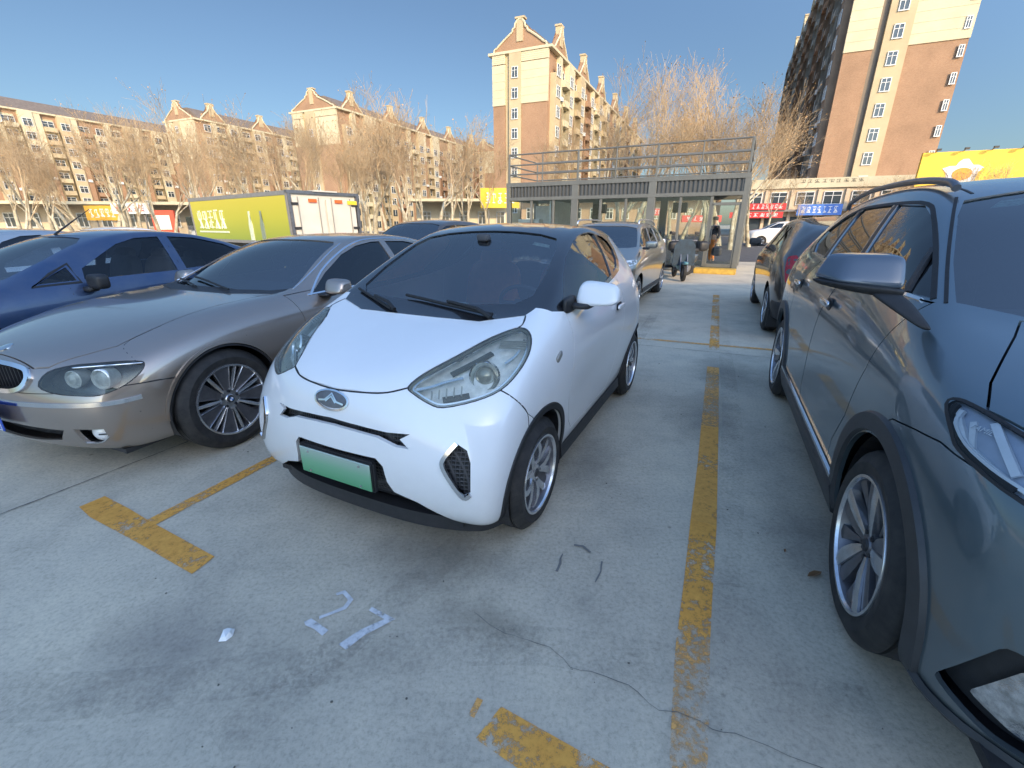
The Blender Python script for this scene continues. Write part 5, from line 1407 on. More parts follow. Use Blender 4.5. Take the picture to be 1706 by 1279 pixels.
    for k, (x, y, s, rz) in enumerate(((1.37, 1.60, .035, .3), (1.33, 1.76, .012, 1.0))):
        bm = bmesh.new(); vs = [bm.verts.new((s * a, s * .45 * b, .004 + .35 * s * abs(b) + .1 * s * a * a)) for a, b in ((-1.2, 0), (-.5, .8), (.4, .9), (1.3, .1), (.5, -.9), (-.4, -.7))]; c = bm.verts.new((0, 0, .004))
        for i in range(6): bm.faces.new((vs[i], vs[(i + 1) % 6], c))
        o = tag(bobj('dry_leaf', bm, plain('dry_leaf', (.22, .11, .05), .8)), ('curled brown dry leaf on the ground beside the front wheel of the right hand car', 'tiny dark leaf fragment further up beside the same front wheel')[k], 'leaf'); o.location = (x, y, 0); o.rotation_euler = (0, 0, rz)
# ---------------------------------------------------------------- trees
def tree_meshes(seed, H=11.0, spread=.32, dens=1.0, low=1.6):
    rnd = random.Random(seed); tb = bmesh.new(); cb = bmesh.new()
    tv, tf, cv, cf, cm = [], [], [], [], []
    def seg(V, F, a, b, ra, rb, n, mi=None):
        d = (b - a)
        if d.length < 1e-5: return
        u = d.orthogonal().normalized(); w = d.normalized().cross(u); i0 = len(V)
        for p, r in ((a, ra), (b, rb)):
            for k in range(n): V.append(p + (u * cos(2 * pi * k / n) + w * sin(2 * pi * k / n)) * r)
        for k in range(n):
            F.append((i0 + k, i0 + (k + 1) % n, i0 + n + (k + 1) % n, i0 + n + k))
            if mi is not None: cm.append(mi)
    def leaf(p, s):
        u = Vector((rnd.gauss(0, 1), rnd.gauss(0, 1), rnd.gauss(0, 1))).normalized(); w = u.orthogonal().normalized(); i0 = len(cv)
        for a, b in ((-1, -.6), (.2, -1), (1, .3), (-.3, .9)): cv.append(p + u * a * s + w * b * s)
        cf.append((i0, i0 + 1, i0 + 2, i0 + 3)); cm.append(1)
    def grow_(p, d, L, r, lv):
        n = 3 if lv < 3 else 2; q = p; dd = d.copy(); r0 = r
        pts = [p]
        for i in range(n):
            dd = (dd + Vector((rnd.gauss(0, .10), rnd.gauss(0, .10), rnd.gauss(.07, .06)))).normalized()
            nq = q + dd * L / n; r1 = r0 * (.80 if lv < 3 else .7)
            if lv < 2: seg(tv, tf, q, nq, r0, r1, 7)
            else: seg(cv, cf, q, nq, max(r0, .007), max(r1, .0045), 4 if lv < 4 else 3, 0)
            q = nq; r0 = r1; pts.append(q)
        if lv >= 5:
            if rnd.random() < .45: leaf(q, rnd.uniform(.022, .05))
            return
        kids = {0: 3, 1: 4, 2: 4, 3: 4, 4: 3}[lv]
        kids = max(2, int(round(kids * dens + rnd.uniform(-.5, .5))))
        for k in range(kids):
            t = rnd.uniform(.30, 1.0) if lv else rnd.uniform(.75, 1.0)
            if k == 0: t = 1.0
            f = t * (len(pts) - 1); i = min(int(f), len(pts) - 2); base = pts[i].lerp(pts[i + 1], f - i)
            az = rnd.uniform(0, 2 * pi); sp_ = (spread if lv < 2 else spread * 1.5) * rnd.uniform(.6, 1.4)
            u = dd.orthogonal().normalized(); w = dd.cross(u)
            nd = (dd * cos(sp_) + (u * cos(az) + w * sin(az)) * sin(sp_) + Vector((0, 0, .10))).normalized()
            grow_(base, nd, L * rnd.uniform(.58, .80) * (1.15 if lv == 0 else 1), r0 * rnd.uniform(.50, .72) if k else r0 * .85, lv + 1)
    grow_(Vector((0, 0, -.1)), Vector((rnd.gauss(0, .03), rnd.gauss(0, .03), 1)), H * .30, H * .019, 0)
    mt = bpy.data.meshes.new('trunk'); mt.from_pydata(tv, [], tf); mc = bpy.data.meshes.new('crown'); mc.from_pydata(cv, [], cf)
    mc.polygons.foreach_set('material_index', cm)
    for m_ in (mt, mc): m_.polygons.foreach_set('use_smooth', [True] * len(m_.polygons))
    m, n, l, p = (None,) * 4
    mt.materials.append(MATS['bark']); mc.materials.append(MATS['twigs']); mc.materials.append(MATS['dead_leaves'])
    zs = [v.z for v in cv]; print('tree', seed, len(cf), max(zs))
    return mt, mc, max(zs)
def build_trees():
    m, n, l, p = nodemat('bark'); t = noise(n, l, 2.2, 6, .6); r = ramp(n, l, t.outputs[0], [(.35, (.24, .19, .12)), (.5, (.42, .37, .27)), (.62, (.55, .50, .38))]); l.new(r.outputs[0], p.inputs['Base Color']); p.inputs['Roughness'].default_value = .9
    plain('twigs', (.43, .31, .19), .85, var=.3, scale=1.2); plain('dead_leaves', (.44, .26, .12), .8, var=.4, scale=3)
    M = [tree_meshes(11, 11, .30), tree_meshes(23, 10, .36), tree_meshes(37, 12, .27), tree_meshes(58, 9.5, .40)]
    rnd = random.Random(5)
    # (ratio x/y, distance, wanted height)
    spec = []
    for i in range(16): spec.append((-1.22 + i * .062, 30 + (i % 3) * 5 + rnd.uniform(-1, 1), rnd.uniform(7.4, 9.0)))
    for i in range(9): spec.append((-1.05 + i * .12, 44 + rnd.uniform(-2, 2), rnd.uniform(10.0, 11.2)))
    spec += [(-.26, 33, 7.4), (-.215, 40, 12.3), (-.165, 38, 9.8), (-.10, 44, 9.5), (-.05, 46, 8.8), (-.335, 50, 15.0), (-.50, 52, 11.5), (-.62, 58, 12.8)]
    spec += [(.03, 40, 8.8), (.085, 36, 8.2), (.14, 33, 8.0), (.185, 31, 10.8), (.255, 33, 12.4), (.225, 42, 12.0), (.36, 33, 8.4), (.425, 32, 11.6), (.47, 36, 9.8), (.51, 33, 7.2), (.54, 44, 6.8)]
    spec += [(.60, 50, 5.2), (.70, 47, 5.6), (.80, 45, 6.4), (.92, 44, 7.0), (1.05, 42, 7.0)]
    for i in range(14): spec.append((-1.20 + i * .075, 26 + rnd.uniform(-1, 2), rnd.uniform(5.6, 7.2)))
    for i in range(6): spec.append((-1.16 + i * .17, 37 + rnd.uniform(-2, 2), rnd.uniform(8.0, 9.6)))
    spec += [(.275, 36, 12.6), (.34, 31, 7.4), (.445, 35, 12.2), (.405, 30, 10.4), (.47, 29, 9.4), (.48, 31, 9.6), (.50, 41, 10.4), (.42, 29, 8.0), (.31, 30, 8.4), (.23, 29, 7.6), (-.27, 30, 7.0), (-.13, 34, 8.0), (-.19, 30, 6.8)]
    names = ['spreading', 'forked', 'slim upright', 'broad low']
    for i, (q, Y, h) in enumerate(spec):
        k = (i * 7 + int(Y)) % 4 if h < 10 else (0, 2)[i % 2]
        mt, mc, h0 = M[k]; s = h / h0
        side_ = 'far left of the lot' if q < -.6 else 'behind the truck and saloons' if q < -.2 else 'in front of the gabled blocks' if q < .06 else 'behind the grey cabin' if q < .5 else 'along the shops across the street'
        x = q * Y
        root = thing('bare_tree', 'bare %s plane tree standing %s' % (names[k], side_), 'tree', (x, Y, 0), rnd.uniform(0, 6.28), 'bare winter plane trees')
        root.scale = (s * rnd.uniform(.95, 1.2),) * 2 + (s,)
        for nm, me in (('trunk', mt), ('crown', mc)):
            o = bpy.data.objects.new(nm, me); COL.objects.link(o); o.parent = root
# ---------------------------------------------------------------- buildings
def brick_mat():
    m, n, l, p = nodemat('brick_wall')
    tc = n.new('ShaderNodeTexCoord'); mp = n.new('ShaderNodeMapping'); mp.inputs['Rotation'].default_value = (R(90), 0, 0); 
    sp = n.new('ShaderNodeSeparateXYZ'); l.new(tc.outputs['Object'], sp.inputs[0]); ad = n.new('ShaderNodeMath'); l.new(sp.outputs[0], ad.inputs[0]); l.new(sp.outputs[1], ad.inputs[1])
    cb = n.new('ShaderNodeCombineXYZ'); l.new(ad.outputs[0], cb.inputs[0]); l.new(sp.outputs[2], cb.inputs[1])
    b = n.new('ShaderNodeTexBrick'); l.new(cb.outputs[0], b.inputs['Vector']); b.inputs['Scale'].default_value = 3.2
    b.inputs['Color1'].default_value = (.335, .195, .12, 1); b.inputs['Color2'].default_value = (.28, .155, .095, 1); b.inputs['Mortar'].default_value = (.36, .26, .18, 1)
    t = noise(n, l, .35, 6, .6); r = ramp(n, l, t.outputs[0], [(.3, (.82, .82, .82)), (.7, (1.1, 1.1, 1.1))])
    x = mix(n, l, 1.0, b.outputs[0], r.outputs[0], 'MULTIPLY'); l.new(x, p.inputs['Base Color']); p.inputs['Roughness'].default_value = .9
    plain('cream_render', (.52, .46, .325), .85, var=.08, scale=.6, bump=.1, bscale=6); plain('tan_render', (.44, .355, .23), .88, var=.1, scale=.5)
    plain('roof_tile', (.17, .14, .12), .8, var=.25, scale=2); plain('grey_render', (.20, .19, .18), .85, var=.15, scale=1)
    mm, n, l, p = nodemat('window_glass'); p.inputs['Base Color'].default_value = (.045, .06, .07, 1); p.inputs['Roughness'].default_value = .08; p.inputs['Specular IOR Level'].default_value = .7
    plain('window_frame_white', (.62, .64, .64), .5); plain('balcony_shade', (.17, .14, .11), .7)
def dutch(w, h, steps=True):
    """outline of a shaped gable, (x,z)"""
    P = [(0, 0), (0, .06 * h), (.02 * w, .12 * h), (.05 * w, .13 * h), (.10 * w, .22 * h), (.20 * w, .38 * h), (.30 * w, .52 * h), (.36 * w, .60 * h), (.36 * w, .68 * h), (.40 * w, .72 * h), (.41 * w, .84 * h), (.45 * w, .95 * h), (.5 * w, 1.0 * h)]
    return P + [(w - x, z) for x, z in reversed(P[:-1])]
def slab(bm, outline, y0, y1, axis='y', M=None):
    """extrude an (a,z) outline along x or y"""
    f = (lambda a, z, y: (a, y, z)) if axis == 'y' else (lambda a, z, y: (y, a, z))
    A = [bm.verts.new(f(a, z, y0)) for a, z in outline]; B = [bm.verts.new(f(a, z, y1)) for a, z in outline]
    n = len(A)
    for i in range(n): bm.faces.new((A[i], A[(i + 1) % n], B[(i + 1) % n], B[i]))
    bmesh.ops.triangulate(bm, faces=[bm.faces.new(A[::-1]), bm.faces.new(B)])
WIN = {}
def win_mesh(w, h):
    if (w, h) in WIN: return WIN[(w, h)]
    bm = bmesh.new(); box(bm, (0, 0, 0), (w, .06, h)); 
    for (c, s_) in (((0, -.05, h / 2), (w + .1, .10, .09)), ((0, -.05, -h / 2), (w + .14, .16, .10)), ((-w / 2, -.05, 0), (.09, .10, h)), ((w / 2, -.05, 0), (.09, .10, h)), ((0, -.05, 0), (.07, .09, h)), ((0, -.05, h * .18), (w, .08, .06))):
        box(bm, c, s_, mi=1)
    me = bpy.data.meshes.new('window'); bm.to_mesh(me); bm.free(); me.materials.append(MATS['window_glass']); me.materials.append(MATS['window_frame_white'])
    WIN[(w, h)] = me
    return me
def building(label, corner, w, L, H, zb, side_, seed=0, floors=None, gables=True, lod=1, deg=24, bay0=0, roof_top=3.2, end_only_windows=False):
    """gabled apartment slab; local x along the end wall, y along the long flank; side_=+1 detailed flank at x=w, -1 at x=0"""
    rnd = random.Random(seed)
    root = thing('apartment_building', label, 'building', (corner[0], corner[1], 0), -R(deg), 'brown and cream apartment blocks')
    fl = 2.9; nf = int(H // fl)
    BR, CR, TN, RT = MATS['brick_wall'], MATS['cream_render'], MATS['tan_render'], MATS['roof_tile']; FC, FT = (CR, TN) if side_ > 0 else (plain('shaded_grey', (.33, .31, .27), .85, var=.15, scale=.6), plain('shaded_brown', (.24, .17, .12), .85, var=.2, scale=.6))  # tower flank: grey and brown darkened, its shade put into the colour
    bm = bmesh.new(); box(bm, (w / 2, L / 2, H / 2), (w, L, H)); bobj('wall', bm, [BR if side_ > 0 else MATS['brick_wall']], root)
    # end wall: two panels either side of a window strip
    a, b = .31 * w, .53 * w
    bm = bmesh.new(); box(bm, ((a + b) / 2, -.28, H / 2), (b - a, .56, H)); bobj('window_strip', bm, TN, root)
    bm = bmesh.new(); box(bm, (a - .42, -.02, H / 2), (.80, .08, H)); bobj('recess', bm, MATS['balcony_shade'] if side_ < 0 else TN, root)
    for (x0, x1) in ((-.10, a - .85), (b + .05, w + .10)):
        bm = bmesh.new(); box(bm, ((x0 + x1) / 2, -.14, zb / 2), (x1 - x0, .30, zb)); bobj('brick_panel', bm, BR, root)
        bm = bmesh.new()
        z = zb; k = 0
        while z < H - .2:
            z1 = min(z + fl * 2 - .12, H); box(bm, ((x0 + x1) / 2, -.20, (z + z1) / 2), (x1 - x0 + .12, .46, z1 - z))
            for q in range(1, 5):
                zz = z + (z1 - z) * q / 5; box(bm, ((x0 + x1) / 2, -.445, zz), (x1 - x0 + .1, .03, .05))
            z += fl * 2
        bobj('cream_panel', bm, CR, root)
    nw = 0
    def addwin(x, y, z, rz, me, par=root):
        nonlocal nw
        o = bpy.data.objects.new('window', me); COL.objects.link(o); o.parent = par; o.location = (x, y, z); o.rotation_euler = (0, 0, rz); nw += 1
    for k in range(1, nf): addwin((a + b) / 2, -.60, k * fl + 1.3, 0, win_mesh(1.0, 1.5))
    # narrow windows on the right edge of the end wall
    X = w if side_ > 0 else 0; s = side_
    # long flank: repeating bays
    bayw = 7.2; nb = int(L // bayw); y = 1.0
    stuff = bmesh.new(); many = 0
    rzf = (pi / 2) if s > 0 else -pi / 2
    for i in range(nb):
        y0 = y + i * bayw
        # projecting cream bay and brick pier
        top = H if (i + bay0) % 3 else H - fl
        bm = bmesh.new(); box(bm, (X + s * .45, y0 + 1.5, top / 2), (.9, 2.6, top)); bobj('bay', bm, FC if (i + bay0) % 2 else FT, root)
        bm = bmesh.new(); box(bm, (X + s * .30, y0 + 3.6, zb / 2), (.6, 1.3, zb)); bobj('pier', bm, BR, root)
        bm = bmesh.new(); box(bm, (X + s * .32, y0 + 3.6, (zb + H) / 2), (.66, 1.36, H - zb)); bobj('pier_top', bm, FC, root)
        # balcony stack
        bal = bmesh.new()
        ol = [(X - s * .1, .02)]
        for k in range(nf):
            z = k * fl + .02
            ol += [(X + s * 1.3, z), (X + s * 1.3, z + .14), (X + s * 1.2, z + .16), (X + s * 1.2, z + 1.0), (X + s * .06, z + 1.02), (X + s * .06, z + fl - .02)]
        ol.append((X - s * .1, nf * fl)); slab(bal, ol, y0 + 4.4, y0 + 6.8)
        bmesh.ops.recalc_face_normals(bal, faces=bal.faces)
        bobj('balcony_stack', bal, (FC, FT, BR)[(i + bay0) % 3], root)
        for k in range(nf):
            z = k * fl + 1.55
            far = nw > 85 or k < 2
            for (xx, yy, me_, ww, hh) in ((X + s * .93, y0 + 1.5, win_mesh(1.7, 1.6), 1.7, 1.6), (X + s * .16, y0 + 5.6, win_mesh(2.2, 1.7), 2.2, 1.7)):
                if far:
                    box(stuff, (xx + s * .02, yy, z + (.25 if hh > 1.8 else 0)), (.08, ww, hh)); box(stuff, (xx + s * .06, yy, z + .2), (.08, .08, hh * .9), mi=1)
                else: addwin(xx, yy, z + (.25 if hh > 1.8 else 0), rzf, me_)
    o = bobj('window_grid', stuff, [MATS['window_glass'], MATS['window_frame_white']], root); o['kind'] = 'stuff'
    for q in range(12):
        yy = y + rnd.randrange(nb) * bayw + 3.6; zz = rnd.randrange(2, nf) * fl + .9
        bm = bmesh.new(); box(bm, (X + s * .85, yy + rnd.uniform(-.2, .2), zz), (.45, .85, .6)); bobj('air_conditioner', bm, MATS['window_frame_white'], root)
    # cornice and roof
    bm = bmesh.new(); box(bm, (w / 2, L / 2, H + .18), (w + 1.6, L + 1.2, .36)); bobj('cornice', bm, CR, root)
    bm = bmesh.new(); slab(bm, [(-.6, H + .36), (w + .6, H + .36), (w * .68, H + roof_top), (w * .32, H + roof_top)], 1.2, L - .4); bobj('roof', bm, RT, root)
    # end gable with finial and flank gables
    def gable(g0, gw, gh, axis, pos):
        bm = bmesh.new(); out = [(g0 + x, H + .36 + z) for x, z in dutch(gw, gh)]
        slab(bm, out, pos, pos + (.7 if axis == 'y' else .7 * -s), axis)
        bmesh.ops.recalc_face_normals(bm, faces=bm.faces); g = bobj('gable', bm, BR, root)
        bm = bmesh.new(); d = -.10 if axis == 'y' else .10 * s
        path = [(g0 + x, H + .36 + z) for x, z in dutch(gw, gh)]
        for p, q in zip(path, path[1:]):
            if axis == 'y': tube(bm, (p[0], pos + d, p[1]), (q[0], pos + d, q[1]), .16, seg=5)
            else: tube(bm, (pos + d, p[0], p[1]), (pos + d, q[0], q[1]), .16, seg=5)
        bobj('coping', bm, CR, g)
        bm = bmesh.new(); c = g0 + gw / 2; zt = H + .36 + gh
        if axis == 'y': box(bm, (c, pos + .3, zt - gh * .37), (1.1, .9, gh * .74)); box(bm, (c, pos + .3, zt + .12), (1.6, 1.1, .25))
        else: box(bm, (pos - .3 * s, c, zt - gh * .35), (.9, 1.3, gh * .75)); box(bm, (pos - .3 * s, c, zt + .12), (1.1, 1.6, .25))
        bobj('chimney', bm, TN, g)
    if side_ < 0:
        for k in range(1, nf): addwin(w - .45, -.46, k * fl + 1.3, 0, win_mesh(.5, 1.2))
    if gables:
        gable(0.2, w - .4, 4.0, 'y', -.30)
        for i in range(0, nb, 2): gable(y + i * bayw + .6, 6.4, 3.8, 'x', X + s * .35)
    return root
def build_buildings():
    brick_mat()
    # end-wall corner positions: distance and bearing taken for each block
    building('tall gabled block with narrow end wall behind the left end of the grey cabin', (-.034 * 86, 86), 9.4, 92, 27.2, 20.1, 1, 1)
    building('brown gabled block with chimneys behind the yellow truck', (-.430 * 120, 120), 13.2, 66, 26.0, 19.0, 1, 2, lod=1)
    building('pale block with roof turrets half hidden behind bare trees left of the truck', (-.683 * 132, 132), 11.0, 34, 26.4, 17, 1, 3, lod=0)
    building('long cream block running off the left edge behind bare trees', (-1.12 * 118, 118), 12.0, 64, 27.0, 16, 1, 4, lod=0, gables=False)
    building('distant gabled block seen between the two nearer gabled blocks', (-.085 * 190, 190), 12.0, 30, 27.0, 20, 1, 6, lod=0)
    building('tall tower block with a sunlit brick end wall behind the shops on the right', (.627 * 70.5, 70.5), 12.6, 84, 43.5, 22.9, -1, 5)
    # block behind the photographer whose shadow covers the lot
    root = thing('office_building', 'plain grey office building standing behind the camera and shading the lot', 'building', (12, -25, 0), 0)
    bm = bmesh.new(); box(bm, (4, -9, 8), (38, 18, 16)); bobj('wall', bm, plain('pale_render', (.62, .58, .50), .85), root)
    for k in range(4):
        bm = bmesh.new()
        for i in range(12): box(bm, (-12.5 + i * 3, .03, 2.4 + k * 3.7), (1.9, .08, 1.9))
        bobj('window_row', bm, MATS['window_glass'], root)['kind'] = 'stuff'
# ---------------------------------------------------------------- cabin, shops, signs
def build_cabin():
    GR = plain('cabin_steel', (.155, .16, .148), .5, .3, var=.1, scale=2); RB = plain('cabin_ribbed', (.10, .103, .10), .5, .3)
    e = Vector((-.89, .456)); ang = math.atan2(e.y, e.x)
    root = thing('glass_cabin', 'long grey steel and glass container cabin with railings on its roof', 'cabin', (7.25, 14.93, 0), ang)
    # local x runs left along the front, local -y faces the lot ... front at y=0, depth towards -y side of rotation
    Lc = 8.27; D = -2.6; H = 2.98
    rows = [0, 2.84, 5.56, 8.27]
    def piece(name, c, s_, mat, par=root):
        bm = bmesh.new(); box(bm, c, s_); bmesh.ops.bevel(bm, geom=bm.edges[:], offset=.008, segments=1, affect='EDGES'); return bobj(name, bm, mat, par)
    piece('floor', (Lc / 2, D / 2, .10), (Lc, 2.6, .16), GR); piece('roof', (Lc / 2, D / 2, H - .06), (Lc, 2.6, .10), GR)
    for x in rows:
        for y in (0.0, D):
            piece('post', (x, y, 1.5), (.17 if x not in (2.84, 5.56) else .26, .15, 2.9), GR)
    for y in (.02, D - .02):
        piece('top_beam', (Lc / 2, y, H - .06), (Lc + .16, .12, .15), GR); piece('lower_beam', (Lc / 2, y, 2.42), (Lc, .12, .12), GR)
        bm = bmesh.new()
        for k in range(58):
            x = .10 + k * .1405; box(bm, (x, y, 2.67), (.07, .05, .38))
        box(bm, (Lc / 2, y - .035, 2.67), (Lc - .2, .02, .40)); bobj('ribbed_fascia', bm, RB, root)
    for x in (0, Lc): piece('end_beam', (x, D / 2, H - .06), (.12, 2.6, .15), GR); piece('end_beam', (x, D / 2, 2.42), (.12, 2.5, .12), GR)
    GL = glass('cabin_glass', (.88, .91, .90), 1.35)
    for x in (.95, 1.9, 3.7, 4.6, 6.4, 7.3): piece('mullion', (x, 0, 1.28), (.09, .09, 2.2), GR)
    for (a, b) in ((1.0, 2.72), (2.96, 5.44), (5.68, 8.18)):
        for y in (.0, D):
            bm = bmesh.new(); box(bm, ((a + b) / 2, y, 1.28), (b - a, .012, 2.15)); bobj('window', bm, GL, root)
    bm = bmesh.new(); box(bm, (0, D / 2, 1.28), (.012, 2.4, 2.15)); bobj('window', bm, GL, root)
    # door at the right end
    d = piece('door', (.50, .02, 2.12), (.86, .05, .09), GR)
    for c, s_ in (((.10, .02, 1.12), (.08, .05, 2.0)), ((.90, .02, 1.12), (.08, .05, 2.0)), ((.50, .02, .22), (.80, .05, .12))): piece('frame', c, s_, GR, d)
    bm = bmesh.new(); box(bm, (.5, .02, 1.15), (.74, .012, 1.85)); bobj('glass', bm, GL, d)
    bm = bmesh.new(); tube(bm, (.82, .09, .9), (.82, .09, 1.4), .014); bobj('handle', bm, M_CHROME, d)
    # inside: white panels at the left end, pale partition, ceiling units
    wp = plain('white_panel', (.70, .72, .68), .6)
    piece('partition', (6.6, D / 2, 1.25), (.06, 2.3, 2.2), wp); piece('cupboard', (7.4, D + .25, 1.2), (1.4, .4, 2.1), wp); piece('cupboard', (7.5, -.35, .9), (.9, .4, 1.6), wp)
    for x in (2.2, 5.3): piece('air_unit', (x, D + .30, 2.1), (.5, .3, .35), M_DARK)
    piece('counter', (4.6, D + .5, .55), (1.6, .5, .85), wp)
    # roof railing
    for k in range(7):
        x = .02 + k * (Lc - .04) / 6; piece('railing_post', (x, .0, H + .50), (.07 if k % 2 == 0 else .04, .05, 1.0), GR)
        if k in (0, 2, 4, 6): piece('railing_post', (x, D, H + .50), (.05, .05, 1.0), GR)
    for z in (.30, .62, .98):
        for y in (0, D):
            bm = bmesh.new(); tube(bm, (0, y, H + z), (Lc, y, H + z), .026, seg=8); bobj('railing', bm, GR, root)
        for x in (0, Lc):
            bm = bmesh.new(); tube(bm, (x, 0, H + z), (x, D, H + z), .026, seg=8); bobj('railing', bm, GR, root)
    # yellow painted step in front of the door
    bm = bmesh.new(); box(bm, (0, 0, .08), (1.25, .55, .16)); bmesh.ops.bevel(bm, geom=bm.edges[:], offset=.015, segments=2, affect='EDGES')
    o = tag(bobj('door_step', bm, plain('step_yellow', (.55, .34, .07), .7, var=.25, scale=8)), 'low yellow painted step in front of the cabin door', 'step'); o.location = (6.60, 14.85, 0); o.rotation_euler = (0, 0, ang)
def scribble(bm, x0, x1, z0, z1, y, n, seed, th=.03):
    """block strokes standing for lettering that is too small to read"""
    rnd = random.Random(seed); w = (x1 - x0) / n
    for i in range(n):
        cx = x0 + (i + .5) * w; hw = w * .36; h = (z1 - z0)
        nh = rnd.choice((2, 3, 4)); off = rnd.uniform(-.25, .25) * hw
        for k in range(nh): box(bm, (cx + off * rnd.uniform(-1, 1), y, z0 + h * (.08 + .84 * (k + rnd.uniform(-.1, .1)) / (nh - 1))), (hw * 2 * rnd.uniform(.45, 1), th, h * .085))
        box(bm, (cx + off, y + .001, (z0 + z1) / 2), (w * .075, th, h * rnd.uniform(.8, 1)))
        for sg_ in (-1, 1):
            if rnd.random() < .75:
                a_ = Vector((cx + off, y, z0 + h * rnd.uniform(.35, .6))); b_ = Vector((cx + sg_ * hw * .95, y, z0 + h * rnd.uniform(0, .12))); tube(bm, a_, b_, h * .05, seg=4)
            if rnd.random() < .4: box(bm, (cx + sg_ * hw * .8, y + .002, z0 + h * .7), (w * .07, th, h * .4))
def build_shops():
    u = Vector((.914, -.406)); ang = math.atan2(u.y, u.x)
    root = thing('shop_row', 'low two storey row of shops with a cream fascia across the street', 'building', (.478 * 66, 66, 0), ang)
    PK = plain('shop_wall', (.55, .43, .31), .85, var=.12, scale=.5); CR = MATS['cream_render']
    Ls = 40
    bm = bmesh.new(); box(bm, (Ls / 2, 6, 3.2), (Ls, 12, 6.4)); bobj('wall', bm, PK, root)
    bm = bmesh.new(); box(bm, (Ls / 2 - .2, 0, 6.55), (Ls + .4, .7, 1.15)); f = bobj('fascia', bm, CR, root)
    bm = bmesh.new(); scribble(bm, 6.5, 13.5, 6.55, 6.95, -.36, 9, 3); bobj('lettering', bm, plain('sign_dark', (.10, .09, .07), .6), f)
    bm = bmesh.new(); box(bm, (Ls / 2, -.6, 3.25), (Ls, 1.2, .25)); bobj('canopy', bm, MATS['grey_render'], root)
    for i in range(13):
        x = 1.5 + i * 3
        o = bpy.data.objects.new('window', win_mesh(1.9, 1.5)); COL.objects.link(o); o.parent = root; o.location = (x, -.05, 4.75)
        bm = bmesh.new(); box(bm, (x, -.06, 1.3), (2.5, .08, 2.4)); bobj('shop_front', bm, MATS['window_glass'], root)
        bm = bmesh.new(); box(bm, (x + 1.5, -.12, 2.9), (.35, .3, 5.8)); bobj('pilaster', bm, PK, root)
    sg = [('red shop sign with white lettering across the street, upper of two', 'sign_red', (.55, .03, .03), 1.0, 5.4, 3.75, .8), ('long red shop sign with white lettering, lower of two', 'sign_red', None, -1.2, 5.2, 2.72, .75), ('blue shop sign with white lettering beside the red ones', 'sign_blue', (.04, .16, .50), 6.7, 11.6, 3.3, 1.3), ('orange shop sign low behind the grey cabin', 'sign_orange', (.6, .2, .03), 12.2, 16, 3.3, 1.0)]
    for k, (lb, mn, c, x0, x1, z, h) in enumerate(sg):
        mat = plain(mn, c, .5) if c else MATS[mn]
        r = thing('shop_sign', lb, 'sign', root.location + Vector((u.x, u.y, 0)) * ((x0 + x1) / 2) + Vector((-.406, -.914, 0)) * 1.35 + Vector((0, 0, z)), ang)
        bm = bmesh.new(); box(bm, (0, 0, 0), (x1 - x0, .2, h)); bobj('board', bm, mat, r)
        bm = bmesh.new(); scribble(bm, -(x1 - x0) * .42, (x1 - x0) * .42, -h * .3, h * .3, -.115, 7, k + 8); bobj('lettering', bm, plain('sign_white', (.75, .75, .75), .6), r)
    # second, further stretch of shops behind the cabin and to the left
    specs = [('tan low shop building seen behind the cabin glass', (.02 * 72, 72), 30, 5.6, (.40, .28, .20)), ('pale stone gatehouse strip with small arched windows left of the cabin', (-.20 * 62, 62), 12.4, 4.2, (.62, .54, .40)), ('low row of market shops behind the left trees', (-1.25 * 52, 52), 44, 3.6, (.50, .42, .32))]
    for k, (lb, loc, L_, h, c) in enumerate(specs):
        r = thing('shop_building', lb, 'building', (loc[0], loc[1], 0), 0 if k < 2 else R(10))
        bm = bmesh.new(); box(bm, (L_ / 2, 4, h / 2), (L_, 8, h)); bobj('wall', bm, plain('shop_render_%d' % k, c, .85), r)
        bm = bmesh.new(); box(bm, (L_ / 2, -.1, h + .1), (L_ + .4, 8.6, .3)); bobj('cornice', bm, CR, r)
        for i in range(int(L_ // 2.4)):
            o = bpy.data.objects.new('window', win_mesh(1.0, 1.5)); COL.objects.link(o); o.parent = r; o.location = (1.3 + i * 2.4, -.05, h * .55)
    for k, (lb, x, Y, z, w, h, c, mn) in enumerate((('yellow hoarding on a pole left of the cabin', -.025 * 52, 52, 4.2, 4.2, 2.0, (.75, .50, .05), 'sign_yellow'), ('orange shop sign among the left trees', -.86 * 48, 48, 2.6, 3.4, 1.4, (.70, .36, .05), 'sign_amber'), ('white shop sign with red surround left of the truck', -.735 * 46, 46, 1.8, 2.2, 2.0, (.60, .10, .06), 'sign_brick'),
        ('white banner sign among the left trees', -.80 * 47, 47, 3.0, 3.6, 1.0, (.75, .73, .68), 'banner_white'), ('red shop sign seen through the cabin, left one', .30 * 60, 60, 3.0, 3.0, .8, (.55, .03, .03), 'sign_red'), ('red shop sign seen through the cabin, right one', .40 * 60, 60, 2.2, 5.0, .8, (.55, .03, .03), 'sign_red'))):
        r = thing('shop_sign', lb, 'sign', (x, Y, z), 0)
        bm = bmesh.new(); box(bm, (0, 0, 0), (w, .25, h)); bobj('board', bm, MATS[mn] if mn in MATS else plain(mn, c, .55), r)
        bm = bmesh.new(); tube(bm, (-w * .3, .2, -z), (-w * .3, .2, 0), .07); tube(bm, (w * .3, .2, -z), (w * .3, .2, 0), .07); bobj('post', bm, MATS['grey_render'], r)
        if k != 2: 
            bm = bmesh.new(); scribble(bm, -w * .4, w * .4, -h * .28, h * .28, -.14, 5, k + 30); bobj('lettering', bm, plain('sign_white', (.75, .75, .75), .6) if k != 3 else MATS['sign_red'], r)
        else:
            bm = bmesh.new(); box(bm, (0, -.14, -.1), (1.3, .04, 1.3)); bobj('panel', bm, plain('banner_white', (.75, .73, .68), .6), r)
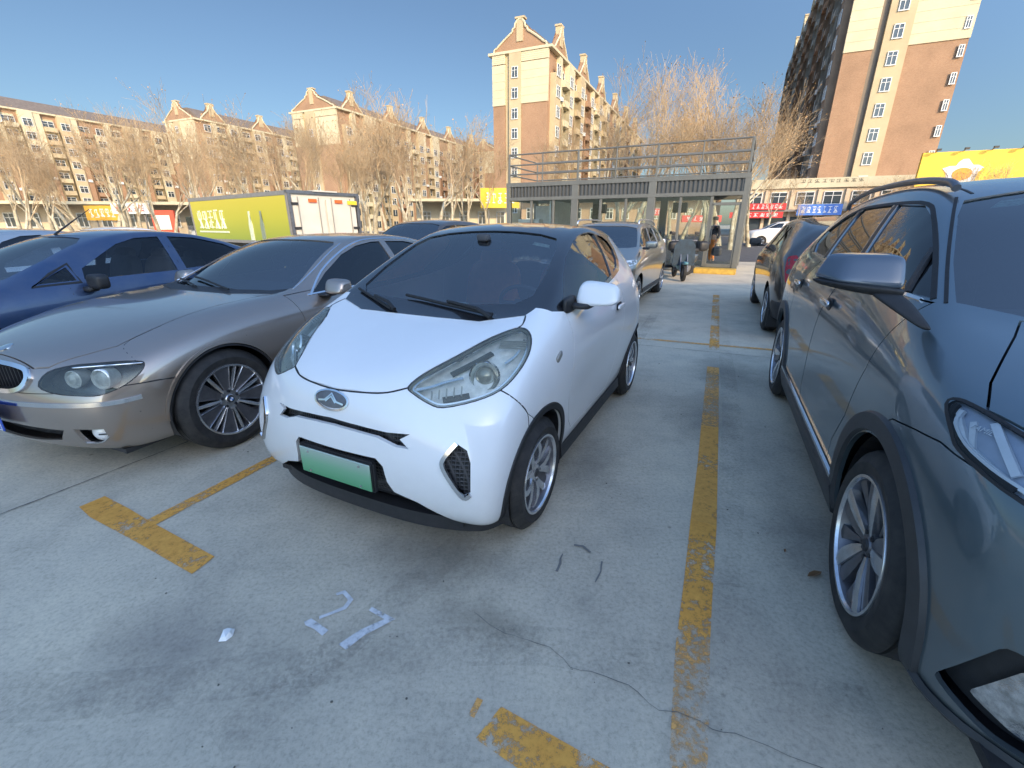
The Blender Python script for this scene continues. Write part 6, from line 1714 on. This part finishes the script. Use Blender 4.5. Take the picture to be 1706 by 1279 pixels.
    # the big yellow billboard on the right with its white splash and orange disc
    Y0 = 52; r = thing('billboard', 'wide yellow billboard with a white splash and orange disc above the right hand car', 'billboard', (.829 * Y0, Y0, 0), ang)
    YM = plain('billboard_yellow', (.85, .50, .05), .55, var=.06, scale=.5)
    bm = bmesh.new(); box(bm, (10, 0, 6.9), (20, .5, 3.3)); bobj('board', bm, YM, r)
    bm = bmesh.new(); pts = []
    rnd = random.Random(3)
    for k in range(22):
        a = 2 * pi * k / 22; rr = 1.15 + .28 * sin(5 * a) + rnd.uniform(-.1, .1); pts.append((3.6 + rr * 1.15 * cos(a), 6.55 + rr * sin(a)))
    slab(bm, pts, -.30, -.26); bobj('white_splash', bm, plain('sign_white', (.75, .75, .75), .6), r)
    bm = bmesh.new(); pts = [(3.6 + .72 * cos(2 * pi * k / 24) * 1.1, 6.4 + .60 * sin(2 * pi * k / 24)) for k in range(24)]; slab(bm, pts, -.34, -.30); bobj('orange_disc', bm, plain('disc_orange', (.70, .28, .03), .5), r)
    bm = bmesh.new(); scribble(bm, 8.5, 17, 5.9, 6.9, -.27, 6, 12); bobj('lettering', bm, MATS['sign_red'], r)
    for x in (2, 10, 18):
        bm = bmesh.new(); box(bm, (x, .5, 2.7), (.4, .4, 5.4)); bobj('support_post', bm, MATS['grey_render'], r)
    for k in range(9):
        bm = bmesh.new(); tube(bm, (1 + k * 2.2, -.1, 8.5), (1 + k * 2.2, -.9, 8.75), .04); box(bm, (1 + k * 2.2, -.95, 8.7), (.35, .25, .18)); bobj('spotlight', bm, M_DARK, r)
# ---------------------------------------------------------------- truck, further cars, scooters, person
def build_truck():
    sd_ = Vector((-.80, .60)); ang = math.atan2(sd_.y, sd_.x)     # local x runs forward along the truck, local y points to the camera side
    root = thing('box_truck', 'box truck with a yellow green side and white double rear doors parked behind the saloons', 'truck', (-6.7, 14.3, 0), ang)
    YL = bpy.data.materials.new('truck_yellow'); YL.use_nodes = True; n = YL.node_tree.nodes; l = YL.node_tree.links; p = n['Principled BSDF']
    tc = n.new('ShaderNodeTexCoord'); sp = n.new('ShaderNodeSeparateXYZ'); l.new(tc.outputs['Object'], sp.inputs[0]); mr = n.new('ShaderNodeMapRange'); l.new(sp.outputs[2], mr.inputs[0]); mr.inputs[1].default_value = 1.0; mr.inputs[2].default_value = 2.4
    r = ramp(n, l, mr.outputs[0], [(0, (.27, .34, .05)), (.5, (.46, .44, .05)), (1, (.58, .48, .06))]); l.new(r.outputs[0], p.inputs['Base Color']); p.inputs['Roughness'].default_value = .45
    WHT = plain('truck_white', (.54, .52, .47), .5, var=.08, scale=1.5); GR = plain('truck_frame', (.30, .29, .27), .5, .4)
    Ls, Wd, Z0, Z1 = 7.4, 2.4, .95, 2.42
    bm = bmesh.new(); box(bm, (Ls / 2, -Wd / 2, (Z0 + Z1) / 2), (Ls, Wd, Z1 - Z0)); b = bobj('cargo_box', bm, WHT, root)
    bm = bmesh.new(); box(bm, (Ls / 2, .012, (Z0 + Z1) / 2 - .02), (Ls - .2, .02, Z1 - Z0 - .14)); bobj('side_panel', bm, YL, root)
    for (c, s_) in (((Ls / 2, 0, Z1 - .02), (Ls + .06, .06, .12)), ((Ls / 2, 0, Z0), (Ls + .06, .06, .10)), ((0, 0, (Z0 + Z1) / 2), (.10, .08, Z1 - Z0)), ((Ls, 0, (Z0 + Z1) / 2), (.08, .06, Z1 - Z0))):
        bm = bmesh.new(); box(bm, c, s_); bobj('side_frame', bm, GR, root)
    # lettering and two bottle shapes on the side (unreadable at this size)
    bm = bmesh.new(); scribble(bm, 4.4, 6.9, 1.35, 2.0, .03, 5, 77, .02); 
    box(bm, (5.6, .03, 1.25), (2.6, .02, .06))
    bobj('lettering', bm, plain('truck_letter', (.62, .68, .50), .6), root)
    for x, c in ((2.55, 'truck_letter'), (1.75, 'truck_grey')):
        bm = bmesh.new(); pr = [(x - .12, 1.0), (x + .12, 1.0), (x + .12, 1.5), (x + .05, 1.7), (x + .05, 1.92), (x - .05, 1.92), (x - .05, 1.7), (x - .12, 1.5)]
        slab(bm, pr, .025, .045); bobj('bottle_picture', bm, MATS[c] if c in MATS else plain(c, (.22, .27, .20), .6), root)
    # rear doors face local -x
    for k in range(2):
        y0 = -.10 - k * 1.12
        bm = bmesh.new(); box(bm, (-.03, y0 - .54, (Z0 + Z1) / 2 - .06), (.05, 1.06, Z1 - Z0 - .22)); bmesh.ops.bevel(bm, geom=bm.edges[:], offset=.01, segments=1, affect='EDGES'); d = bobj('rear_door', bm, WHT, root)
        for q in (.18, .86):
            bm = bmesh.new(); tube(bm, (-.08, y0 - q, Z0 + .05), (-.08, y0 - q, Z1 - .12), .018, seg=6); bobj('lock_bar', bm, GR, d)
        for z in (1.4, 2.1):
            bm = bmesh.new(); box(bm, (-.08, y0 - (.06 if k == 0 else 1.02), z), (.04, .22, .07)); bobj('hinge', bm, M_DARK, d)
    for y in (-.75, -1.65):
        bm = bmesh.new(); box(bm, (-.09, y, Z1 - .22), (.04, .26, .10)); bobj('rear_light', bm, plain('lamp_orange', (.75, .12, .03), .3), root)
    bm = bmesh.new(); box(bm, (-.09, -2.15, Z1 - .24), (.03, .34, .12)); bobj('notice', bm, MATS['sign_yellow'], root)
    for c, s_ in (((-.02, -Wd / 2, Z1 + .01), (.12, Wd + .08, .09)), ((-.02, -.03, (Z0 + Z1) / 2), (.13, .10, Z1 - Z0)), ((-.02, -Wd + .03, (Z0 + Z1) / 2), (.13, .10, Z1 - Z0)), ((-.02, -Wd / 2, Z0), (.12, Wd, .10))):
        bm = bmesh.new(); box(bm, c, s_); bobj('rear_frame', bm, M_ALLOYD, root)
    bm = bmesh.new(); box(bm, (.1, -Wd / 2, Z1 + .06), (.5, .8, .04)); bobj('roof_hatch', bm, WHT, root)
    bm = bmesh.new(); box(bm, (Ls / 2 - .2, -Wd / 2, .72), (Ls + .3, .9, .22)); bobj('chassis', bm, M_DARK, root)
    # cab, lower than the box
    bm = bmesh.new(); hexa(bm, [(Ls + .15, -2.2, .55), (Ls + 1.75, -2.15, .55), (Ls + 1.75, -.15, .55), (Ls + .15, -.1, .55), (Ls + .2, -2.0, 2.05), (Ls + 1.35, -1.95, 2.0), (Ls + 1.35, -.35, 2.0), (Ls + .2, -.3, 2.05)], 2); bobj('cab', bm, WHT, root, True)
    bm = bmesh.new(); box(bm, (Ls + .85, -.18, 1.55), (.8, .04, .5)); bobj('cab_window', bm, M_GLASSD, root)
    for x in (1.4, Ls + .9):
        for sg in (1, -1):
            w_ = wheel(root, x, 1.15, sg, .40, .25, .24, 'wide'); w_.location.y -= Wd / 2
def build_cars():
    Fb, Lb = Vector((-.39715, -.91775)), Vector((.91775, -.39715)); Ob = Vector((-2.7965, 3.2493))
    Fw, Lw = Vector((-.44307, -.89649)), Vector((.89649, -.44307)); Ow = Vector((-.5602, 2.3455))
    Fs, Ls = Vector((-.40514, -.91425)), Vector((.91425, -.40514)); Os = Vector((2.1634, 1.0052))
    SB = sedan_surface(2); UB = suv_surface()
    silver = (.42, .43, .44)
    lampsF = [(.55,.5,.70),(.45,.72,.70),(.28,.80,.76),(.20,.78,.80),(.40,.60,.78)]
    SVL = [(.50,.80,.90),(.30,.90,.95),(.22,.90,1.02),(.40,.82,1.03),(.62,.66,.99),(.66,.62,.91)]
    # pale cars beyond the blue one
    plain_car('parked_saloon', 'silver saloon at the left edge of the photo beyond the dark blue one', SB, (.50, .52, .53), Ob + Fb * .35 + Lb * -4.85, 23.4, SED_WS, SED_SIDES, None, 2.6, .315, .88, metal=.6, mirrors=(-.82, .88, .96), front_lamps=lampsF, style='turbine')
    plain_car('parked_saloon', 'white saloon furthest left in the row of parked cars', SB, (.72, .73, .74), Ob + Fb * -.2 + Lb * -7.3, 23.4, SED_WS, SED_SIDES, None, 2.6, .315, .88, metal=.0, mirrors=(-.82, .88, .96), front_lamps=lampsF, style='turbine')
    # second row, only roofs show
    r = plain_car('parked_saloon', 'white saloon behind the dark blue one with only its roof showing', SB, (.70, .71, .72), Vector((-10.8, 10.6)), 23.4, SED_WS, SED_SIDES, None, 2.6, .315, .88, metal=0, front_lamps=lampsF, style='turbine')[0]
    r.scale = (1, 1, 1.0)
    r = plain_car('parked_suv', 'black car behind the bronze saloon with only its dark roof showing', UB, (.015, .016, .018), Vector((-2.55, 9.9)), 24, SUV_WS, SUV_SIDES, None, 2.8, .36, .93, metal=.1, front_lamps=SVL, wy=.9, rails=True)[0]
    r.scale = (1, 1, .93)
    # brown-silver crossover behind the white car
    o = Ow + Fw * -6.45 + Lw * -.92
    r, C, P = plain_car('parked_suv', 'silver brown crossover with roof rails parked directly behind the white car', UB, (.36, .32, .27), o, 26.3, SUV_WS, SUV_SIDES, None, 2.8, .355, .93, metal=.75, mirrors=(-.28, .93, 1.26), front_lamps=SVL, wy=.9)
    r.scale = (.97, .97, .90)
    for sg in (1, -1):
        bm = bmesh.new(); path_tube(bm, spline([(-1.0, .64 * sg, 1.68), (-1.15, .63 * sg, 1.76), (-2.3, .61 * sg, 1.77), (-2.95, .60 * sg, 1.70), (-3.05, .6 * sg, 1.64)], 4), .018, 6); bobj('roof_rail', bm, M_ALLOY, r, 50)
        C.line('sill_trim', side(UB, [(-.42, .36), (-1.4, .36), (-2.36, .36)], sg), .10, M_DARK, off=.003, h=.015, n=3)
    # dark SUV facing away, behind the right hand car
    o = Os + Fs * -8.55 + Ls * .10
    rear = [(.50, 1.42), (.64, 1.15), (.0, 1.13), (-.64, 1.15), (-.50, 1.42), (0, 1.47)]
    r, C, P = plain_car('parked_suv', 'dark brown sport utility vehicle seen from its rear corner with a tall red tail lamp', UB, (.050, .042, .038), o, 203.9, SUV_WS, SUV_SIDES, rear, 2.8, .36, .935, metal=.6, mirrors=(-.28, .93, 1.26), hatch_lamps=[(-3.42,.86,1.20),(-3.50,.84,1.02),(-3.60,.84,.84),(-3.66,.60,.84),(-3.60,.62,1.0),(-3.46,.72,1.20)], wy=.9, clad=True)
    r.scale = (.97, .97, .93)
    C.line('lower_cladding', [UB.near(Vector(p_))[0] for p_ in [(-3.30, -.93, .42), (-3.55, -.86, .42), (-3.70, -.55, .44), (-3.76, 0, .45), (-3.70, .55, .44), (-3.55, .86, .42), (-3.30, .93, .42)]], .26, M_DARK, off=.002, h=.012, n=3)
    for sg in (1, -1):
        bm = bmesh.new(); box(bm, (-3.25, .80 * sg, .27), (.03, .24, .26)); bobj('mud_flap', bm, M_RUB, r)
    # cars out on the street
    r = plain_car('white_van', 'white van standing on the street beyond the cabin', UB, (.75, .75, .74), Vector((18.6, 35.2)), 108, SUV_WS, SUV_SIDES, None, 2.8, .34, .93, metal=0, front_lamps=SVL, wy=.9, cat='van')[0]
    r = plain_car('street_car', 'white hatchback on the street just right of the white van', SB, (.75, .75, .74), Vector((20.9, 33.6)), 108, SED_WS, SED_SIDES, None, 2.6, .315, .88, metal=0, style='turbine')[0]
    for (x, y, c, lb, dg) in ((25.5, 43.0, (.45, .46, .48), 'silver saloon parked in front of the shops', 113),):
        plain_car('street_car', lb, SB, c, Vector((x, y)), dg, SED_WS, SED_SIDES, None, 2.6, .315, .88, metal=.3, style='turbine')
def build_scooters():
    def scooter(label, loc, rz, col):
        root = thing('electric_scooter', label, 'scooter', (loc[0], loc[1], 0), rz)
        P = paint('scooter_%d' % len(MATS), col, .2, .3)
        for x in (0, 1.22):
            bm = bmesh.new(); lathe(bm, [(-.045, .13), (-.05, .19), (-.035, .235), (0, .245), (.035, .235), (.05, .19), (.045, .13)], 28)
            w_ = bobj('wheel', bm, M_TYRE, root, 40); w_.location = (x, 0, .245)
            bm = bmesh.new(); lathe(bm, [(.03, .0), (.03, .135), (-.03, .135), (-.03, .0)], 20); bobj('rim', bm, M_ALLOYD, w_, 40)
        bm = bmesh.new(); hexa(bm, [(-.25, -.14, .38), (.35, -.14, .28), (.35, .14, .28), (-.25, .14, .38), (-.35, -.12, .70), (.40, -.13, .68), (.40, .13, .68), (-.35, .12, .70)], 2); bobj('body', bm, P, root, True)
        bm = bmesh.new(); rbox(bm, (.02, 0, .76), (.72, .28, .14)); bobj('seat', bm, M_RUB, root, True)
        bm = bmesh.new(); rbox(bm, (.62, 0, .30), (.55, .30, .09)); bobj('footboard', bm, M_DARK, root, True)
        bm = bmesh.new(); hexa(bm, [(.86, -.18, .28), (1.0, -.16, .28), (1.0, .16, .28), (.86, .18, .28), (.82, -.17, .92), (.98, -.10, .95), (.98, .10, .95), (.82, .17, .92)], 2); bobj('leg_shield', bm, P, root, True)
        bm = bmesh.new(); rbox(bm, (1.22, 0, .50), (.42, .15, .10)); bobj('mudguard', bm, P, root, True)
        bm = bmesh.new(); tube(bm, (1.22, .09, .26), (1.0, .09, .80), .02); tube(bm, (1.22, -.09, .26), (1.0, -.09, .80), .02); tube(bm, (.99, 0, .8), (.90, 0, 1.05), .03); tube(bm, (.86, -.34, 1.08), (.86, .34, 1.08), .018); bobj('fork', bm, M_ALLOYD, root, 40)
        bm = bmesh.new(); rbox(bm, (.93, 0, 1.02), (.16, .24, .16)); bobj('headlamp', bm, M_LAMPIN, root, True)
        for sg in (1, -1):
            bm = bmesh.new(); tube(bm, (.88, .24 * sg, 1.08), (.84, .30 * sg, 1.25), .008); rbox(bm, (.84, .31 * sg, 1.28), (.03, .12, .08)); bobj('mirror', bm, M_DARK, root, 40)
        bm = bmesh.new(); rbox(bm, (-.42, 0, .88), (.34, .36, .30)); bobj('top_box', bm, M_DARK, root, True)
        return root
    scooter('black electric scooter parked nearest the cabin door', (5.45, 14.25), R(190), (.03, .03, .032))
    s2 = scooter('teal electric scooter parked between the crossover and the black scooter', (4.95, 13.9), R(262), (.03, .16, .20))
    bm = bmesh.new(); pr = [(-.30, .42), (.30, .42), (.28, .95), (.16, 1.12), (-.16, 1.12), (-.28, .95)]; slab(bm, pr, 1.0, 1.05, 'x'); bobj('wind_apron', bm, plain('apron_blue', (.010, .035, .06), .6, var=.4, scale=9), s2)
def build_person():
    root = thing('person', 'person in a dark jacket and orange trousers walking beyond the cabin door', 'person', (8.05, 18.7, 0), R(200))
    def skin(pts, edges, name, mat, parent):
        me = bpy.data.meshes.new(name); me.from_pydata([p[:3] for p in pts], edges, [])
        o = bpy.data.objects.new(name, me); COL.objects.link(o)
        m = o.modifiers.new('skin', 'SKIN')
        for i, p in enumerate(pts):
            sv = me.skin_vertices[0].data[i]; sv.radius = (p[3], p[4] if len(p) > 4 else p[3])
        me.skin_vertices[0].data[0].use_root = True
        s_ = o.modifiers.new('s', 'SUBSURF'); s_.levels = 2; s_.render_levels = 2
        dg = bpy.context.evaluated_depsgraph_get(); r = bpy.data.meshes.new_from_object(o.evaluated_get(dg), depsgraph=dg); bpy.data.objects.remove(o)
        r.polygons.foreach_set('use_smooth', [True] * len(r.polygons)); return link(name, r, mat, parent)
    skn = plain('skin', (.45, .27, .18), .6)
    # pelvis root, spine, head, arms, legs in mid stride (x forward)
    P = [(0, 0, .95, .14, .10), (0, 0, 1.15, .14, .10), (0, 0, 1.38, .17, .10), (0, 0, 1.50, .06), (.02, 0, 1.60, .075), (.03, 0, 1.70, .085), (.02, 0, 1.76, .06),
         (0, .19, 1.42, .055), (-.06, .25, 1.15, .042), (.04, .26, .92, .032), (.09, .25, .84, .03), (0, -.19, 1.42, .055), (.05, -.25, 1.15, .042), (.20, -.25, .95, .032), (.26, -.24, .90, .03),
         (.03, .09, .88, .09), (.14, .10, .50, .06), (.10, .10, .10, .04), (.24, .10, .05, .035), (-.03, -.09, .88, .09), (-.06, -.10, .50, .06), (-.28, -.10, .14, .04), (-.18, -.10, .05, .035)]
    E = [(0, 1), (1, 2), (2, 3), (3, 4), (4, 5), (5, 6), (2, 7), (7, 8), (8, 9), (9, 10), (2, 11), (11, 12), (12, 13), (13, 14), (0, 15), (15, 16), (16, 17), (17, 18), (0, 19), (19, 20), (20, 21), (21, 22)]
    body = skin(P, E, 'body', skn, root)
    J = [(0, 0, .92, .16, .12), (0, 0, 1.15, .16, .12), (0, 0, 1.38, .19, .12), (0, 0, 1.47, .08), (0, .20, 1.41, .075), (-.06, .26, 1.15, .058), (.03, .265, .96, .048), (0, -.20, 1.41, .075), (.05, -.26, 1.15, .058), (.18, -.255, .98, .048)]
    skin(J, [(0, 1), (1, 2), (2, 3), (2, 4), (4, 5), (5, 6), (2, 7), (7, 8), (8, 9)], 'jacket', plain('jacket_dark', (.03, .032, .045), .85), root)
    T = [(0, 0, .96, .15, .11), (.03, .09, .86, .105), (.14, .10, .50, .078), (.10, .10, .14, .062), (-.03, -.09, .86, .105), (-.06, -.10, .50, .078), (-.26, -.10, .18, .062)]
    skin(T, [(0, 1), (1, 2), (2, 3), (0, 4), (4, 5), (5, 6)], 'trousers', plain('trousers_orange', (.62, .20, .05), .8), root)
    for x, y in ((.17, .10), (-.20, -.10)):
        bm = bmesh.new(); rbox(bm, (x, y, .06), (.28, .11, .11)); bobj('shoe', bm, M_RUB, root, True)
    bm = bmesh.new(); rbox(bm, (0, 0, 1.73), (.20, .17, .16), lev=3); bobj('hair', bm, plain('hair_black', (.02, .018, .016), .6), root, True)
    for sg in (1, -1):
        bm = bmesh.new(); base = Vector((.09 if sg > 0 else .26, .25 * sg, .83 if sg > 0 else .89))
        for k in range(4): path_tube(bm, [base + Vector((-.03 + k * .02, 0, 0)), base + Vector((-.03 + k * .022, 0, -.04)), base + Vector((-.02 + k * .02, -.015 * sg, -.07 + abs(k - 1.5) * .006))], [.009, .008, .006], 6)
        path_tube(bm, [base + Vector((.03, -.01 * sg, .02)), base + Vector((.05, -.02 * sg, -.03))], [.010, .007], 6); bobj('hand', bm, skn, body, 50)
    bm = bmesh.new(); rbox(bm, (0, 0, 0), (.40, .20, .34)); path_tube(bm, [(-.10, 0, .15), (-.08, 0, .27), (.08, 0, .27), (.10, 0, .15)], .012, 6)
    o = tag(bobj('shopping_bag', bm, plain('bag_dark', (.05, .055, .07), .7), None, 50), 'dark bulky bag carried low by the person beyond the cabin door', 'bag'); o.location = (8.05 + .08, 18.7 - .35, .50)
make_car_mats()
build_white()
build_bronze(); build_suv(); build_blue()
build_ground(); build_buildings(); build_cabin(); build_shops()
build_truck(); build_cars(); build_scooters(); build_person()
build_trees()
